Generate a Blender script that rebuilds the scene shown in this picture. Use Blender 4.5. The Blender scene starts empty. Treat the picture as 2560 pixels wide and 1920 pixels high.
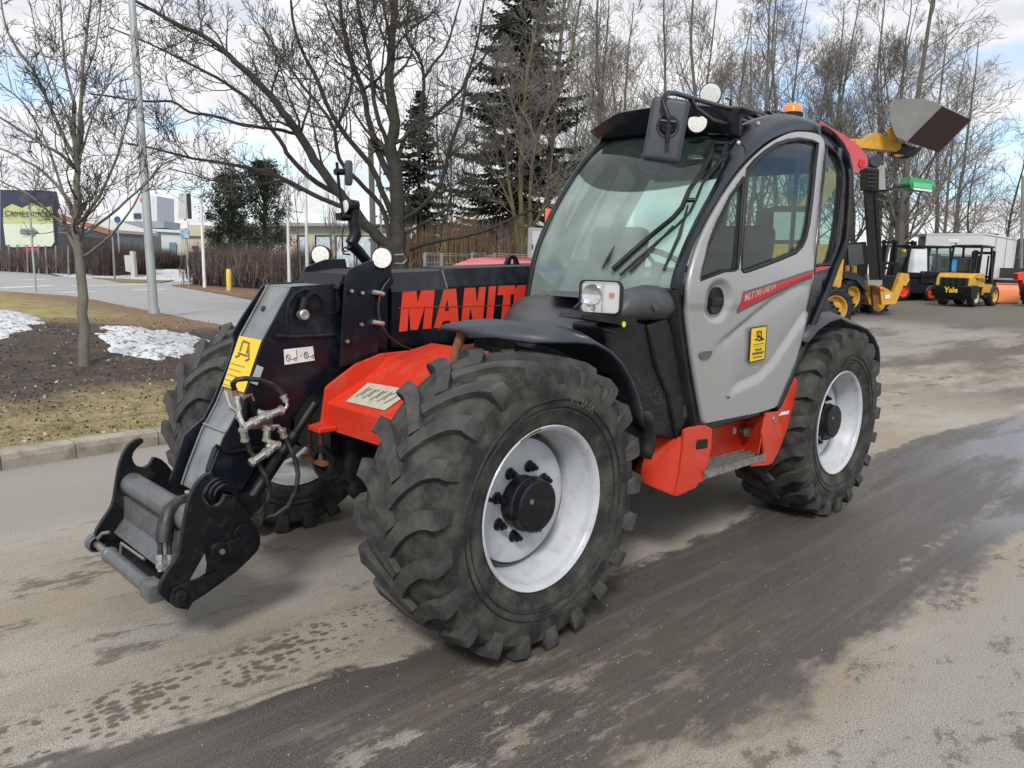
import bpy, bmesh, math, random
from math import sin, cos, pi, radians as R
from mathutils import Vector as V, Matrix, noise
from mathutils.geometry import tessellate_polygon
random.seed(7)
scene = bpy.context.scene
col = scene.collection

# ------------------------------------------------------------ camera
CAM = V((2.2194, 3.2035, 1.5758)); YAW, PIT, ROL, FPX = -2.35218, -0.155094, 0.0296, 1949.2
FW = V((cos(YAW)*cos(PIT), sin(YAW)*cos(PIT), sin(PIT)))
_r = V((sin(YAW), -cos(YAW), 0)); _u = _r.cross(FW)
RT = _r*cos(ROL) + _u*sin(ROL); UP = _u*cos(ROL) - _r*sin(ROL)
cd = bpy.data.cameras.new('camera'); cam = bpy.data.objects.new('camera', cd); col.objects.link(cam)
cam.matrix_world = Matrix(((RT.x, UP.x, -FW.x, CAM.x), (RT.y, UP.y, -FW.y, CAM.y), (RT.z, UP.z, -FW.z, CAM.z), (0, 0, 0, 1)))
cd.sensor_width = 36; cd.lens = 36*FPX/2560; cd.clip_start = 0.05; cd.clip_end = 2000
scene.camera = cam

# ------------------------------------------------------------ sky, sun, exposure
SUN_EL, SUN_AZ = R(42), R(38)            # azimuth of the sun in the x-y plane, from +x
w = bpy.data.worlds.new('World'); scene.world = w; w.use_nodes = True
nt = w.node_tree; nt.nodes.clear()
def N(t, **k):
    n = nt.nodes.new(t)
    for a, b in k.items():
        if a == 'inp':
            for i, v in b.items(): n.inputs[i].default_value = v
        else: setattr(n, a, b)
    return n
L = lambda a, b: nt.links.new(a, b)
sky = N('ShaderNodeTexSky', sky_type='NISHITA', sun_disc=False, sun_elevation=SUN_EL, sun_rotation=pi/2-SUN_AZ, air_density=1.0, dust_density=0.6, ozone_density=1.6)
tc = N('ShaderNodeTexCoord'); sx = N('ShaderNodeSeparateXYZ'); L(tc.outputs['Generated'], sx.inputs[0])
zz = N('ShaderNodeMath', operation='ADD', inp={1: 0.16}); mx = N('ShaderNodeMath', operation='MAXIMUM', inp={1: 0.0})
L(sx.outputs[2], mx.inputs[0]); L(mx.outputs[0], zz.inputs[0])
dx = N('ShaderNodeMath', operation='DIVIDE'); dy = N('ShaderNodeMath', operation='DIVIDE')
L(sx.outputs[0], dx.inputs[0]); L(zz.outputs[0], dx.inputs[1]); L(sx.outputs[1], dy.inputs[0]); L(zz.outputs[0], dy.inputs[1])
cb = N('ShaderNodeCombineXYZ', inp={2: 3.7}); L(dx.outputs[0], cb.inputs[0]); L(dy.outputs[0], cb.inputs[1])
n1 = N('ShaderNodeTexNoise', inp={'Scale': 0.95, 'Detail': 8.0, 'Roughness': 0.55, 'Distortion': 0.25}); L(cb.outputs[0], n1.inputs['Vector'])
n2 = N('ShaderNodeTexNoise', inp={'Scale': 2.3, 'Detail': 6.0, 'Roughness': 0.6}); L(cb.outputs[0], n2.inputs['Vector'])
cr = N('ShaderNodeValToRGB'); cr.color_ramp.elements[0].position = 0.385; cr.color_ramp.elements[1].position = 0.50
L(n1.outputs['Fac'], cr.inputs[0])
cc = N('ShaderNodeValToRGB'); cc.color_ramp.elements[0].position = 0.3; cc.color_ramp.elements[1].position = 0.62
cc.color_ramp.elements[0].color = (5.3, 5.5, 6.0, 1); cc.color_ramp.elements[1].color = (8.1, 8.0, 8.0, 1)
L(n2.outputs['Fac'], cc.inputs[0])
sat = N('ShaderNodeMix', data_type='RGBA', blend_type='MULTIPLY'); sat.inputs[0].default_value = 1.0
L(sky.outputs[0], sat.inputs[6]); sat.inputs[7].default_value = (1.15, 1.35, 1.5, 1)
mixc = N('ShaderNodeMix', data_type='RGBA'); L(cr.outputs[0], mixc.inputs[0]); L(sat.outputs[2], mixc.inputs[6]); L(cc.outputs[0], mixc.inputs[7])
bg = N('ShaderNodeBackground', inp={'Strength': 0.1}); L(mixc.outputs[2], bg.inputs[0])
wo = N('ShaderNodeOutputWorld'); L(bg.outputs[0], wo.inputs[0])
sd = bpy.data.lights.new('sun', 'SUN'); sd.energy = 1.9; sd.angle = R(11); sd.color = (1, .96, .9)
so = bpy.data.objects.new('sun', sd); col.objects.link(so); so.location = (8, 8, 20)
sv = V((cos(SUN_EL)*cos(SUN_AZ), cos(SUN_EL)*sin(SUN_AZ), sin(SUN_EL)))
so.rotation_euler = sv.to_track_quat('Z', 'Y').to_euler()
scene.view_settings.view_transform = 'Standard'; scene.view_settings.look = 'None'; scene.view_settings.gamma = 1
scene.view_settings.exposure = 0.45

# ------------------------------------------------------------ helpers
CR = dict(a=(0,0,.45198),b=(700,0,.45198),c=(1400,0,.36166),d=(1960,0,.36166),e=(2000,500,.25316),f=(0,420,.22604),g=(480,380,.23508),k1=(200,900,.39172),k2=(380,600,.36157),k3=(750,380,.28329),k4=(900,850,.50033),k5=(1150,600,.36166),k6=(1300,200,.36171),k7=(1650,300,.36166),k8=(1550,800,.3316),p=(0,0,1))
def ray(c, x, y):
    a = CR[c]; u, v = a[0]+x*a[2], a[1]+y*a[2]
    return FW + RT*((u-1280)/FPX) - UP*((v-960)/FPX)
def B(c, x, y, ax, val):                  # point of a measured outline on the real plane it lies in
    d = ray(c, x, y); i = 'xyz'.index(ax)
    return CAM + d*((val-CAM[i])/d[i])
def xz(c, pts, y):
    return [(q.x, q.z) for q in (B(c, a, b, 'y', y) for a, b in pts)]
def ysz(z, base=1.12): return base-(.17*((z-1.4)/.95)**2 if z > 1.4 else 0)
def S(c, x, y, base=1.12):                # same, on the gently curved cab side
    v = base
    for _ in range(25): q = B(c, x, y, 'y', v); v = ysz(q.z, base)
    return q
FH = V((FW.x, FW.y, 0)).normalized(); RH = V((RT.x, RT.y, 0)).normalized()
def at(x, y, d): q = ray('p', x, y); return CAM + q*(d/q.dot(FH))     # d metres ahead, measured level
def sst(a, b, t): t = max(0, min(1, (t-a)/(b-a))); return t*t*(3-2*t)
def gh(x, y): return .6*sst(-8, -42, x)*sst(-34, -16, y) + .1*sst(-10,-60,y)*0
def gp(x, y):                             # where the ground is under a measured foot point
    d = ray('p', x, y); t = 2.0
    for _ in range(4000):
        q = CAM+d*t
        if q.z < gh(q.x, q.y): break
        t += .03
    q.z = gh(q.x, q.y); return q
class MB:
    def __init__(s): s.v = []; s.f = []; s.m = []
    def add(s, vs, fs, m=0):
        o = len(s.v); s.v += [tuple(q) for q in vs]; s.f += [tuple(i+o for i in f) for f in fs]; s.m += [m]*len(fs); return s
    def box(s, c, h, m=0, rot=None, bev=0):     # centre, half sizes
        bx = [(-1,-1,-1),(1,-1,-1),(1,1,-1),(-1,1,-1),(-1,-1,1),(1,-1,1),(1,1,1),(-1,1,1)]
        if bev:
            b = min(bev, min(h)*.9); vs = []; 
            bm = bmesh.new(); bmesh.ops.create_cube(bm, size=2, matrix=Matrix.Diagonal((h[0], h[1], h[2], 1)))
            bmesh.ops.bevel(bm, geom=bm.edges[:], offset=b, segments=2, affect='EDGES', profile=.6)
            bm.verts.index_update(); vs = [q.co.copy() for q in bm.verts]; fs = [[q.index for q in f.verts] for f in bm.faces]; bm.free()
        else:
            vs = [V((a*h[0], b*h[1], d*h[2])) for a, b, d in bx]
            fs = [(0,3,2,1),(4,5,6,7),(0,1,5,4),(1,2,6,5),(2,3,7,6),(3,0,4,7)]
        if rot is not None: vs = [rot @ q for q in vs]
        return s.add([q+V(c) for q in vs], fs, m)
    def prism(s, pts, a, b, ax='y', m=0):       # polygon (2D) extruded between a and b along ax
        k = len(pts)
        P = lambda p, t: {'y': (p[0], t, p[1]), 'x': (t, p[0], p[1]), 'z': (p[0], p[1], t)}[ax]
        vs = [P(p, a) for p in pts]+[P(p, b) for p in pts]
        tr = tessellate_polygon([[V((p[0], p[1], 0)) for p in pts]])
        fs = [tuple(t) for t in tr]+[tuple(i+k for i in reversed(t)) for t in tr]+[(i, (i+1) % k, k+(i+1) % k, k+i) for i in range(k)]
        return s.add(vs, fs, m)
    def tube(s, pts, r, n=8, m=0, cap=True):
        pts = [V(q) for q in pts]; rs = r if isinstance(r, (list, tuple)) else [r]*len(pts)
        vs = []; fs = []; pn = None
        for i, q in enumerate(pts):
            d = (pts[min(i+1, len(pts)-1)]-pts[max(i-1, 0)])
            if d.length < 1e-9: d = V((0,0,1))
            d.normalize()
            if pn is None: pn = d.orthogonal().normalized()
            else:
                pn = pn - d*pn.dot(d)
                pn = pn.normalized() if pn.length > 1e-6 else d.orthogonal().normalized()
            b2 = d.cross(pn)
            for k in range(n): a = 2*pi*k/n; vs.append(q+pn*(rs[i]*cos(a))+b2*(rs[i]*sin(a)))
        for i in range(len(pts)-1):
            for k in range(n): fs.append((i*n+k, i*n+(k+1) % n, (i+1)*n+(k+1) % n, (i+1)*n+k))
        if cap: fs.append(tuple(range(n-1, -1, -1))); o = (len(pts)-1)*n; fs.append(tuple(range(o, o+n)))
        return s.add(vs, fs, m)
    def cyl(s, a, b, r, n=20, m=0): return s.tube([a, b], r, n, m)
    def lathe(s, prof, o=(0,0,0), ax=(0,1,0), n=48, m=0, closed=False):   # prof: (along axis, radius)
        ax = V(ax).normalized(); e1 = ax.orthogonal().normalized(); e2 = ax.cross(e1); o = V(o)
        vs = [o+ax*h+(e1*cos(2*pi*k/n)+e2*sin(2*pi*k/n))*r for h, r in prof for k in range(n)]
        fs = [(i*n+k, i*n+(k+1) % n, (i+1)*n+(k+1) % n, (i+1)*n+k) for i in range(len(prof)-1) for k in range(n)]
        return s.add(vs, fs, m)
    def grid(s, rows, m=0):
        nr, nc = len(rows), len(rows[0])
        return s.add([q for r_ in rows for q in r_], [(i*nc+j, i*nc+j+1, (i+1)*nc+j+1, (i+1)*nc+j) for i in range(nr-1) for j in range(nc-1)], m)
    def build(s, name, mats, parent=None, smooth=None, solid=0, bev=0, recalc=True):
        me = bpy.data.meshes.new(name); me.from_pydata(s.v, [], s.f)
        mats = mats if isinstance(mats, (list, tuple)) else [mats]
        for q in mats: me.materials.append(q)
        if len(mats) > 1: me.polygons.foreach_set('material_index', s.m)
        if recalc:
            bm = bmesh.new(); bm.from_mesh(me); bmesh.ops.recalc_face_normals(bm, faces=bm.faces[:]); bm.to_mesh(me); bm.free()
        if smooth: me.shade_smooth(); me.set_sharp_from_angle(angle=R(smooth))
        me.update()
        o = bpy.data.objects.new(name, me); col.objects.link(o)
        if parent is not None: o.parent = parent
        if bev:
            q = o.modifiers.new('edge', 'BEVEL'); q.width = bev; q.segments = 2; q.limit_method = 'ANGLE'; q.angle_limit = R(40)
        if solid: q = o.modifiers.new('thick', 'SOLIDIFY'); q.thickness = solid; q.offset = -1
        return o
def tag(o, label=None, cat=None, group=None, kind=None):
    for k, v in (('label', label), ('category', cat), ('group', group), ('kind', kind)):
        if v: o[k] = v
    return o
def empty(name, loc=(0,0,0), rz=0, label=None, cat=None, group=None):
    o = bpy.data.objects.new(name, None); col.objects.link(o); o.location = loc; o.rotation_euler = (0,0,rz); o.empty_display_size = .2
    return tag(o, label, cat, group)
def copy_tree(o, parent=None):
    c = o.copy(); col.objects.link(c); c.parent = parent
    for ch in [q for q in bpy.data.objects if q.parent == o]: copy_tree(ch, c)
    return c
def sheet(outer, holes, yf, step=.12):         # thin panel with openings, laid on a curved surface y = yf(x, z)
    loops = [outer]+holes; flat = [p for l in loops for p in l]
    tr = tessellate_polygon([[V((p[0], p[1], 0)) for p in l] for l in loops])
    bm = bmesh.new(); vs = [bm.verts.new((p[0], 0, p[1])) for p in flat]
    for t in tr:
        try: bm.faces.new([vs[i] for i in t])
        except ValueError: pass
    for _ in range(8):
        es = [e for e in bm.edges if e.calc_length() > step]
        if not es: break
        bmesh.ops.subdivide_edges(bm, edges=es, cuts=1); bmesh.ops.triangulate(bm, faces=[f for f in bm.faces if len(f.verts) > 3])
    for q in bm.verts: q.co.y = yf(q.co.x, q.co.z)
    bm.verts.index_update(); mb = MB(); mb.add([q.co for q in bm.verts], [[q.index for q in f.verts] for f in bm.faces]); bm.free(); return mb
def text_mb(txt, size, o, right, up, depth=.001, off=0.0, shear=0, align='LEFT', m=0, mb=None, sx_=1.0):
    cu = bpy.data.curves.new('t', 'FONT'); cu.body = txt; cu.size = size; cu.extrude = depth; cu.offset = off; cu.shear = shear; cu.align_x = align; cu.resolution_u = 3
    ob = bpy.data.objects.new('t', cu); col.objects.link(ob)
    dg = bpy.context.evaluated_depsgraph_get(); me = bpy.data.meshes.new_from_object(ob.evaluated_get(dg))
    r_, u_ = V(right).normalized(), V(up).normalized(); n_ = r_.cross(u_); o = V(o); mb = mb or MB()
    mb.add([o+r_*(q.co.x*sx_)+u_*q.co.y+n_*q.co.z for q in me.vertices], [tuple(p.vertices) for p in me.polygons], m)
    bpy.data.objects.remove(ob); bpy.data.curves.remove(cu); bpy.data.meshes.remove(me); return mb

# ------------------------------------------------------------ materials
MATS = {}
def mat(name, c, rough=.5, metal=0, dust=None, dfac=.5, dscale=6, dthr=(.45, .65), bump=0, bscale=60, coat=0, var=.08, spec=.5):
    if name in MATS: return MATS[name]
    m = bpy.data.materials.new(name); m.use_nodes = True; t = m.node_tree; bs = t.nodes['Principled BSDF']
    bs.inputs['Roughness'].default_value = rough; bs.inputs['Metallic'].default_value = metal; bs.inputs['Coat Weight'].default_value = coat; bs.inputs['Specular IOR Level'].default_value = spec
    g = t.nodes.new('ShaderNodeNewGeometry')
    def noise_(sc, det=5):
        q = t.nodes.new('ShaderNodeTexNoise'); q.inputs['Scale'].default_value = sc; q.inputs['Detail'].default_value = det; q.inputs['Roughness'].default_value = .62; t.links.new(g.outputs['Position'], q.inputs['Vector']); return q
    a = t.nodes.new('ShaderNodeMix'); a.data_type = 'RGBA'; na = noise_(2.3)
    t.links.new(na.outputs['Fac'], a.inputs[0]); c = list(c)[:3]
    a.inputs[6].default_value = [x*(1-var*2) for x in c]+[1]; a.inputs[7].default_value = [min(1, x*(1+var*2)) for x in c]+[1]
    out = a.outputs[2]
    if dust:
        nd = noise_(dscale, 9); rp = t.nodes.new('ShaderNodeMapRange'); rp.inputs[1].default_value, rp.inputs[2].default_value = dthr; rp.inputs[4].default_value = dfac
        t.links.new(nd.outputs['Fac'], rp.inputs[0]); b = t.nodes.new('ShaderNodeMix'); b.data_type = 'RGBA'
        t.links.new(rp.outputs[0], b.inputs[0]); t.links.new(out, b.inputs[6]); b.inputs[7].default_value = list(dust)+[1]; out = b.outputs[2]
        rr = t.nodes.new('ShaderNodeMapRange'); rr.inputs[3].default_value = rough; rr.inputs[4].default_value = min(1, rough+.4); t.links.new(rp.outputs[0], rr.inputs[0]); t.links.new(rr.outputs[0], bs.inputs['Roughness'])
    t.links.new(out, bs.inputs['Base Color'])
    if bump:
        nb = noise_(bscale, 4); bp = t.nodes.new('ShaderNodeBump'); bp.inputs['Strength'].default_value = bump; bp.inputs['Distance'].default_value = .01
        t.links.new(nb.outputs['Fac'], bp.inputs['Height']); t.links.new(bp.outputs[0], bs.inputs['Normal'])
    MATS[name] = m; return m
def glass(name, tint, dust_glare_c=(.5,.6,.56), dust_glare_f=.1, ior=1.45):
    if name in MATS: return MATS[name]
    m = bpy.data.materials.new(name); m.use_nodes = True; t = m.node_tree; t.nodes.clear()
    o = t.nodes.new('ShaderNodeOutputMaterial'); tr = t.nodes.new('ShaderNodeBsdfTransparent'); tr.inputs[0].default_value = list(tint)+[1]
    gl = t.nodes.new('ShaderNodeBsdfGlossy'); gl.inputs['Roughness'].default_value = .03; fr = t.nodes.new('ShaderNodeFresnel'); fr.inputs[0].default_value = ior
    g = t.nodes.new('ShaderNodeNewGeometry'); 
    mx_ = t.nodes.new('ShaderNodeMixShader'); t.links.new(fr.outputs[0], mx_.inputs[0]); t.links.new(tr.outputs[0], mx_.inputs[1]); t.links.new(gl.outputs[0], mx_.inputs[2])
    df = t.nodes.new('ShaderNodeBsdfDiffuse'); df.inputs[0].default_value = list(dust_glare_c)+[1]
    nz = t.nodes.new('ShaderNodeTexNoise'); nz.inputs['Scale'].default_value = 4; nz.inputs['Detail'].default_value = 8; t.links.new(g.outputs['Position'], nz.inputs['Vector'])
    mr = t.nodes.new('ShaderNodeMapRange'); mr.inputs[1].default_value = .3; mr.inputs[2].default_value = .7; mr.inputs[3].default_value = dust_glare_f*.7; mr.inputs[4].default_value = dust_glare_f*1.3; t.links.new(nz.outputs['Fac'], mr.inputs[0])
    m2 = t.nodes.new('ShaderNodeMixShader'); t.links.new(mr.outputs[0], m2.inputs[0]); t.links.new(mx_.outputs[0], m2.inputs[1]); t.links.new(df.outputs[0], m2.inputs[2]); t.links.new(m2.outputs[0], o.inputs[0])
    MATS[name] = m; return m
DUST = (.26, .235, .19)
navy = mat('navy_paint', (.004, .006, .012), .34, dust=(.07,.075,.085), dfac=.30, dscale=7, dthr=(.5,.75), coat=.2, spec=.4)
headp = mat('dusty_black_sky_sheen', (.14, .152, .156), .33, dust=(.36,.37,.35), dfac=.6, dscale=7, dthr=(.4,.75), bump=.05)  # dusty black paint, with the sky's reflection put into the grey base colour
blackp = mat('black_paint', (.004, .005, .007), .40, dust=(.08,.08,.075), dfac=.3, dscale=14, dthr=(.52,.75), spec=.35)
plast = mat('black_plastic', (.006, .0065, .008), .5, dust=(.055,.055,.052), dfac=.35, dscale=9, dthr=(.48,.75), bump=.05, bscale=160, spec=.35)
gplast = mat('grey_plastic', (.030, .036, .047), .45, dust=(.085,.088,.092), dfac=.45, dscale=9, dthr=(.45,.75), spec=.45)
red = mat('red_paint', (.57, .036, .014), .30, dust=(.36,.16,.10), dfac=.45, dscale=8, dthr=(.5,.8), coat=.2, var=.05)
deepred = mat('engine_red_paint', (.60, .05, .045), .3, coat=.4, var=.04)
silver = mat('silver_paint', (.34, .34, .335), .36, metal=.25, dust=(.30,.28,.24), dfac=.35, dscale=3, dthr=(.5,.85), coat=.3, var=.03)
rimm = mat('white_rim_paint', (.47, .49, .52), .38, dust=(.27,.26,.24), dfac=.55, dscale=12, dthr=(.5,.72), coat=.2, var=.03)
greyrim = rimm
steel = mat('worn_steel', (.32, .31, .29), .38, metal=.8, dust=(.16,.14,.12), dfac=.5, dscale=20, dthr=(.45,.7))
zinc = mat('zinc_fitting', (.55, .54, .50), .35, metal=.85, dust=(.2,.19,.17), dfac=.5, dscale=40, dthr=(.45,.7))
rust = mat('rusty_steel', (.22, .09, .04), .8, dust=(.10,.05,.03), dfac=.7, dscale=30)
hosem = mat('rubber_hose', (.010,.010,.012), .45, dust=(.12,.115,.1), dfac=.3, dscale=20)
tyrem = mat('tyre_sidewall_rubber', (.010,.010,.012), .58, dust=(.085,.082,.073), dfac=.40, dscale=22, dthr=(.50,.72), bump=.3, bscale=70, var=.2, spec=.4)
treadm = mat('dusty_tread_rubber', (.034,.034,.034), .60, dust=(.108,.105,.093), dfac=.6, dscale=10, dthr=(.40,.66), bump=.4, bscale=60, var=.2, spec=.3)
yelp = mat('yellow_paint', (.62, .33, .03), .45, dust=(.26,.19,.10), dfac=.6, dscale=6, dthr=(.45,.7), var=.08)
lensm = mat('lamp_lens', (.86,.86,.82), .12, var=.02, coat=1)
lensd = mat('led_cells', (.80,.80,.75), .15, coat=1, var=.02)
cowlm = mat('cowl_plastic', (.045, .050, .056), .45, dust=(.11,.108,.10), dfac=.5, dscale=8, dthr=(.42,.72), spec=.5)
reflm = mat('lamp_reflector', (.86,.87,.88), .22, metal=.45, var=.02)
groovem = mat('tread_groove_rubber', (.020,.020,.019), .72, dust=(.10,.095,.08), dfac=.7, dscale=9, dthr=(.42,.66), bump=.3, bscale=60, var=.2, spec=.3)
chrome = mat('chrome', (.75,.75,.76), .12, metal=1, var=.02)
orangem = mat('orange_plastic', (.85,.22,.01), .25, coat=.5)
whitep = mat('white_paint', (.74,.75,.76), .5, dust=(.5,.48,.43), dfac=.4, dscale=2)
redd = mat('red_decal', (.72,.05,.02), .45, dust=(.4,.12,.08), dfac=.3, dscale=6, var=.03)
reds = mat('red_stripe', (.50,.02,.03), .4, var=.02)
whited = mat('white_decal', (.75,.75,.73), .5, dust=(.4,.4,.38), dfac=.4, dscale=15)
yeld = mat('yellow_decal', (.80,.52,.02), .45, var=.03)
blackd = mat('black_print', (.015,.015,.015), .6)
paled = mat('dust_coated_decal', (.42,.41,.33), .75, dust=(.30,.27,.2), dfac=.6, dscale=25)
ltgrey = mat('worn_grey_steel', (.085,.09,.095), .38, dust=(.2,.2,.19), dfac=.4, dscale=18, dthr=(.45,.7), spec=.6)
g_ws = glass('windscreen_glass', (.70,.90,.84), (.54,.70,.64), .27, 1.85)  # pale diffuse film paints in the sky reflected by the windscreen
g_side = glass('side_glass', (.58,.74,.66), (.3,.38,.34), .05, 1.5)
intm = mat('cab_interior', (.03,.03,.032), .7)
greyp = mat('grey_metal', (.30,.31,.31), .5, metal=.3, dust=(.2,.2,.19), dfac=.4, dscale=3)
# ------------------------------------------------------------ ground
def ground_mat():
    m = bpy.data.materials.new('yard_asphalt'); m.use_nodes = True; t = m.node_tree; bs = t.nodes['Principled BSDF']
    lk = t.links.new; nn = t.nodes.new
    g = nn('ShaderNodeNewGeometry'); sp = nn('ShaderNodeSeparateXYZ'); lk(g.outputs['Position'], sp.inputs[0])
    def M(op, a, b=None, c_=None, cl=False):
        n = nn('ShaderNodeMath'); n.operation = op; n.use_clamp = cl
        for i, x in enumerate((a, b, c_)):
            if x is None: continue
            if isinstance(x, (int, float)): n.inputs[i].default_value = x
            else: lk(x, n.inputs[i])
        return n.outputs[0]
    def noise_(sc, det=6, rough=.6, st=(1,1,1), off=0):
        mp = nn('ShaderNodeMapping'); mp.inputs['Scale'].default_value = st; mp.inputs['Location'].default_value = (off, off, 0); lk(g.outputs['Position'], mp.inputs[0])
        q = nn('ShaderNodeTexNoise'); q.inputs['Scale'].default_value = sc; q.inputs['Detail'].default_value = det; q.inputs['Roughness'].default_value = rough; lk(mp.outputs[0], q.inputs[0]); return q.outputs['Fac']
    def mr(x, a, b, c_=0, d=1):
        n = nn('ShaderNodeMapRange'); n.interpolation_type = 'SMOOTHSTEP'
        lk(x, n.inputs[0])
        for i, v_ in zip((1,2,3,4), (a,b,c_,d)): n.inputs[i].default_value = v_
        return n.outputs[0]
    def curve(x, pts, lo, hi):   # piecewise function of x through points, in world metres
        t_ = nn('ShaderNodeMapRange'); lk(x, t_.inputs[0]); t_.inputs[1].default_value = lo; t_.inputs[2].default_value = hi
        fc = nn('ShaderNodeFloatCurve'); cv = fc.mapping.curves[0]; fc.mapping.use_clip = False
        P_ = [((a-lo)/(hi-lo), (b+1)/5) for a, b in sorted(pts)]
        cv.points[0].location = P_[0]; cv.points[1].location = P_[-1]
        for q in P_[1:-1]: cv.points.new(*q)
        fc.mapping.update(); lk(t_.outputs[0], fc.inputs['Value'])
        return M('SUBTRACT', M('MULTIPLY', fc.outputs[0], 5.0), 1.0)
    X, Y = sp.outputs[0], sp.outputs[1]
    up = curve(X, [(3,.55),(1.7,.63),(1.26,.70),(.75,.75),(.28,.86),(-.94,.88),(-1.9,.87),(-2.6,.80),(-4.9,.72),(-5.8,.73),(-8.3,1.0),(-14,.6)], -14, 3)
    lo = curve(X, [(-14,2.6),(-8,2.3),(-3.4,2.15),(-1.9,2.12),(-1.4,2.10),(-.72,2.03),(-.5,2.10),(-.06,2.05),(.29,1.92),(.6,1.90),(1.0,1.85),(1.6,1.85),(3,2.0)], -14, 3)
    j1 = M('MULTIPLY', M('SUBTRACT', noise_(5, 7, .68, (1,1,1)), .5), .22); j2 = M('MULTIPLY', M('SUBTRACT', noise_(16, 4, .6, (.45,1,1), 5), .5), .12)
    j3 = M('MULTIPLY', M('SUBTRACT', noise_(3.0, 7, .7, (.5,1.8,1), 15), .5), .20)
    jit = M('ADD', M('ADD', j1, j2), j3)
    Yj = M('ADD', Y, jit)
    wet = M('MULTIPLY', mr(M('SUBTRACT', Yj, up), -.03, .035), mr(M('SUBTRACT', lo, M('ADD', Yj, M('MULTIPLY', M('SUBTRACT', noise_(2.6,8,.74,(.6,1.4,1)), .5), .42))), -.04, .10))
    # dried lighter scabs inside the wet strip, growing toward the near edge
    scab = M('MULTIPLY', mr(noise_(5.0, 9, .80, (.55,1.5,1), 11), .51, .60), M('MULTIPLY', mr(X, -1.2, .6), mr(Y, .95, 1.35)))
    streak = M('MULTIPLY', M('MULTIPLY', mr(M('ABSOLUTE', M('SUBTRACT', M('ADD', Y, M('MULTIPLY', jit, .5)), 1.85)), .05, .02), M('MULTIPLY', mr(noise_(16, 6, .75, (.45,.5,1), 3), .46, .62), .8)), M('MULTIPLY', mr(X, -1.7, -2.2), mr(X, -5.6, -4.6)))
    edge = M('MULTIPLY', mr(M('ABSOLUTE', M('SUBTRACT', M('ADD', Y, M('MULTIPLY', jit, .12)), M('ADD', up, .03))), .022, .006), M('MULTIPLY', mr(noise_(6, 6, .7, (1,.3,1), 8), .42, .56), mr(X, .1, .4)))
    wet = M('MULTIPLY', wet, M('SUBTRACT', 1.0, M('MAXIMUM', M('MULTIPLY', scab, .75), M('MAXIMUM', streak, edge))), cl=True)
    # damp blots on the dry part and tyre-lug prints alongside the strip
    blot = M('MULTIPLY', mr(noise_(1.9, 10, .76, (.7,1.5,1), 21), .54, .62), mr(Y, -2.2, -1.2))
    blot = M('MULTIPLY', blot, mr(Y, .5, .1))
    band = M('MULTIPLY', mr(M('ABSOLUTE', M('SUBTRACT', Y, .50)), .24, .10), mr(X, -.2, .4))
    vl = nn('ShaderNodeTexVoronoi'); vl.inputs['Scale'].default_value = 21; vl.inputs['Randomness'].default_value = .75; vm = nn('ShaderNodeMapping'); vm.inputs['Scale'].default_value = (1.0, 1.5, 0); vm.inputs['Rotation'].default_value = (0,0,.06); lk(g.outputs['Position'], vm.inputs[0]); lk(vm.outputs[0], vl.inputs['Vector'])
    lug = M('ADD', M('ADD', vl.outputs['Distance'], M('MULTIPLY', M('SUBTRACT', noise_(3, 6, .7, (1,1,1), 4), .5), -1.5)), M('MULTIPLY', M('SUBTRACT', noise_(40, 4, .7, (1,1,1), 4), .5), .55))
    prints = M('MULTIPLY', band, mr(lug, .56, .30))
    lowbl = M('MULTIPLY', mr(noise_(2.8, 10, .78, (.8,1.3,1), 31), .54, .61), mr(Y, 1.6, 2.2))
    damp = M('MAXIMUM', M('MULTIPLY', blot, .75), M('MAXIMUM', M('MULTIPLY', prints, .85), M('MULTIPLY', lowbl, .7)))
    # far yard: long damp streaks along the driving direction
    fy = M('MULTIPLY', mr(noise_(.7, 7, .65, (.22,1,1), 2), .42, .58), mr(X, -7, -11))
    fy2 = M('MULTIPLY', mr(X, -19, -23), .75)
    damp = M('MAXIMUM', damp, M('MAXIMUM', M('MULTIPLY', fy, .8), fy2))
    # colours
    def mixc_(f, a, b):
        n = nn('ShaderNodeMix'); n.data_type = 'RGBA'; lk(f, n.inputs[0])
        for i, x in ((6, a), (7, b)):
            if isinstance(x, tuple): n.inputs[i].default_value = x+(1,)
            else: lk(x, n.inputs[i])
        return n.outputs[2]
    dry = mixc_(mr(noise_(.9, 8, .68, (.6,1.3,1), 17), .36, .64), (.345,.29,.215), (.43,.40,.345)); dry = mixc_(M('MULTIPLY', mr(noise_(4, 9, .75, (.5,1.5,1), 19), .50, .66), .45), dry, (.24,.20,.155))
    dry = mixc_(mr(Y, 2.0, 2.6), dry, (.37,.35,.315)); dry = mixc_(M('MULTIPLY', mr(Y, -1.2, -2.3), .8), dry, (.33,.32,.30))
    dry = mixc_(mr(noise_(170, 3, .7), .42, .68), dry, (.12,.108,.088)); dry = mixc_(M('MULTIPLY', mr(noise_(90, 3, .7, (1,1,1), 9), .58, .7), .35), dry, (.52,.47,.38))
    fine = mr(noise_(170, 3, .75), .38, .72)
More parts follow.
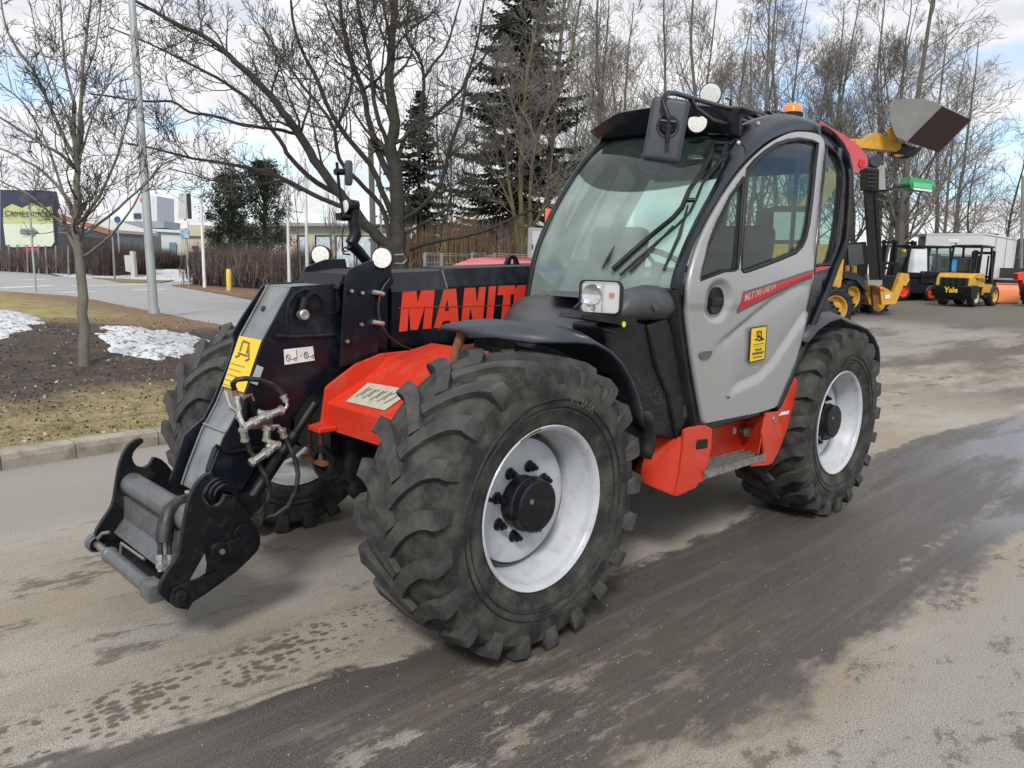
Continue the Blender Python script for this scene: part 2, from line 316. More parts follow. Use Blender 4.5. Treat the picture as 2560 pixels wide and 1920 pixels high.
    wc = mixc_(fine, (.034,.031,.028), (.175,.155,.130)); wc = mixc_(M('MULTIPLY', mr(noise_(1.6, 9, .72, (.45,1.6,1), 6), .40, .66), .6), wc, (.12,.10,.08)); wc = mixc_(M('MULTIPLY', mr(noise_(4.5, 6, .7, (.07,2.6,1), 33), .48, .68), .38), wc, (.19,.17,.142)); wc = mixc_(M('MULTIPLY', mr(noise_(4.0, 5, .65, (.06,3.0,1), 44), .52, .68), .45), wc, (.045,.042,.04)); wc = mixc_(M('MULTIPLY', mr(noise_(6, 9, .8, (.4,1.8,1), 26), .54, .66), .40), wc, (.20,.17,.135)); wc = mixc_(M('MULTIPLY', mr(X, -1.0, -3.5), .45), wc, mixc_(fine, (.05,.048,.05), (.13,.122,.118)))
    dc = mixc_(fine, (.055,.045,.036), (.13,.108,.082))
    c1_ = mixc_(damp, dry, dc); c2_ = mixc_(wet, c1_, wc)
    vo = nn('ShaderNodeTexVoronoi'); vo.inputs['Scale'].default_value = 26; lk(g.outputs['Position'], vo.inputs['Vector'])
    pebble = M('MULTIPLY', mr(vo.outputs['Distance'], .14, .08), mr(noise_(9, 3, .6, (1,1,1), 13), .52, .6))
    c3_ = mixc_(M('MULTIPLY', pebble, .7), c2_, (.40,.37,.31)); lk(c3_, bs.inputs['Base Color'])
    pud = M('MULTIPLY', mr(noise_(1.6, 6, .6, (.25,1.3,1), 40), .44, .56), M('MULTIPLY', mr(X, -2.4, -3.6), wet))
    ro = M('SUBTRACT', M('SUBTRACT', .92, M('MULTIPLY', wet, .48)), M('MULTIPLY', pud, .32)); lk(ro, bs.inputs['Roughness'])
    bp = nn('ShaderNodeBump'); bp.inputs['Distance'].default_value = .006; lk(M('SUBTRACT', .75, M('MULTIPLY', pud, .65)), bp.inputs['Strength'])
    lk(M('ADD', noise_(190, 3, .6), M('MULTIPLY', noise_(30, 5, .6), .6)), bp.inputs['Height']); lk(bp.outputs[0], bs.inputs['Normal'])
    return m
mb = MB(); xs = [-400,-200,-120,-80,-60]+[-50+i*2 for i in range(27)]+[5,8,12,30,80,200]; ys_ = [-400,-250,-150,-100,-80,-60]+[-50+2*i for i in range(25)]+[0,2,5,10,20,50,120,300]
mb.grid([[(x, y, gh(x, y)) for x in xs] for y in ys_])
tag(mb.build('ground', ground_mat(), smooth=30), kind='structure')
road = mat('public_road_asphalt', (.30,.30,.305), .85, dust=(.36,.35,.34), dfac=.6, dscale=.8, bump=.2, bscale=120)
linew = mat('worn_road_paint', (.62,.62,.60), .8, dust=(.35,.35,.34), dfac=.6, dscale=4)
# public road beyond the verge
E1 = [gp(0,733), gp(175,733), gp(347,748), gp(520,800), gp(560,812)]
rd = [(12,-30),(-3.9,-27.3),(-5,-27.4),(-5.7,-24),(-5.5,-19.9),(-5.4,-17),(-5.1,-12.5),(-8,-12.2),(-40,-33),(-44,-60),(-13,-70),(10,-75),(60,-80),(60,-35)]
tag(MB().prism([(a,b) for a,b in rd], -.05, .02, 'z').build('road', road), kind='structure')
mb = MB()
def strip(a, b, w_, z=.026):
    a, b = V(a), V(b); d = (b-a).normalized(); n_ = V((-d.y, d.x))*w_/2
    mb.add([(*(a-n_), z), (*(b-n_), z), (*(b+n_), z), (*(a+n_), z)], [(0,1,2,3)])
for u0, v0, u1, v1 in ((0,722,130,715),(150,733,240,730),(180,716,400,712),(330,727,420,724),(60,701,115,700)):
    a, b = gp(u0, v0), gp(u1, v1); strip((a.x,a.y), (b.x,b.y), .5)
tag(mb.build('road_markings', linew), kind='structure')

# verge, kerb, snow
def vz(x, y):
    m_ = math.exp(-((x+.9)**2/2.2+(y+8.6)**2/5.0))*.34 + math.exp(-((x+1.6)**2/5+(y+12)**2/8.0))*.22
    return .10 + m_ + .035*noise.noise(V((x*1.4, y*1.4, 0))) + .02*noise.noise(V((x*5, y*5, 3)))
KERB = [(9,-2.35),(4,-2.8),(1.0,-3.16),(.5,-3.22),(-.13,-3.27),(-2,-3.45),(-6.5,-4.1)]
def kerb_y(x):
    for (a, b), (c_, d) in zip(KERB, KERB[1:]):
        if a >= x >= c_: return b+(d-b)*(x-a)/(c_-a)
    return KERB[-1][1]
def verge_x(y):     # right-hand border of the verge
    P_ = [(-4,-7.5),(-8,-6.0),(-12.5,-5.15),(-17,-5.4),(-20,-5.5),(-24,-5.7),(-27.5,-4.6)]
    for (a, b), (c_, d) in zip(P_, P_[1:]):
        if a >= y >= c_: return b+(d-b)*(y-a)/(c_-a)
    return -4.0
rows = []
for j in range(150):
    tt = (j/149)**1.35; row = []
    for i in range(90):
        s_ = i/89; y = -3.3-24.1*tt; x0 = verge_x(y)+.1*noise.noise(V((y*1.3,0,0))); x = x0+(9-x0)*s_**1.15; yk = kerb_y(x); yy = yk-.17-(abs(y)-3.3)*1.0
        z = vz(x, yy); ed = sst(0, .6, x-x0); row.append((x, yy, .03+(z-.03)*max(ed, .15)))
    rows.append(row)
def verge_mat():
    m = mat('verge_soil', (.035,.027,.02), .95, bump=.9, bscale=22, var=.3); t = m.node_tree; bs = t.nodes['Principled BSDF']; g = t.nodes.new('ShaderNodeNewGeometry')
    sp = t.nodes.new('ShaderNodeSeparateXYZ'); t.links.new(g.outputs['Position'], sp.inputs[0])
    def nz(s_, d=8, th=(.4,.6), st=None):
        q = t.nodes.new('ShaderNodeTexNoise'); q.inputs['Scale'].default_value = s_; q.inputs['Detail'].default_value = d; q.inputs['Roughness'].default_value = .7; t.links.new(g.outputs['Position'], q.inputs[0])
        r_ = t.nodes.new('ShaderNodeMapRange'); t.links.new(q.outputs['Fac'], r_.inputs[0]); r_.inputs[1].default_value, r_.inputs[2].default_value = th; return r_.outputs[0]
    def ma(op, a, b):
        n = t.nodes.new('ShaderNodeMath'); n.operation = op; n.use_clamp = True
        for i, x in enumerate((a, b)):
            if isinstance(x, (int, float)): n.inputs[i].default_value = x
            else: t.links.new(x, n.inputs[i])
        return n.outputs[0]
    def mrg(x, a, b):
        r_ = t.nodes.new('ShaderNodeMapRange'); t.links.new(x, r_.inputs[0]); r_.inputs[1].default_value = a; r_.inputs[2].default_value = b; return r_.outputs[0]
    def mx2(f, a, b):
        n = t.nodes.new('ShaderNodeMix'); n.data_type = 'RGBA'; t.links.new(f, n.inputs[0])
        for i, x in ((6, a), (7, b)):
            if isinstance(x, tuple): n.inputs[i].default_value = x+(1,)
            else: t.links.new(x, n.inputs[i])
        return n.outputs[2]
    Y = sp.outputs[1]
    soil = mx2(nz(6, 9, (.35,.65)), (.024,.018,.014), (.080,.060,.044))
    grass = mx2(nz(9, 9, (.35,.65)), (.14,.12,.05), (.34,.27,.145)); leaf = mx2(nz(12, 9, (.35,.65)), (.10,.065,.035), (.25,.165,.09))
    yw = ma('ADD', Y, 0.0)
    q = t.nodes.new('ShaderNodeTexNoise'); q.inputs['Scale'].default_value = 1.1; q.inputs['Detail'].default_value = 6; t.links.new(g.outputs['Position'], q.inputs[0])
    n = t.nodes.new('ShaderNodeMath'); n.operation = 'MULTIPLY_ADD'; t.links.new(q.outputs['Fac'], n.inputs[0]); n.inputs[1].default_value = 2.4; t.links.new(Y, n.inputs[2]); Yn = n.outputs[0]  # Y + noise*2.4 (mean +1.2)
    near = mrg(Yn, -4.6, -3.5)
    c_ = mx2(ma('MULTIPLY', near, nz(5, 8, (.30,.48))), soil, grass)
    far = mrg(Yn, -9.2, -10.4); lf = ma('MULTIPLY', far, 1.0); c_ = mx2(lf, c_, leaf)
    farg = mrg(Yn, -12.2, -14.0); xg = mrg(sp.outputs[0], -4.6, -3.0); c_ = mx2(ma('MULTIPLY', farg, xg), c_, mx2(nz(2.5, 8, (.35,.65)), (.16,.15,.04), (.36,.28,.12)))
    t.links.new(c_, bs.inputs['Base Color']); return m
mb = MB(); mb.grid(rows); tag(mb.build('verge', verge_mat(), smooth=60), kind='structure')
conc = mat('kerb_concrete', (.33,.30,.245), .85, dust=(.14,.12,.09), dfac=.75, dscale=5, bump=.3, bscale=60)
mb = MB()
for (a, b), (c_, d) in zip(KERB, KERB[1:]):      # kerb stones about a metre long
    A_, B_ = V((a,b)), V((c_,d)); n_ = max(1, round((B_-A_).length/1.0)); dr = (B_-A_)/n_; q = V((dr.y, -dr.x)).normalized(); q = -q if q.y > 0 else q
    for k in range(n_):
        s_ = A_+dr*(k+.006); e_ = A_+dr*(k+.994); f_ = .012
        pr = [(0,-.03),(0,.075),(f_,.112),(.04,.122),(.15,.125),(.15,-.03)]
        vs = [(*(s_+q*o_), h) for o_, h in pr]+[(*(e_+q*o_), h) for o_, h in pr]
        mb.add(vs, [(i,(i+1)%6,6+(i+1)%6,6+i) for i in range(6)]+[tuple(range(5,-1,-1)),tuple(range(6,12))])
tag(mb.build('kerb', conc), kind='structure')
snowm = mat('old_snow', (.58,.60,.62), .6, dust=(.11,.10,.088), dfac=.9, dscale=13, dthr=(.51,.60), bump=1.0, bscale=20)
def snow(name, pts, hgt, label, gap):
    cx_ = sum(p[0] for p in pts)/len(pts); cy_ = sum(p[1] for p in pts)/len(pts); mb = MB(); n_ = 90; rows_ = []
    for r_ in range(34):
        row = []
        for k in range(n_+1):
            a = k/n_*len(pts); i = int(a) % len(pts); f_ = a-int(a); p = V(pts[i]).lerp(V(pts[(i+1) % len(pts)]), f_)
            t_ = r_/33; t2 = t_*(1+.10*noise.noise(V((p.x*2,p.y*2,9)))*2*t_); x, y = cx_+(p.x-cx_)*t2, cy_+(p.y-cy_)*t2
            h = hgt*(1-t_**2.5)-.03*t_ + gap*noise.noise(V((x*3.1,y*3.1,5)))+gap*.8*noise.noise(V((x*9,y*9,1)))
            row.append((x, y, vz(x, y)+h))
        rows_.append(row)
    mb.grid(rows_); return tag(mb.build(name, snowm, smooth=50), label, 'snow', kind='stuff')
snow('snow_patch', [(-1.0,-7.6),(-1.4,-9.2),(-2.4,-10.6),(-3.3,-10.6),(-3.2,-8.4),(-2.0,-7.0),(-1.3,-6.4),(-.95,-6.8)], .075, 'broken patch of old white snow lying on dark soil beside the tyre', .05)
snow('snow_pile', [(1.2,-7.2),(.1,-7.9),(-.55,-9.0),(-1.15,-10.9),(-1.7,-13.0),(-1.7,-15.0),(-1.0,-15.6),(2,-15),(3,-10)], .26, 'bright snow heap at the far left on the verge', .035)
# grass blades, leaf litter and soil crumbs (nobody could count them)
mb = MB(); rnd = random.Random(3)
for _ in range(21000):
    x = rnd.uniform(-4, 3.5); y = kerb_y(x)-.2-abs(rnd.gauss(0, 1.0))
    if noise.noise(V((x*2.2, y*2.2, 7))) < -.12 and rnd.random() < .8: continue
    z = vz(x, y); a = rnd.uniform(0, pi); h = rnd.uniform(.012, .04); l = rnd.uniform(.01, .05); b = rnd.uniform(0, 2*pi); w_ = .0022
    mb.add([(x-cos(a)*w_, y-sin(a)*w_, z-.004), (x+cos(a)*w_, y+sin(a)*w_, z-.004), (x+cos(b)*l, y+sin(b)*l, z+h)], [(0,1,2)], 0 if rnd.random() < .45 else 1)
tag(mb.build('grass', [mat('green_grass', (.12,.125,.03), .8, var=.3), mat('straw_grass', (.36,.29,.14), .8, var=.2)], recalc=False), 'short yellow green grass along the kerb', 'grass', kind='stuff')
mb = MB()
for _ in range(6500):
    y = -3.5-abs(rnd.gauss(0, 3.6)); x = rnd.uniform(-5.5, 3.5)
    if x < verge_x(y)+.1: continue
    z = vz(x, y); s_ = rnd.uniform(.004, .015)*(1+abs(y)*.05); q = Matrix.Rotation(rnd.uniform(0,6), 3, (rnd.random(), rnd.random(), rnd.random()+.01))
    k = rnd.choice((0,0,0,1,2))
    if k == 0: vs = [q@V(v_)*s_ for v_ in ((1,0,0),(-.5,.8,0),(-.6,-.7,.1),(0,0,.8),(0,.1,-.7))]; fs = [(0,1,3),(1,2,3),(2,0,3),(1,0,4),(2,1,4),(0,2,4)]
    else: vs = [q@V(v_)*s_*1.5 for v_ in ((-1,0,0),(0,.5,.1),(1,0,0),(0,-.5,.1))]; fs = [(0,1,2,3)]
    mb.add([v_+V((x,y,z+s_*.3)) for v_ in vs], fs, k)
tag(mb.build('soil_litter', [mat('soil_crumb', (.04,.03,.022), .95, var=.3), mat('dead_leaf', (.24,.15,.08), .8, var=.3), mat('pale_chip', (.42,.40,.35), .8)], recalc=False), 'soil crumbs, dead leaves and pale chips on the verge', 'litter', kind='stuff')
mb = MB()
for _ in range(2600):       # grit and small stones lying on the yard
    x = rnd.uniform(-7, 2); y = rnd.uniform(-2.6, 3); s_ = rnd.uniform(.0015, .005); q = Matrix.Rotation(rnd.uniform(0,6), 3, (.3, rnd.random(), 1))
    if (V((x,y))-V((CAM.x,CAM.y))).length < 1.6: continue
    vs = [q@V(v_)*s_ for v_ in ((1,0,0),(-.5,.8,0),(-.6,-.7,.1),(0,0,.6))]
    mb.add([v_+V((x,y,.001)) for v_ in vs], [(0,1,3),(1,2,3),(2,0,3)], rnd.choice((0,0,1)))
tag(mb.build('grit', [mat('pale_grit', (.38,.35,.30), .8), mat('dark_grit', (.07,.065,.06), .8)], recalc=False), 'fine grit scattered over the asphalt', 'grit', kind='stuff')
# ------------------------------------------------------------ the telehandler (x forward, y left, z up; origin under the front axle)
T = empty('telehandler', (0,0,0), 0, 'red, black and silver telehandler with a big cab parked on the wet asphalt', 'telehandler')
WB, TR, RW = 2.81, .965, .605
def tyre_mb():
    mb = MB(); half = [(0,.597),(.08,.596),(.15,.591),(.195,.579),(.228,.548),(.236,.495),(.238,.46),(.234,.43),(.228,.41),(.229,.403),(.222,.39),(.216,.365),(.208,.348),(.203,.336),(.196,.325)]
    prof = [(-a, b) for a, b in reversed(half)][:-1]+half
    cut = [i for i, p in enumerate(prof) if abs(p[0]) < .2]; mb.lathe(prof[:cut[0]+1], n=96, m=0); mb.lathe(prof[cut[-1]:], n=96, m=0); mb.lathe(prof[cut[0]:cut[-1]+1], n=96, m=2)
    n_ = 21
    for side in (-1, 1):
        for k in range(n_):
            p0 = 2*pi*(k+(.5 if side > 0 else 0))/n_; st = []
            for j in range(9):
                t_ = j/8; y = -.014+.236*t_; s_ = .175*(1-(1-t_)**1.75); st.append((y, y, s_, .570, .620-.010*t_*t_, .026+.008*t_, .035))
            st += [(.205,.236,.176,.55,.604,.036,.042),(.215,.243,.179,.52,.584,.038,.042),(.222,.2435,.182,.49,.556,.037,.040),(.222,.2395,.186,.47,.525,.033,.035)]
            vs = []
            for j, (yb, yt, s_, rb, rt, wt, wb) in enumerate(st):
                a, b = st[max(0, j-1)], st[min(len(st)-1, j+1)]; dy_, ds_ = b[0]-a[0], b[2]-a[2]
                if j > 8: dy_, ds_ = 1, 0
                l = math.hypot(dy_, ds_); ny, ns = -ds_/l, dy_/l
                for (y_, r_, w_) in ((yb, rb, -wb), (yt, rt, -wt), (yt, rt, wt), (yb, rb, wb)):
                    yy = (y_+ny*w_*(1 if j <= 8 else 0))*side; ph = p0+(s_+ns*w_)/.6
                    vs.append((r_*cos(ph), yy, r_*sin(ph)))
            fs = [(i*4+q, i*4+q+1, (i+1)*4+q+1, (i+1)*4+q) for i in range(len(st)-1) for q in range(3)]+[(0,3,2,1), tuple((len(st)-1)*4+q for q in (0,1,2,3))]
            mb.add(vs, fs, 1)
    for y_, r_ in ((.2385,.448),(.2315,.418)):
        for sd_ in (-1, 1): mb.lathe([(sd_*(y_-.003), r_-.006), (sd_*(y_+.003), r_), (sd_*(y_-.003), r_+.006)], n=96)
    return mb
tm = tyre_mb()
def wheel(x, y, rear=False):
    sg = 1 if y > 0 else -1
    w_ = empty('wheel', (x, y, RW)); w_.parent = T
    t_ = wheel.tyre.copy() if hasattr(wheel, 'tyre') else tm.build('tyre', [tyrem, treadm, groovem], smooth=35); 
    if hasattr(wheel, 'tyre'): col.objects.link(t_)
    else:
        wheel.tyre = t_
        for q in t_.data.vertices:      # squashed where it meets the ground
            if q.co.z < -RW+.002: q.co.z = -RW+.002
    t_.parent = w_
    mb = MB()
    out = [(.196,.318),(.205,.322),(.212,.330),(.216,.337),(.211,.341),(.204,.337),(.199,.326),(.190,.315),(.165,.311),(.158,.306),(.128,.303),(.120,.298),(.092,.296),(.083,.291),(.05,.289),(.02,.288)]
    mb.lathe([(sg*a, b) for a, b in out], n=72)
    mb.lathe([(sg*a, b) for a, b in [(.045,.258),(.058,.262),(.064,.260),(.072,.24),(.076,.19),(.074,.15),(.068,.11),(.068,.0)]], n=72)
    mb.lathe([(sg*a, b) for a, b in [(.216,.337),(.19,.325),(.1,.322),(.0,.30),(-.05,.30),(-.1,.312),(-.15,.316),(-.19,.322),(-.215,.338),(-.21,.342),(-.20,.326),(-.18,.318),(-.15,.312),(-.146,.302),(-.118,.300),(-.112,.291),(-.08,.289),(-.05,.285),(0,.283),(.05,.28)]], n=72)
    mb.box((.262, sg*.128, .075), (.016,.016,.024), rot=None); 
    mb.build('rim', rimm, w_, smooth=30)
    sc_ = MB(); sc_.grid([[(r_*cos(R(a)), sg*y_, r_*sin(R(a))) for a in range(62, 84, 2)] for y_, r_ in ((.2145,.3395),(.2175,.337),(.2135,.3315),(.206,.3245),(.199,.320))]); 
    if not rear: sc_.build('chipped_edge', mat('chipped_paint', (.07,.05,.03), .8, dust=(.3,.28,.24), dfac=.8, dscale=60), w_, recalc=False)
    if not rear: MB().cyl((.245, sg*.128, .075), (.244, sg*.155, .07), .009, 8).build('valve', blackp, w_)
    hb = MB(); hb.lathe([(sg*a, b) for a, b in [(.05,.110),(.085,.110),(.09,.110),(.118,.111),(.122,.116),(.130,.116),(.134,.111),(.168,.109),(.174,.102),(.176,.06),(.176,0)]], n=40)
    hb.lathe([(sg*a, b) for a, b in [(-.28,.10),(-.2,.13),(-.05,.16),(.0,.16),(.045,.10)]], n=28)
    hb.cyl((.045, sg*.172, .03), (.045, sg*.180, .03), .012, 6, 1)
    hb.build('hub', [blackp, steel], w_, smooth=30)
    for k in range(8):
        a = 2*pi*(k+.35)/8; c_ = V((.147*cos(a), 0, .147*sin(a)))
        nb = MB(); nb.lathe([(sg*.072,.026),(sg*.078,.026),(sg*.082,.019)], o=c_, n=12); nb.cyl(c_+V((0,sg*.078,0)), c_+V((0,sg*.104,0)), .0185, 6); nb.cyl(c_+V((0,sg*.104,0)), c_+V((0,sg*.122,0)), .010, 8)
        nb.build('wheel_nut', blackp, w_)
    return w_
wheel(0, TR); wheel(0, -TR); wheel(-WB, TR, True); wheel(-WB, -TR, True)
# scuffs and chalk marks on the near front tyre
rr = random.Random(4); mb = MB()
def tpt(a, rad, y): return V((rad*cos(a), TR+y, RW+rad*sin(a)))
for _ in range(0):
    a = rr.uniform(R(35), R(215)); k = rr.random(); a2 = a+rr.uniform(-.10,.10)
    if k < .55: r1 = rr.uniform(.40,.50); y1 = .2395 if r1 > .43 else .2365; r2 = r1+rr.uniform(-.012,.012); y2 = y1
    else: r1 = .578; y1 = rr.uniform(.14,.19); r2 = .583; y2 = y1-rr.uniform(.01,.04); r1 += .02; r2 += .02; a = rr.uniform(R(60), R(215)); a2 = a+rr.uniform(-.03,.03)
    mb.tube([tpt(a, r1, y1), tpt(a2, r2, y2)], rr.uniform(.0004,.0009), 3)
mb = MB()
for k, st_ in enumerate(([(0,0),(.02,.03),(.0,.035),(.025,.0)], [(.03,.0),(.03,.035)], [(.045,.0),(.06,.03),(.07,.0)], [(.08,.035),(.08,.0),(.1,.0)], [(.11,0),(.13,.035),(.135,.01)], [(.145,.035),(.15,.0),(.165,.03)])): mb.tube([tpt(R(122)-u_/.46, .435+v_, .2405) for u_, v_ in st_], .0012, 4)
mb.build('chalk_mark', mat('chalk', (.16,.14,.11), .9), T, recalc=False)
# axles
mb = MB(); mb.lathe([(-.72,.07),(-.6,.075),(-.35,.085),(-.2,.13),(-.1,.16),(.1,.16),(.2,.13),(.35,.085),(.6,.075),(.72,.07)], o=(0,0,RW-.02), n=20)
mb.box((.14,.0,RW+.02),(.10,.14,.11),bev=.03); mb.box((.03,.42,RW+.05),(.09,.10,.10),bev=.03)
mb.lathe([(.0,.075),(.10,.085),(.115,.078),(.118,.055),(.09,.05),(.09,0)], o=(.20,.0,RW-.0), ax=(1,.12,0), n=20); mb.cyl((.05,.62,RW-.12),(.05,.62,RW+.16),.07,14); mb.cyl((.12,-.5,RW+.03),(.12,.6,RW+.03),.028,10); mb.box((.2,.16,RW-.10),(.04,.03,.03),bev=.01)
mb.cyl((.20,.30,RW-.12),(.205,.30,RW-.10),.03,8)
mb.build('axle', plast, T, smooth=40)
mb = MB(); mb.lathe([(-.72,.07),(-.35,.085),(-.12,.16),(.12,.16),(.35,.085),(.72,.07)], o=(-WB,0,RW-.02), n=20); mb.build('axle', plast, T, smooth=40)
mb = MB()
for y_ in (-.12,-.02): mb.cyl((.30,y_,.60),(.30,y_,.80),.011,8)
mb.box((.30,-.07,.60),(.025,.10,.010)); mb.build('rusty_pin_bracket', rust, T)
# chassis
mb = MB(); mb.box((-1.55,-.1,.78),(1.75,.20,.20)); mb.box((-1.5,.3,.62),(.85,.55,.14)); mb.box((-1.55,-.62,.75),(.85,.42,.28)); mb.box((-3.25,-.1,.95),(.30,.62,.35),bev=.05)
mb.box((.05,-.1,.86),(.25,.17,.20)); mb.box((-.85,.55,.95),(.35,.38,.30)); mb.box((-.55,.42,.93),(.3,.26,.16))
mb.build('chassis', blackp, T)
# red nose over the front axle
mb = MB()
yl, yr = .13, .72
mb.grid([[(.355,y,.795),(.36,y,.915),(.335,y,.93),(.14,y,1.02),(.02,y,1.105),(-.25,y,1.16)] for y in (yl,.3,.5,yr)])
mb.add([(.355,yl,.795),(.355,yr,.795),(.30,yr,.79),(.30,yl,.79)], [(0,1,2,3)])
mb.build('nose_panel', red, T, solid=.012, recalc=True)
mb = MB(); mb.prism([(.44,.80),(.43,.825),(.385,.83),(.362,.985),(.345,1.0),(.20,1.085),(.06,1.125),(-.1,1.13),(-.1,.80)], yl-.012, yl+.004, 'y')
mb.box((.40,yl+.035,.812),(.045,.05,.012),bev=.005); mb.build('nose_side_plate', red, T, bev=.003)
q = [V((.325,.24,.9345)),V((.32,.53,.9385)),V((.17,.53,1.0105)),V((.185,.21,1.0035))]
nrm = V((.32,0,.95)).normalized()*.003
tag(MB().add([p+nrm for p in q], [(0,1,2,3)]).build('nose_decal', paled, T), 'dust covered decal with finger marks')
mb = MB(); rr = random.Random(5)
for k in range(9):
    u = .1+.09*k; c_ = q[0].lerp(q[1], u).lerp(q[3].lerp(q[2], u), .25+.12*(k % 2)); e_ = q[0].lerp(q[1], min(.97,u+.05)).lerp(q[3].lerp(q[2], min(.97,u+.05)), .75)
    mb.tube([c_+nrm*2, (c_+e_)/2+V((.004,.012*(-1)**k,.002))+nrm*2, e_+nrm*2], .0022, 4)
mb.build('finger_mark', mat('finger_mark', (.22,.20,.15), .8), T)
# front and rear mudguards: curved plastic sheets
def arc_guard(cx_, pts, y0, y1, name):
    rows_ = []
    for (x, z, ya, yb) in pts:
        row = []
        for k in range(9):
            t_ = k/8; y = ya+(yb-ya)*t_; dz = -(.030+.030*sst(-.45,-.1,(x-cx_))*(1-sst(.0,.10,(x-cx_))))*max(0, (t_-.74)/.26)**1.4 - .012*(1-sst(0,.15,t_)); dl = V((x-cx_, z-RW)); n_ = dl.normalized()
            row.append((x+n_.x*dz, y, z+n_.y*dz))
        rows_.append(row)
    mb = MB(); mb.grid(rows_); return mb
fg = [(.10,1.292,.60,.80),(.075,1.31,.60,.92),(.0,1.325,.62,1.07),(-.08,1.332,.66,1.155),(-.18,1.325,.68,1.18),(-.28,1.30,.70,1.185),(-.38,1.25,.70,1.185),(-.47,1.185,.70,1.185),(-.555,1.10,.70,1.18),(-.62,1.01,.70,1.175),(-.665,.93,.70,1.17),(-.69,.865,.70,1.165)]
arc_guard(0, fg, .7, 1.17, 'mudguard').build('mudguard', gplast, T, smooth=50, solid=.012)
mb = MB(); rows_ = []
for (x, z) in [(-.672,.93),(-.70,.87),(-.715,.80),(-.712,.74),(-.69,.70)]: rows_.append([(x, .78+.41*k/6, z) for k in range(7)])
mb.grid(rows_); mb.build('mud_flap', plast, T, smooth=50, solid=.02)
MB().tube([(.06,.66,1.10),(.055,.68,1.2),(.03,.70,1.31)], .022, 10).build('mudguard_stay', rust, T, smooth=40)
rg = [(-2.25,1.18,.65,1.16),(-2.38,1.262,.65,1.165),(-2.52,1.305,.65,1.17),(-2.68,1.322,.65,1.17),(-2.84,1.315,.65,1.17),(-3.0,1.285,.65,1.17),(-3.15,1.235,.65,1.17),(-3.28,1.165,.65,1.17),(-3.39,1.08,.65,1.17),(-3.46,.99,.65,1.16),(-3.49,.92,.65,1.15)]
arc_guard(-WB, rg, .7, 1.17, 'mudguard').build('mudguard', gplast, T, smooth=50, solid=.012)
for pts_, cx_ in ((fg, 0), (rg, -WB)):
    arc_guard(cx_, [(x, z, -a_, -b_) for x, z, a_, b_ in pts_], 0, 0, 'mudguard').build('mudguard', gplast, T, smooth=50, solid=.012)
# engine side (right): red hood, grille
mb = MB(); prof = [(-1.27,1.25),(-1.32,1.46),(-1.42,1.54),(-1.58,1.59),(-1.75,1.61),(-2.3,1.60),(-2.9,1.52),(-3.3,1.40),(-3.45,1.1),(-3.45,.8),(-1.2,.8)]
mb.prism(prof, -.38, -1.12); mb.build('engine_hood', deepred, T, bev=.05, smooth=30)
mb = MB(); mb.prism([(-2.45,1.35),(-3.1,1.30),(-3.42,1.1),(-3.42,.75),(-2.45,.8)], .22, .62); mb.build('rear_body', deepred, T, bev=.03)
MB().box((-3.53,.62,1.23),(.12,.10,.06),bev=.04).build('rear_lamp_cover', plast, T, smooth=40)
# ---- boom
YB = -.10; BS = .05
mb = MB()
def bsec(x, top, bot, hw): return [(x,YB-hw,bot+.03),(x,YB-hw+.03,bot),(x,YB+hw-.03,bot),(x,YB+hw,bot+.03),(x,YB+hw,(top+bot)/2+.02),(x,YB+hw,top-.10),(x,YB+hw-.045,top-.008),(x,YB+hw-.06,top),(x,YB-hw+.06,top),(x,YB-hw+.045,top-.008),(x,YB-hw,top-.10)]
secs = [bsec(-.06,1.512,1.11,.15), bsec(-.41,1.528,1.12,.15), bsec(-.415,1.538,1.12,.151), bsec(-3.45,1.66,1.22,.15)]
k = 11; mb.add([q for s_ in secs for q in s_], [(i*k+j, i*k+(j+1)%k, (i+1)*k+(j+1)%k, (i+1)*k+j) for i in range(3) for j in range(k)]+[tuple(range(k-1,-1,-1)), tuple(range(3*k,4*k))])
boom = mb.build('boom', navy, T)
mb = MB(); lp = xz('k3', [(1780,1030),(1820,930),(1835,915),(1860,912),(1885,922),(1895,940),(1925,1028)], YB); hl = xz('k3', [(1832,1010),(1838,950),(1860,932),(1880,950),(1878,1008)], YB)
sheet(lp, [hl], lambda x, z: YB).build('lifting_eye', blackp, boom, solid=.025)
# lettering, measured on the boom's flank
def letter(polys):
    mb = MB()
    for p_ in polys:
        pp = [B('k3', a, b, 'y', BS+.0015) for a, b in p_]; fl = [V((q.x, q.z, 0)) for q in pp]
        mb.add([(q.x, BS+.0015, q.z) for q in pp], [tuple(t_) for t_ in tessellate_polygon([fl])])
    return mb.build('lettering', redd, boom, recalc=False)
def lx(x): return x
letter([[(905,1235),(1028,1227),(1038,1330),(1068,1224),(1190,1217),(1158,1558),(1083,1563),(1105,1350),(1040,1568),(975,1572),(960,1370),(948,1578),(873,1588)]])
letter([[(1268,1212),(1378,1205),(1403,1538),(1330,1545),(1325,1485),(1262,1492),(1240,1548),(1180,1555)][:4]+[(1325,1487),(1263,1494),(1240,1550),(1180,1556)]])
letter([[(1452,1202),(1548,1196),(1562,1340),(1582,1192),(1640,1189),(1612,1520),(1530,1526),(1505,1370),(1482,1530),(1420,1534)]])
letter([[(1668,1187),(1732,1182),(1700,1510),(1638,1514)]])
letter([[(1752,1181),(1900,1176),(1893,1255),(1862,1257),(1838,1500),(1772,1505),(1795,1262),(1744,1264)]])
letter([[(1925,1175),(2080,1170),(2120,1210),(2100,1440),(2060,1490),(1900,1497),(1870,1460),(1895,1215)]])
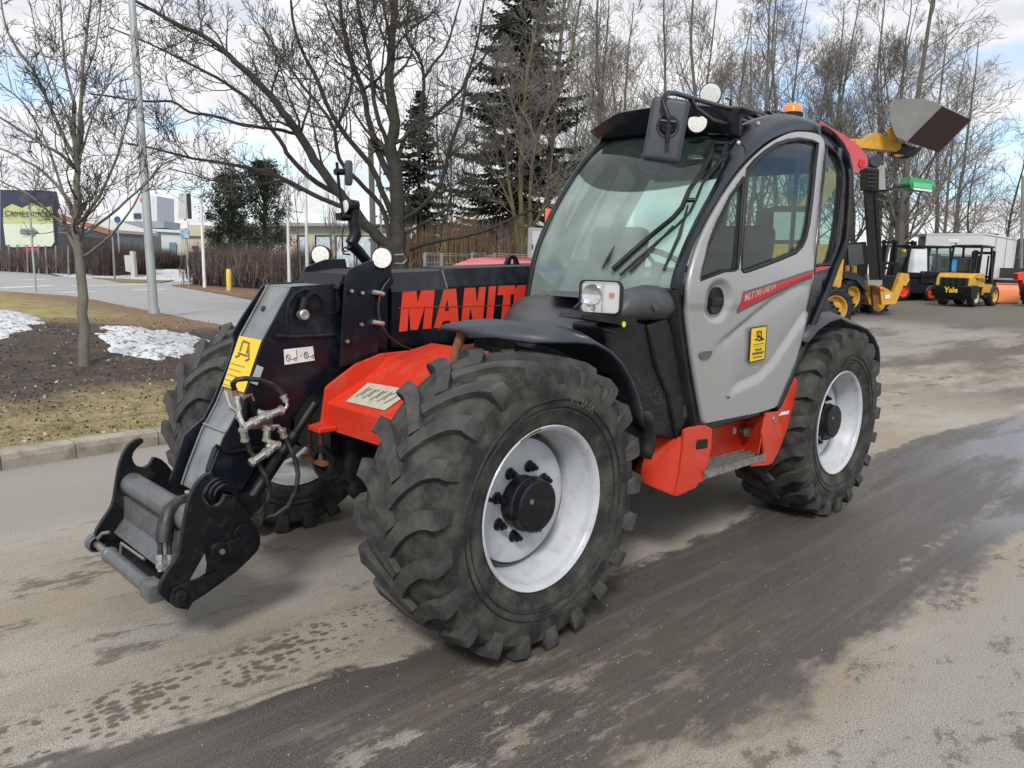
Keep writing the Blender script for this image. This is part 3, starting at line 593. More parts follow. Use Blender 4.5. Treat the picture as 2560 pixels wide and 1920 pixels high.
# the missing counter of the A in the flank colour
pp = [B('k3', a, b, 'y', BS+.003) for a, b in [(1300,1300),(1316,1398),(1276,1402)]]; MB().add(pp, [(0,1,2)]).build('letter_counter', navy, boom, recalc=False)
MB().box((-.55,BS,1.335),(.45,.0032,.0022)).build('flank_crease', mat('crease', (.30,.04,.03), .5), boom)
# slotted bracket plates that carry the work lamps
bp_ = xz('k2', [(1298,880),(1328,300),(1336,245),(1365,200),(1420,175),(1500,145),(1640,140),(1668,300),(1640,330),(1575,450),(1560,600),(1560,790),(1420,850)], .085)
for y_ in (.085, -.30): MB().prism(bp_, y_-.008, y_+.004).build('bracket_plate', navy, boom, bev=.002)
mb = MB(); P2 = lambda a, b: tuple(xz('k2', [(a,b)], .085)[0])
t1, t2, t3 = P2(1345,235), P2(1330,300), P2(1325,330)
mb.add([(t1[0],.078,t1[1]-.005),(t1[0],-.30,t1[1]-.005),(t3[0]+.02,-.30,t3[1]-.01),(t3[0]+.02,.078,t3[1]-.01)], [(0,1,2,3)]); mb.add([(t1[0],.078,t1[1]-.005),(t1[0],-.30,t1[1]-.005),(t1[0]-.14,-.30,t1[1]+.02),(t1[0]-.14,.078,t1[1]+.02)], [(0,1,2,3)])
mb.build('bracket_top', plast, boom, solid=.01)
mb = MB()
for a, b in [(1372,352),(1447,365),(1548,360),(1440,582),(1545,572),(1343,700)]:
    q = B('k2', a, b, 'y', .09); mb.cyl(q, q+V((0,.006,0)), .016, 14, 0); mb.cyl(q, q+V((0,.016,0)), .009, 6, 1)
mb.build('plate_bolt', [blackp, zinc], boom)
mb = MB()
for a, b in [(1560,365),(1560,572)]:
    q = B('k2', a, b, 'y', .10); mb.tube([q+V((.03,0,.004)), q+V((0,.006,.0)), q+V((-.03,.004,-.006))], .012, 8)
mb.build('cable_clip', zinc, boom, smooth=40)
cb_ = [B('k2', a, b, 'y', .105) for a, b in [(1645,270),(1610,310),(1580,370),(1565,450),(1568,520),(1585,590),(1640,670),(1720,730),(1830,775),(1900,790)]]
MB().tube(cb_, .0065, 8).build('cable', hosem, boom, smooth=60)
# ---- inner boom end and goose neck
HY0, HY1 = -.25, .035
fp = [(.47,1.44),(.61,1.21),(.645,1.12),(.69,1.0),(.73,.91),(.775,.835),(.80,.80),(.87,.64),(.90,.56)]      # front profile (x, z)
back = [(.20,1.06),(.26,1.02),(.32,.97),(.40,.93),(.50,.80),(.62,.70),(.72,.56),(.82,.52)]
poly = [(-.05,1.46),(.22,1.455)]+fp+list(reversed(back))+[(-.05,1.10)]
mb = MB(); mb.prism(poly, HY1-.012, HY1); head = mb.build('boom_head', navy, T, bev=.002)
fpl = [xz('k2', [(a,b)], HY0)[0] for a, b in [(768,300),(620,520),(550,640),(558,700),(525,830),(430,1070),(350,1230),(265,1300),(215,1350),(150,1560),(115,1659)]]
mb = MB(); mb.prism([(-.05,1.46),(.22,1.455)]+fpl+[(.93,.50)]+list(reversed(back))+[(-.05,1.10)], HY0, HY0+.014); mb.build('neck_side_plate', navy, head, bev=.002)
mb = MB(); f2 = [(a-.012, b-.006) for a, b in fp]; mb.grid([[(a,y,b) for a, b in f2] for y in (HY0+.05, HY1-.01)])
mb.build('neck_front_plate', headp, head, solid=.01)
mb = MB(); mb.grid([[(a-.02,y,b-.01) for a, b in fp] for y in (HY0+.012, HY0+.05)]); mb.build('neck_recess', blackp, head)
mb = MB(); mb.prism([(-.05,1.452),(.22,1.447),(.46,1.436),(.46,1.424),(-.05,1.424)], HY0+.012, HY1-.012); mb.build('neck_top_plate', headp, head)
mb = MB(); mb.tube([(.785,HY0+.05,.819),(.785,HY1-.008,.819)], .006, 6)
for f_ in (HY1-.008, HY0+.055): mb.tube([(a-.004,f_,b-.002) for a, b in fp], .0045, 6)
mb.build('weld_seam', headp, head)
q = B('k2', 840, 372, 'x', .50); MB().cyl((.524,-.13,1.333),(.528,-.13,1.335),.014,14).build('drain_hole', blackd, head)
# oval pivot boss with roller and bolt
mb = MB(); c_ = B('k2', 1080, 430, 'y', HY1); pr_ = [B('k2', a, b, 'y', HY1) for a, b in [(935,590),(925,520),(945,440),(985,375),(1050,340),(1110,350),(1150,395),(1155,440)]]
mb.tube(pr_, .011, 8); mb.lathe([(0,.052),(.02,.05),(.022,.036),(.008,.034),(.006,.0)], o=B('k2',1105,425,'y',HY1), n=28); mb.tube([B('k2',1060,400,'y',HY1+.02), B('k2',1035,510,'y',HY1+.02)], .022, 12)
mb.build('pivot_boss', blackp, head, smooth=40)
q = B('k2', 1033, 515, 'y', HY1+.02); mb = MB(); mb.lathe([(0,.024),(.03,.024),(.034,.02),(.034,.012),(.03,.010),(.03,0)], o=q, n=20); mb.build('grease_bolt', zinc, head, smooth=40)
mb = MB(); a_, b_ = B('k2',850,665,'y',HY1+.004), B('k2',1260,655,'y',HY1+.004); mb.tube([a_, B('k2',1000,668,'y',HY1+.004), b_], .012, 8)
mb.tube([B('k2',1180,515,'y',HY1), B('k2',1270,505,'y',HY1)], .004, 6); mb.box(B('k2',1285,420,'y',HY1),(.012,.01,.06),bev=.006); mb.build('side_rib', blackp, head, smooth=40)
def decal(name, c, pts, y, m, ax='y', par=head, lab=None):
    pp = [B(c, a, b, ax, y) for a, b in pts]; o_ = MB().add(pp, [tuple(range(len(pp)))]).build(name, m, par, recalc=False)
    return tag(o_, lab) if lab else o_
decal('warning_decal', 'k2', [(910,757),(1113,735),(1125,832),(917,863)], HY1+.0025, whited, lab='white decal with machine pictograms')
mb = MB()
for cx_, cy_ in ((942,815),(1066,797)):
    mb = MB()      # pictograms: wheel rings, a load stroke and a yellow warning triangle
    q = B('k2', cx_, cy_, 'y', HY1+.0035); mb.tube([q+V((.0105*cos(a/10*2*pi),.0,.015*sin(a/10*2*pi))) for a in range(11)], .0016, 4); mb.tube([q+V((.004,0,.008)), q+V((-.004,0,-.008))], .0018, 4)
    for dx_, dy_ in ((50,8),(38,-14)):
        q2 = B('k2', cx_+dx_, cy_+dy_, 'y', HY1+.0035)
        if dx_ == 50: mb.tube([q2+V((.006*cos(a/8*2*pi),0,.007*sin(a/8*2*pi))) for a in range(9)], .0014, 4)
    mb.tube([B('k2', cx_+20, cy_+12, 'y', HY1+.0035), B('k2', cx_+62, cy_-2, 'y', HY1+.0035), B('k2', cx_+56, cy_-58, 'y', HY1+.0035)], .0013, 4)
    mb.build('pictogram', blackd, head)
decal('warning_triangle', 'k2', [(1016,806),(1044,802),(1029,786)], HY1+.0035, yeld)
# yellow sticker folded on the front plate
def fpoint(y, t_):
    n_ = len(fp)-1; a = min(int(t_), n_-1); f_ = t_-a; return V((fp[a][0]*(1-f_)+fp[a+1][0]*f_+.002, y, fp[a][1]*(1-f_)+fp[a+1][1]*f_+.002))
mb = MB(); mb.grid([[fpoint(y, t_) for t_ in (1.05,1.5,2,2.5,3.0,3.2)] for y in (HY0+.062,-.16,-.08,HY1-.010)]); st_ = mb.build('warning_sticker', yeld, head, recalc=False); tag(st_, 'yellow sticker with a small forklift sketch')
mb = MB()
def fs(y, t_): return fpoint(y, t_)+V((.0022,0,.001))
for (ya, ta, yb, tb) in ((-.13,1.25,-.13,1.75),(-.13,1.25,-.07,1.3),(-.07,1.3,-.06,1.8),(-.14,1.85,-.05,1.9),(-.06,1.5,-.03,1.95),(-.15,2.05,-.12,1.95),(-.05,2.1,-.02,2.0)): mb.tube([fs(ya,ta), fs(yb,tb)], .0042, 4)
for i in range(5): mb.tube([fs(-.18+.0*i, 2.3+.2*i), fs(-.04-.02*(i % 2), 2.32+.2*i)], .0014, 4)
mb.build('sticker_print', mat('sticker_ink', (.16,.14,.07), .6), head)
decal('service_label', 'k2', [(725,862),(772,882),(728,1005),(678,985)], HY1+.003, mat('faded_label', (.42,.44,.45), .6), lab='faded grey service label')
# diagonal tilt link and its bosses
a_, b_ = B('k1',1500,275,'y',.075), B('k1',1075,915,'y',.075)
mb = MB(); mb.tube([a_, a_.lerp(b_,.30), a_.lerp(b_,.31), b_], [.020,.020,.028,.028], 12); mb.cyl(b_+V((0,-.05,0)), b_+V((0,.045,0)), .04, 18); mb.build('tilt_link', plast, head, smooth=40)
mb = MB(); a_, b_ = B('k1',940,590,'y',HY1+.006), B('k1',1200,545,'y',HY1+.006); mb.tube([a_, b_], .009, 6); mb.tube([a_, B('k1',865,545,'y',HY1+.006)], .009, 6); mb.prism(xz('k1',[(860,560),(1205,560),(1260,600),(1050,890),(985,860),(880,760),(815,790),(812,700)],0), -.02, .02); mb.build('lower_gusset', blackp, head)
# ---- quick hitch carriage
QH = empty('quick_hitch', (1.0,YB,.45)); QH.parent = T; OFF = V((-1.0,-YB,-.45))
plate_out = xz('k1', [(858,728),(838,719),(800,735),(765,765),(735,805),(712,850),(695,900),(680,960),(668,1030),(655,1110),(645,1180),(630,1235),(600,1290),(560,1350),(520,1420),(506,1470),(512,1495),(560,1545),(610,1580),(660,1590),(690,1596),(722,1545),(800,1495),(900,1425),(1000,1350),(1090,1265),(1135,1215),(1150,1180),(1152,1130),(1135,1090),(1100,1030),(1050,945),(1020,905),(985,875),(955,862),(928,862),(918,885),(900,915),(870,935),(838,938),(808,925),(788,900),(780,868),(788,830),(812,795),(840,770),(860,750)], .29)
def prism_q(pts, ya, yb): mb = MB(); mb.prism([(a-1.0, b-.45) for a, b in pts], ya-YB, yb-YB); return mb
for ya, yb in ((.265,.292),(-.492,-.465)): prism_q(plate_out, ya, yb).build('side_plate', blackp, QH, bev=.003)
def Q(c, x, y, yy): return B(c, x, y, 'y', yy)+OFF
mb = MB(); tb = Q('k1', 335, 790, -.46); mb.cyl(tb, V((tb.x, .265-YB, tb.z)), .052, 28)
mb.build('cross_tube', ltgrey, QH, smooth=40)
f0 = Q('k1', 325, 865, -.46); f1 = Q('k1', 325, 1015, -.46); f2_ = Q('k1', 255, 1120, -.46)
mb = MB(); y0, y1 = -.465-YB, .265-YB
mb.grid([[(f0.x,y,f0.z),(f1.x,y,f1.z),(f2_.x,y,f2_.z)] for y in (y0, (y0+y1)/2, y1)]); mb.build('face_plate', ltgrey, QH, solid=.03, bev=.003)
lp0 = Q('k1', 110, 1175, -.46)
mb = MB(); mb.grid([[(lp0.x-.04,y,lp0.z-.02),(f2_.x-.02,y,f2_.z-.03),(f2_.x-.1,y,f2_.z+.02)] for y in (y0, y1)]); mb.build('lower_tray', blackp, QH, solid=.02)
mb = MB(); mb.lathe([(-.03,.0),(-.03,.042),(.0,.042),(.002,.034),(.02,.034)], o=(lp0.x,y0-.005,lp0.z), n=24); mb.lathe([(0,.017),(.17,.017)], o=(lp0.x,y0,lp0.z), n=18, m=1)
mb.lathe([(.145,.0),(.145,.027),(.16,.032),(.17,.032),(.175,.036),(.19,.036),(.195,.031),(.66,.031),(.70,.031)], o=(lp0.x,y0,lp0.z), n=24); mb.box((lp0.x,y1-.075,lp0.z),(.030,.05,.036),bev=.006)
mb.build('locking_cylinder', [ltgrey, steel], QH, smooth=40)
mb = MB(); mb.tube([(lp0.x-.0,y0+.02,lp0.z+.03),(lp0.x-.01,y0+.05,lp0.z+.06),(lp0.x-.03,y0+.08,lp0.z+.07)], .008, 8); mb.build('lock_pawl', steel, QH, smooth=40); mb = MB(); mb.tube([(lp0.x-.01,y0+.28,lp0.z+.03),(lp0.x-.015,y0+.28,lp0.z+.08),(lp0.x-.03,y0+.5,lp0.z+.07)], .006, 8)
mb.build('lock_lever', steel, QH, smooth=40)
# black sleeve and hoses on the hitch
sl = [V((.02,.17,.235)), V((.05,.20,.235)), V((.085,.215,.19)), V((.105,.22,.12)), V((.112,.225,.04)), V((.115,.225,-.03))]
sl = [Q('k1',690,885,.06), Q('k1',630,910,.10), Q('k1',575,960,.12), Q('k1',550,1040,.13), Q('k1',540,1110,.14), Q('k1',538,1165,.15)]
MB().tube(sl, [.022,.028,.032,.034,.034,.032], 12).build('hose_sleeve', hosem, QH, smooth=50)
mb = MB()
for o_ in (-28, 30):
    a_, b_, c_ = Q('k1',538+o_,1150,.15), Q('k1',540+o_,1240,.16), Q('k1',540+o_,1350,.17)
    mb.tube([a_, b_], .011, 8, 0); mb.tube([b_, b_.lerp(c_,.3)], .016, 8, 1); mb.tube([b_.lerp(c_,.3), c_], .010, 8, 1); mb.tube([b_.lerp(c_,.55), b_.lerp(c_,.8)], .016, 6, 1)
mb.build('hose_fitting', [hosem, zinc], QH, smooth=40)
# links and pins on the near plate
def cap_link(a, b, ra, rb, ya, yb):
    a, b = V(a), V(b); d = (b-a).normalized(); n_ = V((-d.y, d.x)); pts = []; a0 = math.atan2(n_.y, n_.x)
    for k in range(9): t_ = a0+pi*k/8; pts.append((a.x+ra*cos(t_), a.y+ra*sin(t_)))
    for k in range(9): t_ = a0+pi+pi*k/8; pts.append((b.x+rb*cos(t_), b.y+rb*sin(t_)))
    return prism_q(pts, ya, yb)
p_ = lambda x, y: xz('k1', [(x,y)], .31)[0]
cap_link(p_(652,1508), p_(880,1385), .045, .020, .294, .308).build('link_arm', blackp, QH, bev=.002)
cap_link(p_(895,1220), p_(1065,1165), .030, .034, .310, .324).build('link_arm', blackp, QH, bev=.002)
cap_link(p_(1045,1115), p_(1090,1190), .042, .030, .294, .309).build('link_arm', blackp, QH, bev=.002)
for (x, y, r_) in ((650,1508,.022),(895,1220,.036),(1065,1170,.024)):
    q = Q('k1', x, y, .325); mb = MB(); mb.lathe([(-.03,r_),(-.004,r_),(.0,r_*.92),(.001,r_*.62),(.008,r_*.6),(.008,r_*.35),(.002,r_*.33),(.002,0)], o=q, n=24); mb.build('pin', blackp, QH, smooth=40)
q = Q('k1', 905, 1222, .335); MB().cyl(q, q+V((0,.008,0)), .012, 6).build('pin_nut', steel, QH)
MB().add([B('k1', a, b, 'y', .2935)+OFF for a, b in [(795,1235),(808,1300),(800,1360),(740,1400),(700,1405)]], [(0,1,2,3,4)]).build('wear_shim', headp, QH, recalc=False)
# pivot collar seen through the hook
mb = MB(); q = Q('k1', 880, 840, .12)
for k in range(3): mb.lathe([(.0+.03*k,.02),(.0+.03*k,.062-.006*k),(.024+.03*k,.062-.006*k),(.024+.03*k,.02)], o=q+V((0,0,0)), n=28)
mb.build('pivot_collar', blackp, QH, smooth=30)
# ---- hydraulic couplings with loops of hose
HC = empty('hydraulic_coupling', (0,0,0)); HC.parent = T
def hpt(x, y, yy=.11): return B('k1', x, y, 'y', yy)
mb = MB(); mb.tube([hpt(985,190,.07), hpt(975,150,.09), hpt(1000,125,.11), hpt(1060,118,.12), hpt(1150,128,.13), hpt(1230,160,.13), hpt(1285,205,.13), hpt(1300,235,.13)], .0115, 10)
mb.tube([hpt(1065,510,.13), hpt(1080,570,.14), hpt(1130,650,.15), hpt(1185,740,.16), hpt(1212,820,.17), hpt(1200,900,.16), hpt(1150,970,.13), hpt(1085,1000,.10)], .0105, 10)
mb.tube([hpt(1305,490,.13), hpt(1340,560,.15), hpt(1375,640,.17), hpt(1392,730,.18), hpt(1380,830,.18), hpt(1330,930,.16), hpt(1250,990,.13), hpt(1170,1008,.10)], .0105, 10)
mb.build('hose', hosem, HC, smooth=60)
def fitting(pts, name='fitting', r_=.012):
    r_ = r_*1.2
    mb = MB(); n_ = len(pts)
    mb.tube(pts, r_*.75, 10)
    for a, b in zip(pts, pts[1:]):
        L_ = (b-a).length
        mb.tube([a, b], r_*.95, 10); mb.tube([a.lerp(b,.04), a.lerp(b,.26)], r_*1.22, 6); mb.tube([a.lerp(b,.80), a.lerp(b,.97)], r_*1.12, 6)
    mb.build(name, zinc, HC, smooth=35)
fitting([hpt(1295,225,.135), hpt(1315,265,.14)]); MB().tube([hpt(1315,265,.14), hpt(1322,285,.145), hpt(1315,308,.145), hpt(1290,320,.145)], .008, 8).build('elbow_pipe', zinc, HC, smooth=50)
fitting([hpt(1300,315,.145), hpt(1195,355,.145), hpt(1120,390,.145), hpt(1040,435,.145)], r_=.0145)
fitting([hpt(1040,430,.145), hpt(1055,520,.14)], r_=.014)
MB().tube([hpt(1220,425,.14), hpt(1262,420,.14), hpt(1290,450,.14), hpt(1300,490,.14)], .0085, 8).build('elbow_pipe', zinc, HC, smooth=50); fitting([hpt(1285,440,.14), hpt(1305,495,.14)], r_=.014)
fitting([hpt(1195,420,.135), hpt(1190,520,.135)], r_=.014); fitting([hpt(1190,525,.14), hpt(1275,545,.15)], r_=.014); fitting([hpt(1260,535,.15), hpt(1205,580,.155), hpt(1085,662,.16)], r_=.0145)
fitting([hpt(925,195,.06), hpt(960,300,.08), hpt(1010,335,.09)], r_=.008); fitting([hpt(1000,230,.08), hpt(1010,300,.09), hpt(1020,370,.10)], r_=.011); fitting([hpt(1010,350,.11), hpt(1045,420,.13)], r_=.011)
fitting([hpt(1130,335,.10), hpt(1200,345,.11)], r_=.012); fitting([hpt(1160,430,.12), hpt(1240,430,.125)], r_=.011)
MB().tube([hpt(985,185,.07), hpt(998,240,.08)], .0125, 10).build('ferrule', rust, HC, smooth=50)
mb = MB()
for a, b in ((1060,1100),): mb.prism([(q.x,q.z) for q in (hpt(1045,340),hpt(1060,250),hpt(1100,235),hpt(1130,330),hpt(1120,370),hpt(1105,300),hpt(1085,270),hpt(1070,290),hpt(1075,380),hpt(1045,390))], .06, .10)
mb.build('coupling_bracket', blackp, HC); mb = MB(); mb.tube([hpt(1045,250,.10), hpt(1055,232,.10), hpt(1095,220,.10), hpt(1110,260,.10)], .006, 6); mb.build('rusty_bracket_edge', rust, HC); MB().box(hpt(1150,400,.10),(.05,.02,.022),bev=.006).build('rusty_block', rust, HC)
# ---- work lamps: round LED lamps
def work_lamp(c, d, r_=.05, par=T, nm='work_lamp'):
    d = V(d).normalized(); e = empty(nm, c); e.parent = par
    mb = MB(); mb.lathe([(0,r_*1.0),(.004,r_*1.08),(-.012,r_*1.1),(-.02,r_*1.02),(-.03,r_*1.0),(-.036,r_*1.0),(-.036,r_*.9),(-.044,r_*.9),(-.044,r_*.98),(-.052,r_*.95),(-.07,r_*.6),(-.07,0)], ax=d, n=28)
    mb.build('housing', blackp, e, smooth=40)
    mb = MB(); mb.lathe([(.0,r_),(.004,r_*.97),(.0055,r_*.6),(.006,0)], ax=d, n=28); ln = mb.build('lens', lensm, e, smooth=40)
    e1 = d.orthogonal().normalized(); e2 = d.cross(e1); mb = MB()
    for k in range(7):
        q = V((0,0,0)) if k == 6 else e1*(r_*.58*cos(k*pi/3))+e2*(r_*.58*sin(k*pi/3))
        mb.lathe([(.004,r_*.20),(.0068,r_*.17),(.0062,r_*.12),(.0062,0)], o=q, ax=d, n=10)
    mb.build('led', lensd, e, smooth=40); return e
CD = V((.75,.62,-.05))
for y_, (kx, ky) in ((.11,(1590,125)), (-.44,(1165,105))):
    q = B('k2', kx, ky, 'x', .045); q = V((.045, q.y, q.z)); e = work_lamp(q, CD, .047)
    MB().tube([V((-.02,-.045,0))-CD*.02, V((-.05,-.06,-.03)), V((-.02,-.02,-.055))], .007, 6).build('lamp_clamp', blackp, e)
mb = MB(); q = B('k2', 1700, 135, 'y', .10); mb.tube([q+V((.02,0,.02)), q+V((-.03,0,.025)), q+V((-.05,0,.0)), q+V((-.03,0,-.02)), q+V((.02,0,-.02))], .005, 6); mb.build('lamp_handle', steel, T)
# ---- far mirror on its stalk, with a lamp
MY = -.62
mf = empty('mirror', (0,0,0)); mf.parent = T
G3 = lambda x, y, dy_=0: B('k3', x, y, 'y', MY+dy_)
mb = MB(); mb.tube([G3(588,965), G3(520,880), G3(450,810)], [.030,.032,.034], 14); mb.tube([G3(450,810), G3(490,730), G3(480,660), G3(470,600), G3(480,540), G3(455,500)], [.034,.036,.035,.03,.034,.03], 14); mb.build('mirror_stalk', blackp, mf, smooth=40)
mb = MB(); mb.tube([G3(385,610), G3(380,560), G3(362,430), G3(345,300), G3(330,150), G3(325,90)], .0085, 8); mb.tube([G3(350,570), G3(430,575)], .022, 10); mb.tube([G3(310,175), G3(385,175)], .018, 10); mb.tube([G3(345,540),G3(345,600)], .02, 10); mb.build('mirror_pole', blackp, mf, smooth=40)
mb = MB(); a_, b_ = G3(428,80,.0), G3(428,290,.0); c_ = (a_+b_)/2; mb.box(c_,(.022,.038,(a_-b_).length/2+.004),rot=Matrix.Rotation(R(-30),3,'Z'),bev=.02); mb.build('mirror_head', gplast, mf, smooth=40)
work_lamp(G3(405,478), (.80,-.05,-.02), .034, mf); MB().tube([G3(440,470),G3(500,480)], .034, 14).build('lamp_back', blackp, mf, smooth=40)
MB().tube([G3(390,640), G3(372,740), G3(375,850), G3(395,880), G3(430,870), G3(400,840), G3(370,860), G3(385,900), G3(440,905)], .005, 6).build('lamp_cable', hosem, mf, smooth=50)
# ------------------------------------------------------------ cab
CAB = empty('cab', (-1.8,.62,1.4)); CAB.parent = T; CO = V((1.8,-.62,-1.4))
def cbuild(mb, name, m, par=CAB, off=True, **k):
    if off: mb.v = [tuple(V(q)+CO) for q in mb.v]
    return mb.build(name, m, par, **k)
def spline(pts, n_):      # smooth resampling through points
    pts = [V(p) for p in pts]; out = []
    for i in range(len(pts)-1):
        p0, p1, p2, p3 = pts[max(i-1,0)], pts[i], pts[i+1], pts[min(i+2,len(pts)-1)]
        for k in range(n_):
            t_ = k/n_; out.append(.5*((2*p1)+(p2-p0)*t_+(2*p0-5*p1+4*p2-p3)*t_*t_+(3*p1-p0-3*p2+p3)*t_**3))
    return out+[pts[-1]]
DF = [(-1.235,.79),(-1.12,1.06),(-1.035,1.30),(-1.005,1.44),(-1.015,1.54),(-1.085,1.665),(-1.21,1.80),(-1.38,1.945),(-1.60,2.095),(-1.85,2.225),(-2.10,2.325),(-2.33,2.387),(-2.55,2.415),(-2.68,2.415),(-2.725,2.39)]
DB = [(-2.715,2.33),(-2.60,2.16),(-2.47,1.96),(-2.40,1.78),(-2.35,1.61),(-2.325,1.40),(-2.30,1.25),(-2.23,1.08),(-2.17,.98),(-2.03,.80),(-2.0,.79),(-1.8,.78)]
door_o = [tuple(q) for q in spline(DF, 3)]+[tuple(q) for q in spline(DB[:-2], 2)]+DB[-2:]
S2 = lambda c, pts, n_=0: [(q.x, q.z) for q in (S(c, a, b) for a, b in pts)]
wq = S2('k7', [(572,400),(560,560),(548,760),(535,960),(525,1030),(500,1042),(430,1048),(330,1085),(262,1112),(280,1020),(330,850),(400,690),(480,530)])
wm = S2('k7', [(600,345),(650,285),(720,225),(800,172),(880,145),(960,135),(1040,148),(1082,165),(1075,230),(1060,360),(1040,560),(1020,720),(1000,810),(975,865),(930,912),(820,960),(700,1008),(600,1045),(560,1052),(548,1035),(555,900),(575,640),(590,420)])
door = empty('cab_door', (-1.2,1.1,1.0)); door.parent = T; DO = V((1.2,-1.1,-1.0))
def dbuild(mb, name, m, **k): mb.v = [tuple(V(q)+DO) for q in mb.v]; return mb.build(name, m, door, **k)
G1 = [(q.x, q.z) for q in (S('k7', a, b) for a, b in [(330,1590),(480,1480),(640,1345),(800,1215),(950,1125),(1045,1075)])]
G2 = [(q.x, q.z) for q in (S('k8', a, b) for a, b in [(770,600),(900,510),(1050,440),(1150,340),(1235,215),(1320,90),(1395,-20)])]
def sdist(P_, x, z):     # signed distance to a crease (positive below it) and position along it
    best = (9, 0, 0); n_ = len(P_)-1
    for i in range(n_):
        ax_, az_ = P_[i]; bx_, bz_ = P_[i+1]; ux, uz = bx_-ax_, bz_-az_; l2 = ux*ux+uz*uz; t_ = max(0, min(1, ((x-ax_)*ux+(z-az_)*uz)/l2)); ddx, ddz = x-ax_-ux*t_, z-az_-uz*t_; d_ = math.hypot(ddx, ddz)
        if d_ < best[0]: best = (d_, (1 if (ux*ddz-uz*ddx) > 0 else -1)*d_, (i+t_)/n_)
    return best[1], best[2]
def dy_(x, z):           # pressed waist line and swooshes of the door skin
    y = ysz(z)+.004; h = S_h
    q = math.hypot((x-h[0])/.135, (z-h[1])/.115); y -= .026*(1-sst(.62, 1.02, q))
    zl = 1.40+.03*(x+1.4)+.16*sst(-1.35,-2.3,x); y += .010*sst(zl-.05, zl+.0, z)*(1-sst(1.55,1.8,z))
    s1, t1_ = sdist(G1, x, z); y -= .016*sst(-.022, .022, s1)*math.exp(-max(0, s1-.02)/.10)*sst(0,.2,t1_)*(1-sst(.93,1,t1_))
    s2, t2_ = sdist(G2, x, z); y -= .018*(1-sst(-.030, .030, s2))*math.exp(-max(0, -s2-.03)/.10)*sst(0,.2,t2_)
    return y
hq = S('k7', 395, 1250); S_h = (hq.x, hq.z)
mb = sheet(door_o, [wq, wm], dy_, .028); dbuild(mb, 'door_panel', silver, smooth=70, solid=.03)
# rubber seals round the panes
def ring(loop, r_, name, m, yo=.006, bf=dbuild):
    pts = [V((a, ysz(b)+yo, b)) for a, b in loop]; pts.append(pts[0]); mb = MB(); mb.tube(pts, r_, 6, cap=False); return bf(mb, name, m, smooth=60)
ring(wq, .010, 'window_seal', plast); ring(wm, .014, 'window_seal', plast, .004)
for lp_ in (wq, wm): dbuild(sheet(lp_, [], lambda x, z: ysz(z)-.006, .08), 'door_glass', g_side, smooth=60)
a_, b_ = S('k7', 562, 420), S('k7', 512, 1035); mb = MB(); mb.tube([V((q.x,q.y-.004,q.z)) for q in (a_, a_.lerp(b_,.5)+V((0,.012,0)), b_)], .008, 6); dbuild(mb, 'window_post', plast)
# round handle recess and paddle
mb = MB(); o_ = V((hq.x, 1.105, hq.z)); mb.lathe([(-.006,.070),(.012,.070),(.014,.066),(.011,.060),(.008,.05),(.008,0)], o=o_, ax=(0,1,0), n=36); hd = dbuild(mb, 'door_handle', blackp, smooth=35)
mb = MB(); mb.box(o_+V((0,.014,-.005)), (.056,.010,.022), bev=.009); mb.v = [tuple(V(q)+DO) for q in mb.v]; mb.build('paddle', plast, hd)
# stripe with the type lettering
sp1 = [S('k7', a, b, 1.128) for a, b in [(568,1200),(700,1160),(850,1110),(1000,1060),(1055,1045)]]; sp2 = [S('k7', a, b, 1.128) for a, b in [(535,1325),(700,1240),(850,1165),(1000,1100),(1048,1085)]]
def on(q, e): return V((q.x, dy_(q.x, q.z)+e, q.z))
def band(u_, l_, e, nm, m):
    U_, L_ = spline(u_, 4), spline(l_, 4); mb = MB(); mb.grid([[on(a.lerp(b, t_), e) for t_ in (0,.33,.67,1)] for a, b in zip(U_, L_)]); return dbuild(mb, nm, m, recalc=False, smooth=60)
up_, dn = V((0,0,.011)), V((0,0,-.011))
band([q+up_ for q in sp1], [q+dn for q in sp2], .0030, 'stripe_border', mat('stripe_border', (.10,.10,.10), .5)); band(sp1, sp2, .0045, 'stripe', reds)
a_, b_ = S('k7', 578, 1252, 1.135), S('k7', 800, 1168, 1.135); dr = (b_-a_); L_ = Vector_len = dr.length
mb = text_mb('MLT 741-140 V+', .049, a_, dr, (0,0,1), .0004, .0011, shear=.2)
xs_ = [V(q) for q in mb.v]; wd = max((q-a_).dot(dr.normalized()) for q in xs_); f_ = L_/wd; nv = []
for q in xs_:
    d_ = q-a_; u_ = d_.dot(dr.normalized()); q2 = a_+dr.normalized()*(u_*f_)+(d_-dr.normalized()*u_); nv.append((q2.x, dy_(q2.x, q2.z)+.0062+(q.y-a_.y)*.0, q2.z))
mb.v = nv; dbuild(mb, 'type_lettering', whited, recalc=False)
# yellow sticker on the door
def dq(c, pts, e, nm, m, lab=None):
    mb = MB(); pp = [S(c, a, b, 1.127) for a, b in pts]; mb.add([V((q.x, 1.126+e, q.z)) for q in pp], [tuple(range(len(pp)))]); o_ = dbuild(mb, nm, m, recalc=False); return tag(o_, lab) if lab else o_
dq('k8', [(980,58),(1108,38),(1090,296),(965,326)], .004, 'sticker_border', blackd)
dq('k8', [(987,66),(1100,48),(1083,289),(973,316)], .005, 'door_sticker', yeld, 'yellow sticker with a black loader sketch and printed lines')
mb = MB(); 
def s8(x, y, e=.0062): q = S('k8', x, y, 1.127); return V((q.x, 1.126+e, q.z))
for pl in ([(1028,88),(1058,84),(1058,140)], [(1028,88),(1026,120),(1040,130)], [(1042,100),(1040,120),(1070,140)], [(1012,150),(1030,142)], [(1036,152),(1076,144)]): mb.tube([s8(a, b) for a, b in pl], .0042, 5)
dbuild(mb, 'loader_sketch', blackd)
mb = MB(); rt_ = (s8(1080,170)-s8(1000,182)).normalized()
rr = random.Random(12)
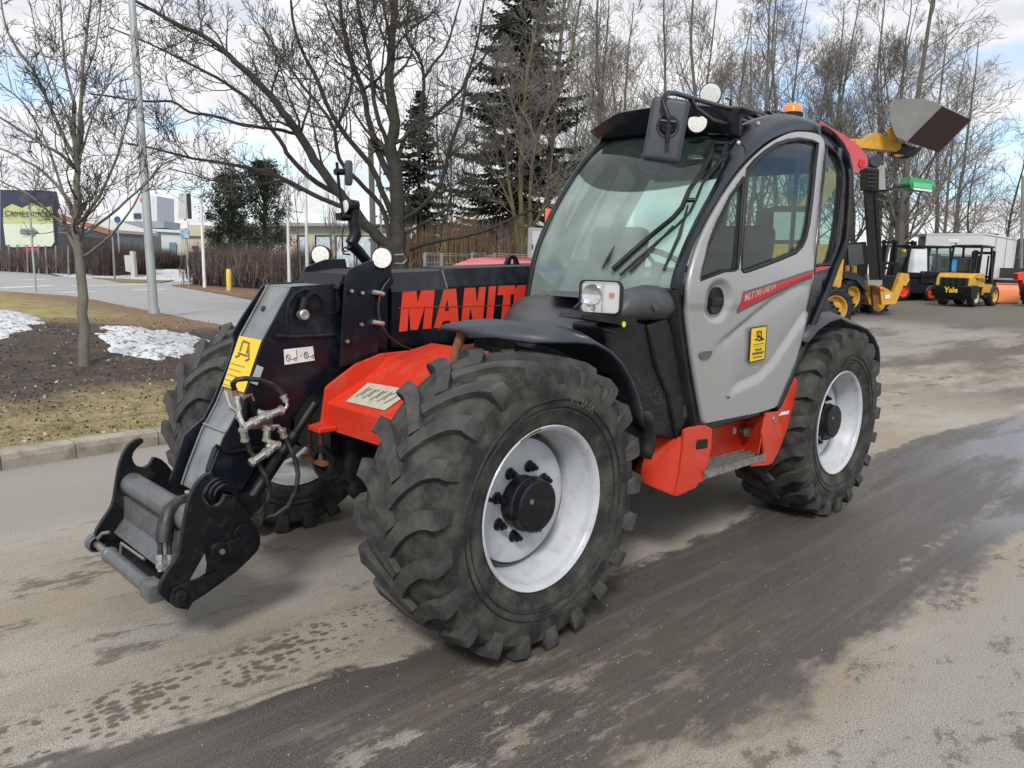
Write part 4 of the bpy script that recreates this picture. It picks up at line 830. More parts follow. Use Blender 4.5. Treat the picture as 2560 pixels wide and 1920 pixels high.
for (x, y, x2, th) in ((1000,186,1076,.0022), (1000,204,1074,.0008), (1012,222,1064,.003), (1012,231,1064,.002), (992,250,1078,.0034), (990,260,1074,.003), (998,282,1066,.0036)):      # print too small to read: rows of short strokes
    x0_ = x
    while x0_ < x2: w_ = rr.uniform(3, 7); yy_ = y-(x0_-x)*.16; mb.tube([s8(x0_, yy_), s8(min(x2,x0_+w_), yy_-w_*.16)], th, 4); x0_ += w_+rr.uniform(1, 3)
dbuild(mb, 'sticker_lettering', mat('sticker_text', (.12,.085,.02), .6), recalc=False)
dq('k8', [(590,262),(610,243),(650,234),(695,233),(690,255),(672,285),(640,300),(610,298)], .0045, 'bare_patch', mat('bare_patch', (.10,.10,.095), .8), 'dark oval patch where the paint is scraped off')
dq('k8', [(800,580),(815,575),(830,578),(820,588),(805,588)], .0045, 'paint_chip', blackd)
# side frame of the cab around the door
def off_(pts, d):
    out = []
    for i, p in enumerate(pts):
        a, b = V(pts[max(0,i-1)]), V(pts[min(len(pts)-1,i+1)]); t_ = (b-a).normalized(); out.append((p[0]-t_.y*-d*-1, p[1]+t_.x*d*-1) if False else (p[0]+(-t_.y)*-d, p[1]+t_.x*-d))
    return out
DFs = [tuple(q) for q in spline(DF, 3)]
rear_o = S2('k7', [(1120,50),(1200,95),(1262,165),(1300,240),(1322,330),(1328,420),(1325,540),(1315,700),(1303,830),(1275,910),(1235,1000),(1165,1190),(1100,1340),(1040,1480),(965,1650)])+S2('k8', [(1300,435),(1210,640),(1185,665)])
front_o = off_(DFs[:-4], .028)
front_o = [(-1.27,.74)]+[q for q in front_o]
inner = [(a+.004, b) for a, b in door_o]
qw = S2('k7', [(1143,165),(1185,185),(1230,225),(1265,290),(1282,360),(1280,470),(1265,620),(1245,780),(1228,880),(1205,960),(1185,998),(1120,1006),(1055,1010),(1062,900),(1085,700),(1105,480),(1125,300)])
outer = front_o+rear_o+[(-2.03,.755)]
fr = sheet(outer, [door_o, qw], lambda x, z: ysz(z)-.022, .1); cbuild(fr, 'side_frame', navy, smooth=60, solid=.04)
cbuild(sheet(qw, [], lambda x, z: ysz(z)-.035, .1), 'rear_quarter_glass', g_side, smooth=60)
ring(qw, .012, 'window_seal', plast, -.018, bf=cbuild)
mb = MB(); mb.tube([V((a, ysz(b)-.012, b)) for a, b in rear_o], .022, 8); cbuild(mb, 'frame_tube', plast, smooth=60)
sp3 = [S('k7', a, b, 1.11) for a, b in [(1058,1022),(1110,1012),(1168,1012)]]; sp4 = [S('k7', a, b, 1.11) for a, b in [(1052,1060),(1110,1040),(1168,1020)]]
mb = MB(); mb.grid([[a+V((0,.006,0)), b+V((0,.006,0))] for a, b in zip(sp3, sp4)]); cbuild(mb, 'stripe', reds, recalc=False)
# windscreen, lofted between its two edges
WL = spline([(-.925,.145,1.375),(-.955,.145,1.52),(-1.0,.145,1.66),(-1.10,.145,1.84),(-1.235,.145,2.02),(-1.39,.15,2.19),(-1.545,.17,2.30)], 3)
WN = spline([(-.975,1.055,1.47),(-.99,1.058,1.54),(-1.065,1.052,1.665),(-1.195,1.035,1.81),(-1.355,1.012,1.96),(-1.53,.975,2.12),(-1.70,.93,2.265)], 3)
def wsp(i, u, e=0): a, b = WL[i], WN[i]; q = a.lerp(b, u); k = 4*u*(1-u); q.x += .10*k+e; q.z += .01*k; return q
nW = len(WL); mb = MB(); mb.grid([[wsp(i, u/14) for u in range(15)] for i in range(nW)]); cbuild(mb, 'windscreen', g_ws, smooth=60)
dk = glass('tinted_band', (.34,.40,.39), (.06,.07,.07), .12, 1.6)
mb = MB(); 
rows_ = []
for j in range(6):
    row = []
    for u in range(15):
        lo_ = nW-1-4.6-2.1*(4*(u/14)*(1-u/14)); t_ = lo_+(nW-1-lo_)*j/5; a = min(int(t_), nW-2); f_ = t_-a; row.append(wsp(a, u/14, .004).lerp(wsp(a+1, u/14, .004), f_))
    rows_.append(row)
mb.grid(rows_); cbuild(mb, 'tinted_band', dk, smooth=60)
mb = MB(); mb.tube([q+V((.004,-.004,0)) for q in WL], .016, 8); mb.tube([wsp(0,u/10,.004)+V((0,0,-.006)) for u in range(11)], .012, 6); cbuild(mb, 'windscreen_seal', plast, smooth=60)
mb = MB(); mb.tube([V((q.x-.03, .13, q.z)) for q in WL], .035, 8); cbuild(mb, 'inner_pillar', navy, smooth=60)
# front pillar between glass and door
dfr = off_(DFs, .014); rows_ = []
for i in range(nW):
    q = WN[i]; bz = min(range(len(dfr)), key=lambda k: abs(dfr[k][1]-(q.z-.02+.02*i/nW))) ; d_ = V((dfr[bz][0], ysz(dfr[bz][1])-.012, dfr[bz][1])); mid = (q+d_)/2+V((.022,.012,.012)); rows_.append([q+V((.0,-.015,.006)), q+V((.012,.0,.008)), mid, d_])
mb = MB(); mb.grid(rows_); cbuild(mb, 'front_pillar', navy, smooth=60)
mb = MB(); low = [(a, b) for a, b in dfr if b < 1.5]; mb.grid([[V((a,1.10,b)), V((a+.035,1.105,b-.005)), V((a+.06,1.07,b-.01)), V((a+.06,.9,b-.01))] for a, b in low]); cbuild(mb, 'lower_pillar', plast, smooth=60)
# roof: side roll, skin, ribs, visor
tops = [(-1.70,.93,2.265),(-1.78,.925,2.34),(-1.95,.915,2.405),(-2.15,.905,2.455),(-2.35,.90,2.485),(-2.55,.90,2.492),(-2.72,.90,2.482),(-2.86,.905,2.455),(-2.97,.92,2.40),(-3.035,.94,2.32),(-3.055,.96,2.25)]
edg = [V((a, ysz(b)-.012, b)) for a, b in off_([tuple(q) for q in spline(DF, 3)], .012) if a < -1.62]+[V((x, ysz(z)-.008, z)) for x, z in rear_o[:6]]
def resamp(pts, n_):
    ln = [0]; 
    for a, b in zip(pts, pts[1:]): ln.append(ln[-1]+(b-a).length)
    out = []
    for k in range(n_):
        t_ = ln[-1]*k/(n_-1); i = 0
        while i < len(pts)-2 and ln[i+1] < t_: i += 1
        out.append(pts[i].lerp(pts[i+1], (t_-ln[i])/max(1e-9, ln[i+1]-ln[i])))
    return out
A_ = resamp([V(q) for q in spline(tops, 3)], 26); B_ = resamp(edg, 26)
mb = MB(); mb.grid([[a+V((0,-.10,.0)), a+V((0,-.03,.012)), a+V((0,.0,.008)), (a+b)/2+V((0,.016,.012)), b] for a, b in zip(A_, B_)]); cbuild(mb, 'roof_side', navy, smooth=70)
mb = MB(); mb.grid([[V((a.x, y, a.z-.012*(1 if y > .3 else 1)-(.0))) for y in (.84,.6,.35,.14)] for a in A_]); cbuild(mb, 'roof', navy, smooth=60, solid=.03)
mb = MB(); 
for k in range(15):      # ribbed guard on top
    x = -1.72-.085*k; i = min(range(26), key=lambda j: abs(A_[j].x-x)); z = A_[i].z; sw = V((x, .875, z+.012)); mb.add([V((x-.03,.895,z+.0)), V((x+.035,.86,z+.004)), V((x-.045,.78,z+.050)), V((x-.075,.78,z+.050)), V((x-.03,.895,z-.02)), V((x+.035,.86,z-.02)), V((x-.045,.78,z-.0)), V((x-.075,.78,z-.0))], [(0,1,2,3),(4,7,6,5),(0,4,5,1),(1,5,6,2),(2,6,7,3),(3,7,4,0)])
mb.grid([[V((a.x-.03,y,a.z+h)) for y, h in ((.80,.0),(.80,.045),(.2,.045),(.2,.0))] for a in A_[1:20]]); cbuild(mb, 'roof_rib', plast)
rows_ = []
for u in range(17):
    t_ = u/16; k = 4*t_*(1-t_); lo_ = wsp(nW-1, t_, .01); y = .08+.90*t_
    tip = V((-1.47+.10*k-.13*sst(.72,1,t_), y, 2.365+.055*sst(0,.35,t_)-.01*sst(.75,1,t_))); mid = V((lo_.x+.035, lo_.y*.3+y*.7, lo_.z+.02)); bk = V((lo_.x-.20, y*.96+.03, 2.395+.04*t_)); rows_.append([V((lo_.x, lo_.y*.5+y*.5, lo_.z)), mid, tip-V((.004,0,.012)), tip, tip+V((-.03,0,.012)), bk])
mb = MB(); mb.grid(rows_); cbuild(mb, 'visor', navy, smooth=50, solid=.012)
mb = MB(); mb.box((-2.95,.55,2.32),(.03,.40,.05)); cbuild(mb, 'rear_header', navy); mb = MB(); mb.box((-2.9,.55,1.15),(.04,.42,.22)); cbuild(mb, 'rear_wall', navy); mb = MB(); mb.tube([(-3.0,.15,2.4),(-2.9,.14,1.8),(-2.75,.14,1.1)], .035, 8); cbuild(mb, 'rear_frame', navy, smooth=40)
mb = MB(); mb.tube([(-1.55,.14,2.33),(-2.2,.14,2.42),(-2.95,.14,2.38)], .03, 8); mb.prism([(-.95,1.36),(-2.8,1.36),(-2.8,.85),(-1.2,.85)], .12, .16); cbuild(mb, 'inner_frame', navy, smooth=40)
mb = MB(); mb.grid([[(-2.97,y,2.3),(-2.86,y,1.36)] for y in (.17,.95)]); cbuild(mb, 'rear_glass', g_side)
mb = MB(); mb.grid([[(x,.145,1.38),(x2,.145,z2)] for x, x2, z2 in ((-.97,-1.0,1.5),(-1.1,-1.15,1.85),(-1.5,-1.55,2.3),(-2.2,-2.2,2.39),(-2.88,-2.95,2.33))]); cbuild(mb, 'inner_side_glass', g_side)
for (x, y, z) in ((0,0,0),):
    mb = MB()
    for c_, a, b, yy in (('c',1370,855,.93),('c',350,950,.14),('c',1235,990,.95)): q = B(c_, a, b, 'y', yy); mb.lathe([(0,.012),(.006,.010),(.008,0)], o=q+V((.01,.005,0)), ax=CD, n=12)
    cbuild(mb, 'bolt', zinc)
# interior: floor, seat, wheel, dashboard, round blue sign on the glass
mb = MB(); mb.box((-1.95,.62,.86),(.85,.46,.03)); mb.box((-1.2,.62,1.18),(.14,.40,.16),bev=.05); mb.box((-1.28,.62,1.36),(.10,.22,.05),bev=.03); mb.box((-1.9,.25,1.15),(.6,.09,.25),bev=.04); cbuild(mb, 'dashboard', intm, smooth=40)
mb = MB(); mb.box((-2.15,.62,1.28),(.25,.25,.07),bev=.05); mb.box((-2.30,.62,1.56),(.07,.23,.29),rot=Matrix.Rotation(R(-10),3,'Y'),bev=.06); mb.box((-2.2,.62,1.05),(.18,.18,.18)); mb.box((-2.15,.92,1.42),(.2,.035,.03),bev=.02); mb.box((-2.15,.33,1.42),(.2,.035,.03),bev=.02)
cbuild(mb, 'seat', mat('seat_fabric', (.035,.034,.034), .85), smooth=50)
mb = MB(); c_ = V((-1.48,.62,1.56)); ax = V((-.55,0,.83)).normalized(); e1 = V((0,1,0)); e2 = ax.cross(e1); cir = [c_+(e1*cos(a*pi/12)+e2*sin(a*pi/12))*.19 for a in range(25)]
mb.tube(cir, .016, 8, cap=False); mb.tube([c_, c_-ax*.25], .035, 10); mb.tube([cir[0], c_, cir[12]], .012, 6); mb.tube([c_, cir[18]], .012, 6); mb.lathe([(0,.05),(.02,.045),(.02,0)], o=c_, ax=ax, n=16); cbuild(mb, 'steering_wheel', intm, smooth=50)
def npix(u_, v_):         # point of the windscreen nearest to a measured line of sight
    d = ray('p', u_, v_).normalized(); best = None
    for i in range(nW-1):
        for k in range(81):
            q = wsp(i, k/80).lerp(wsp(i+1, k/80), .5)-CAM; e_ = (q-d*q.dot(d)).length
            if best is None or e_ < best[0]: best = (e_, i, k/80)
    return best
bq = npix(1613, 401); q = wsp(bq[1], bq[2], -.05).lerp(wsp(bq[1]+1, bq[2], -.05), .5); tz = (wsp(bq[1]+1, bq[2])-wsp(bq[1], bq[2])).normalized(); tu = (wsp(bq[1], min(1,bq[2]+.05))-wsp(bq[1], bq[2]-.05)).normalized(); nr = V((.92,.38,.05)).normalized(); mb = MB(); mb.lathe([(0,.062),(.001,.0)], o=q, ax=nr, n=32); o_ = cbuild(mb, 'round_sign', mat('blue_sign', (.05,.17,.60), .5)); tag(o_, 'round blue sign stuck inside the windscreen')
mb = MB(); mb.lathe([(.0014,.062),(.0014,.057)], o=q, ax=nr, n=32); cbuild(mb, 'sign_rim', whited)
mb = MB(); mb.tube([S('k7', 955, 240, 1.0), S('k7', 905, 905, 1.0)], .014, 10); cbuild(mb, 'grab_rail', greyp, smooth=50)
MB().box((0,0,0),(.04,.07,.05),bev=.02).build('speaker', intm, CAB).location = (-.9, .05, .90)
# grey cowls ahead of the windscreen
rows_ = []
for (x, z, yb, zb) in [(-1.0,1.40,.98,1.30),(-.90,1.405,.98,1.30),(-.80,1.40,.98,1.28),(-.70,1.385,.97,1.26),(-.60,1.355,.95,1.24),(-.50,1.315,.93,1.22),(-.43,1.27,.90,1.18),(-.40,1.18,.88,1.10)]:
    rows_.append([(x,.13,zb-.12),(x,.14,z-.06),(x,.17,z-.015),(x,.24,z),(x,.40,z+.004),(x,.58,z),(x-.02,.74,z-.01),(x-.06,yb-.06,z-.045),(x-.08,yb,zb-.08)])
rows_ = [[(x if x < -.9 else -.9+(x+.9)*(.42+.58*sst(.13,.66,y)), y, z) for x, y, z in r_] for r_ in rows_]
mb = MB(); mb.grid(rows_); cbuild(mb, 'front_cowl', cowlm, smooth=70, solid=.01)
q0 = [(-.58,1.345,.02),(-.62,1.38,.055),(-.70,1.40,.075),(-.80,1.405,.085),(-.90,1.40,.085),(-.955,1.385,.07),(-.985,1.375,.045)]
mb = MB(); rows_ = []
for x, z, r_ in q0: rows_.append([(x, 1.02+r_*1.05*cos(a*pi/8), z+r_*sin(a*pi/8)) for a in range(-8, 9)])
mb.grid(rows_); mb.grid([[(-.6,1.0,1.42),(-.6,.6,1.42)],[(-.95,1.03,1.475),(-.97,.3,1.44)]]); mb.lathe([(0,.022),(.005,.02),(.004,.01),(.008,0)], o=B('k5',1350,460,'y',1.107), n=6); cbuild(mb, 'side_cowl', cowlm, smooth=60)
lowp = xz('k5', [(1010,590),(1230,560),(1300,585),(1440,530),(1480,470),(1520,700),(1560,950),(1600,1200),(1590,1300),(1500,1392),(1470,1380),(1285,1350),(1150,1200),(1050,900)], 1.06)
mb = MB(); rows_ = None
mb.prism(lowp, .85, 1.06); o_ = cbuild(mb, 'lower_panel', plast, bev=.02, smooth=35)
mb = MB(); mb.prism(xz('k5', [(1300,590),(1430,540),(1470,640),(1500,820),(1545,900),(1590,1200),(1500,1385),(1440,1080),(1350,860)], 1.075), 1.05, 1.078); cbuild(mb, 'panel_rib', plast, bev=.012, smooth=35)
mb = MB(); rr = random.Random(9)
for _ in range(130):
    x, y = rr.gauss(1330, 90), rr.gauss(1080, 150)
    if x < 1180 or x > 1430 or y > 1330 or y < 640: continue
    q = B('k5', x, y, 'y', 1.0615); s_ = rr.uniform(.0006,.0022); mb.add([q+V((-s_,0,-s_)), q+V((s_,0,-s_)), q+V((s_*.6,0,s_)), q+V((-s_,0,s_*.8))], [(0,1,2,3)])
cbuild(mb, 'dried_splash', mat('dried_splash', (.30,.30,.28), .8), recalc=False)
# head lamp on its bracket
hq_ = B('k5', 965, 395, 'y', 1.06); HL = empty('headlight', hq_, R(20)); HL.parent = T
lw, lh = .088, .068
def rr_(w_, h_, r_, n_=5, sk=0):
    out = []
    for cx_, cz_, a0 in ((w_-r_,h_-r_,0),(-w_+r_,h_-r_,90),(-w_+r_,-h_+r_,180),(w_-r_,-h_+r_,270)):
        for k in range(n_): a = R(a0+90*k/(n_-1)); out.append((cx_+r_*cos(a), cz_+r_*sin(a)))
    return out
mb = MB(); lp_ = rr_(lw, lh, .022); n_ = len(lp_)
vs = []
for x, s_, ds in ((.0,1.0,0),(.006,1.06,0),(-.03,1.06,0),(-.10,.86,.0),(-.12,.6,0)): vs += [(x, a*s_, b*s_) for a, b in lp_]
mb.add(vs, [(i*n_+j, i*n_+(j+1)%n_, (i+1)*n_+(j+1)%n_, (i+1)*n_+j) for i in range(4) for j in range(n_)]+[tuple(4*n_+j for j in range(n_))]); mb.build('housing', plast, HL, smooth=40)
mb = MB(); mb.add([(-.012, a*.98, b*.98) for a, b in lp_], [tuple(range(n_))]); mb.build('reflector', reflm, HL)
mb = MB(); mb.lathe([(-.010,.040),(-.004,.045),(.0,.044),(-.004,.036),(-.010,.02),(-.01,0)], o=(.0,-.038,.010), ax=(1,0,0), n=24); mb.box((-.004,.012,0),(.003,.003,.06)); mb.lathe([(-.010,.02),(-.004,.022),(-.006,.01)], o=(.0,-.04,-.045), ax=(1,0,0), n=18); mb.build('lamp_bowl', chrome, HL, smooth=40)
MB().box((-.006,.052,.010),(.004,.011,.010),bev=.003).build('indicator_bulb', mat('amber_bulb', (.55,.13,.03), .3), HL)
mb = MB(); mb.add([(.004, a*.99, b*.99) for a, b in lp_], [tuple(range(n_))]); mb.build('lens', glass('lamp_glass', (.92,.93,.93), (.8,.8,.8), .12, 1.5), HL)
mb = MB(); a_ = B('k5', 830, 520, 'y', .93); mb.prism(xz('k5', [(820,540),(850,510),(1220,535),(1225,560),(1220,600),(1120,598),(1080,580)], 1.10), .98, 1.10); mb.tube([B('k5',790,475,'y',1.0), B('k5',840,430,'y',1.02)], .009, 8); mb.tube([B('k5',960,600,'y',1.05), B('k5',1000,620,'y',1.08), B('k5',1060,640,'y',1.09), B('k5',1090,610,'y',1.09)], .006, 6)
mb.build('headlight_bracket', plast, T, bev=.003); q = B('k5', 1131, 583, 'y', 1.101); MB().cyl(q, q+V((0,.003,0)), .013, 16).build('bracket_cap', mat('lime_cap', (.6,.75,.03), .4), T)
# near mirror with bent tube frame, roof lamps, beacon
MR = empty('mirror', (0,0,0)); MR.parent = T
mc = B('c', 732, 905, 'y', 1.14); rz_ = Matrix.Rotation(R(38), 3, 'Z')@Matrix.Rotation(R(-4), 3, 'Y')@Matrix.Rotation(R(-7), 3, 'X')
mb = MB(); bm = bmesh.new(); bmesh.ops.create_cube(bm, size=2, matrix=Matrix.Diagonal((.030,.082,.137,1)))
bmesh.ops.bevel(bm, geom=[e for e in bm.edges], offset=.024, segments=4, affect='EDGES', profile=.6); bm.verts.index_update()
mb.add([rz_@q.co+mc for q in bm.verts], [[q.index for q in f.verts] for f in bm.faces]); bm.free(); mb.build('mirror_head', gplast, MR, smooth=50)
fx = rz_@V((1,0,0)); mp = mc+rz_@V((.031,.004,.012)); mb = MB(); mb.lathe([(-.002,.05),(.004,.048),(.003,.036),(.018,.03),(.02,.0)], o=mp, ax=fx, n=28); mb.tube([mp+fx*.02, mp+fx*.036], .016, 10)
mb.tube([mp+fx*.04+V((0,0,.03)), mp+fx*.045+V((0,0,-.075))], .0105, 10); mb.tube([mp+fx*.04+rz_@V((0,-.035,.01)), mp+fx*.04+rz_@V((0,.03,.012))], .008, 8); mb.build('mirror_pivot', blackp, MR, smooth=40)
q1 = mp+fx*.042+V((0,0,.02)); q2 = B('c', 710, 700, 'y', 1.16); q3 = B('c', 750, 642, 'y', 1.14); q4 = B('c', 800, 645, 'y', 1.10); qe = B('c', 1265, 775, 'y', .90); qm = B('c', 985, 700, 'y', 1.02)
mb = MB(); mb.tube([q1, q2, B('c', 725,660,'y',1.15), q3, q4, qm, qe], .0115, 10); mb.tube([B('c', 900,685,'y',1.06), B('c', 935,745,'y',1.03), B('c', 1050,830,'y',.97), B('c', 1130,850,'y',.94), B('c', 1255,872,'y',.90)], .0115, 10); mb.build('mirror_arm', blackp, MR, smooth=50)
mb = MB(); a_ = B('c', 1255, 770, 'y', .90); b_ = B('c', 1180, 930, 'y', .90); mb.box((a_+V((b_.x,b_.y,b_.z)))/2+V((-.01,0,0)), (.018,.022,.05), bev=.004); mb.tube([B('c',1165,775,'y',.90), B('c',1170,900,'y',.90)], .012, 8); mb.tube([B('c',1255,870,'y',.91), B('c',1250,910,'y',.92), B('c',1170,1000,'y',.95)], .007, 6); mb.build('arm_bracket', blackp, MR)
q = B('c', 950, 848, 'y', .80); work_lamp(q, (.80,.48,-.12), .050)
q = B('c', 1040, 652, 'y', .62); e = work_lamp(q, (.86,.30,-.22), .060)
mb = MB(); q = B('c', 1180, 690, 'y', .66); mb.tube([q+V((.06,0,-.0)), q, q+V((0,0,-.05)), q+V((.05,0,-.06))], .006, 6); mb.build('lamp_clamp', blackp, T)
q = B('d', 62, 735, 'y', .62); mb = MB(); mb.lathe([(-.05,.075),(-.0,.075),(.0,.070),(.035,.068),(.062,.052),(.07,.035),(.072,0)], o=q, ax=(0,0,1), n=28)
BC = empty('beacon', q-V((0,0,.045))); BC.scale = (.86,.86,.9); BC.parent = T; mb = MB(); mb.lathe([(.0,.072),(.035,.068),(.062,.052),(.07,.035),(.072,0)], ax=(0,0,1), n=28); mb.build('beacon_dome', orangem, BC, smooth=40)
mb = MB(); mb.lathe([(-.18,.05),(-.04,.05),(-.035,.082),(.0,.082),(.004,.074)], ax=(0,0,1), n=28); mb.build('beacon_base', plast, BC, smooth=40)
# wipers: a long bent pair of arms lying across the glass and along the pillar
def wg(x, y, e=.03): # point on a plane slightly proud of the near part of the windscreen
    best = None
    for yy in [.30+.01*k for k in range(80)]:
        q = B('k6', x, y, 'y', yy)
        for i in range(nW-1):
            if WL[i].z <= 0: continue
        u = (yy-.145)/.91; k_ = 4*u*(1-u)
        zi = None
        for i in range(nW-1):
            a, b = wsp(i, max(0,min(1,u))), wsp(i+1, max(0,min(1,u)))
            if a.z <= q.z <= b.z: f_ = (q.z-a.z)/(b.z-a.z); zi = a.x+(b.x-a.x)*f_
        if zi is None: continue
        d_ = abs(q.x-(zi+e))
        if best is None or d_ < best[0]: best = (d_, q)
    return best[1] if best else B('k6', x, y, 'y', .98)
mb = MB(); mb.tube([wg(1335,440), wg(1310,540), wg(1240,660), wg(1170,760), wg(1120,880), wg(1060,950), wg(900,1080), wg(760,1200), wg(640,1310)], [.013]*2+[.012]*2+[.013]*5, 8)
mb.tube([wg(1415,440), wg(1385,560), wg(1260,720), wg(1215,830), wg(1170,920), wg(1080,1010), wg(960,1110), wg(820,1230), wg(690,1350)], .0075, 8); mb.tube([wg(1420,500), wg(1340,600), wg(1270,700), wg(1215,830)], .005, 6)
mb.tube([wg(1130,830), wg(1215,830)], .012, 8); mb.tube([wg(1335,440), wg(1420,440)], .014, 8); cbuild(mb, 'wiper_arm', blackp, smooth=50)
mb = MB(); mb.tube([wg(1160,870,.02), wg(1100,1080,.02), wg(995,1310,.02)], [.006,.011,.008], 6); cbuild(mb, 'wiper_blade', hosem, smooth=50); mb = MB(); mb.tube([wg(650,1150,.02), wg(610,1230,.02), wg(570,1300,.02)], [.004,.010,.006], 6); cbuild(mb, 'wiper_blade', hosem, smooth=50); mb = MB(); mb.tube([wg(1060,1010,.02), wg(900,1180,.02), wg(760,1330,.02)], .006, 6); cbuild(mb, 'wiper_blade', hosem, smooth=50)
# red side panel with the step
def pr8(pts, y, ya, yb, name, m, par=T, **k): mb = MB(); mb.prism(xz('k8', pts, y), ya, yb); return mb.build(name, m, par, **k)
SS = empty('side_step', (-1.5,1.0,.6)); SS.parent = T; SO = V((1.5,-1.0,-.6))
def sb(mb, name, m, **k): mb.v = [tuple(V(q)+SO) for q in mb.v]; return mb.build(name, m, SS, **k)
mb = MB(); mb.prism(xz('k8', [(485,832),(520,812),(640,790),(697,822),(690,960),(665,1085),(632,1140),(655,1205),(595,1230),(575,1265),(422,1328),(450,1180),(478,960)], 1.11), 1.095, 1.11); sb(mb, 'side_plate', red, bev=.003)
a1, a2 = B('k8', 480, 880, 'y', 1.10), B('k8', 424, 1318, 'y', 1.10); b1, b2 = B('k8', 205, 890, 'y', .93), B('k8', 150, 1205, 'y', .93); c1_, c2_ = B('k8', 60, 900, 'y', .80), B('k8', 80, 1130, 'y', .80)
mb = MB(); mb.add([a1, a2, b2, b1], [(0,1,2,3)]); mb.add([b1, b2, c2_, c1_], [(0,1,2,3)]); mb.add([a2, b2, b2+V((-.1,0,.0)), a2+V((-.1,0,0))], [(0,1,2,3)]); sb(mb, 'front_plate', red, solid=.01)
mb = MB(); mb.prism([(-1.2,.84),(-2.15,.84),(-2.1,.46),(-1.3,.46)], .93, .95); mb.prism([(-1.05,.90),(-2.2,.90),(-2.2,.86),(-1.05,.86)], .90, 1.06); sb(mb, 'inner_plate', red)
mb = MB(); mb.prism(xz('k8', [(1095,702),(1190,690),(1235,600),(1322,432),(1338,455),(1330,560),(1285,740),(1265,815),(1200,985),(1150,1080),(1120,1095),(992,1106),(985,1095),(1030,1070),(1090,1010),(1072,860),(1100,730)], 1.12), 1.105, 1.12); sb(mb, 'rear_plate', red, bev=.003)
mb = MB(); mb.add([B('k8',1096,705,'y',1.11), B('k8',1040,1010,'y',1.11), B('k8',925,1000,'y',.95), B('k8',930,770,'y',.95)], [(0,1,2,3)]); sb(mb, 'cheek_plate', red, solid=.006)
mb = MB()       # serrated step: two rails and toothed bars
s0, s1 = B('k8', 640, 1165, 'y', 1.12), B('k8', 1085, 1040, 'y', 1.12)
for k in range(5):
    yy = -.045*k; mb.box((s0+s1)/2+V((0,yy,0)), ((s0-s1).length/2,.0035,.018))
    for j in range(26):
        t_ = j/25; q = s0.lerp(s1, t_)+V((0,yy,.016)); mb.box(q, (.006,.006,.008))
for t_ in (.02,.5,.98): mb.box(s0.lerp(s1, t_)+V((0,-.09,-.006)), (.008,.10,.012))
sb(mb, 'step_tread', mat('worn_aluminium', (.34,.33,.31), .45, metal=.6, dust=(.16,.13,.10), dfac=.7, dscale=25, dthr=(.4,.6)))
pr = xz('k8', [(577,915),(588,902),(655,893),(664,900),(662,955),(650,968),(580,978),(572,968)], 1.1115); mb = MB(); mb.prism(pr, 1.104, 1.1125); sb(mb, 'slot', blackp, bev=.004)
q = B('k8', 1166, 748, 'y', 1.121); mb = MB(); mb.lathe([(0,.021),(.003,.019),(.001,.012),(.001,0)], o=q, n=20); sb(mb, 'plug', steel, smooth=30)
q = B('k8', 905, 830, 'y', .955); mb = MB(); mb.lathe([(0,.022),(.03,.022),(.03,.03),(.045,.036),(.062,.030),(.066,0)], o=q, n=20); sb(mb, 'filler_cap', steel, smooth=30)
mb = MB(); q = B('k8', 848, 860, 'y', .954); text_mb('is', .07, q, (-1,0,0), (0,0,1), .0004, .001, mb=mb); sb(mb, 'small_marking', whited, recalc=False)
mb = MB(); mb.add([B('k8',a,b,'y',1.1225) for a, b in [(1215,694),(1278,682),(1272,708),(1195,722)]], [(0,1,2,3)]); sb(mb, 'plate_decal', whited, recalc=False)
mb = MB(); mb.prism([(-2.32,1.30),(-2.72,1.62),(-2.50,1.28),(-2.35,1.05),(-2.24,1.08)], 1.0, 1.03); sb(mb, 'rear_filler_panel', blackp)
mb = MB(); mb.prism(xz('k7', [(1048,1165),(1112,1150),(1062,1310),(1025,1325)], 1.04), 1.0, 1.04); sb(mb, 'red_inset', deepred)
# ------------------------------------------------------------ trees
def grow(out, p, d, ln, r, lv, rnd, up=.10, wig=.16, spread=.75, nb=(5,5,4), tw=.0035, droop=0):
    n_ = 6 if lv > 0 else 4; pts = [p.copy()]; rs = [r]; q = p.copy(); dd = d.normalized()
    for i in range(n_):
        dd = (dd+V((rnd.gauss(0,wig), rnd.gauss(0,wig), rnd.gauss(0,wig)*.7+up-droop*(i/n_)))).normalized(); q = q+dd*(ln/n_); pts.append(q.copy()); rs.append(max(tw, r*(1-.85*(i+1)/n_)))
    out.append((pts, rs, lv))
    if lv == 0: return
    for k in range(nb[-lv] if lv <= len(nb) else nb[0]):
        t_ = .18+.80*rnd.random(); i = min(int(t_*n_), n_-1); b = pts[i].lerp(pts[i+1], t_*n_-i); ax = (pts[i+1]-pts[i]).normalized(); o = ax.orthogonal().normalized(); o = Matrix.Rotation(rnd.uniform(0, 2*pi), 3, ax)@o
        nd = ax*(1-spread*.55)+o*spread*rnd.uniform(.6,1.1)
        grow(out, b, nd, ln*rnd.uniform(.38,.62)*(1.1-t_*.4), max(tw, rs[i]*.55), lv-1, rnd, up, wig, spread, nb, tw, droop)
def branch_mb(out, levels, thick=1.0):
    mb = MB()
    for pts, rs, lv in out:
        if lv in levels: mb.tube(pts, [r_*thick for r_ in rs], 7 if lv >= 3 else (5 if lv == 2 else 3), cap=False)
    return mb
bark = mat('bark_dark', (.026,.023,.020), .9, dust=(.060,.060,.036), dfac=.6, dscale=5, bump=.5, bscale=30, var=.2)
barkg = mat('bark_grey', (.13,.12,.10), .9, dust=(.17,.165,.13), dfac=.7, dscale=6, bump=.5, bscale=30, var=.2)
twm = mat('twigs_dark', (.06,.052,.044), .9, var=.15)
twg = mat('twigs_brown', (.165,.150,.130), .9, var=.2)
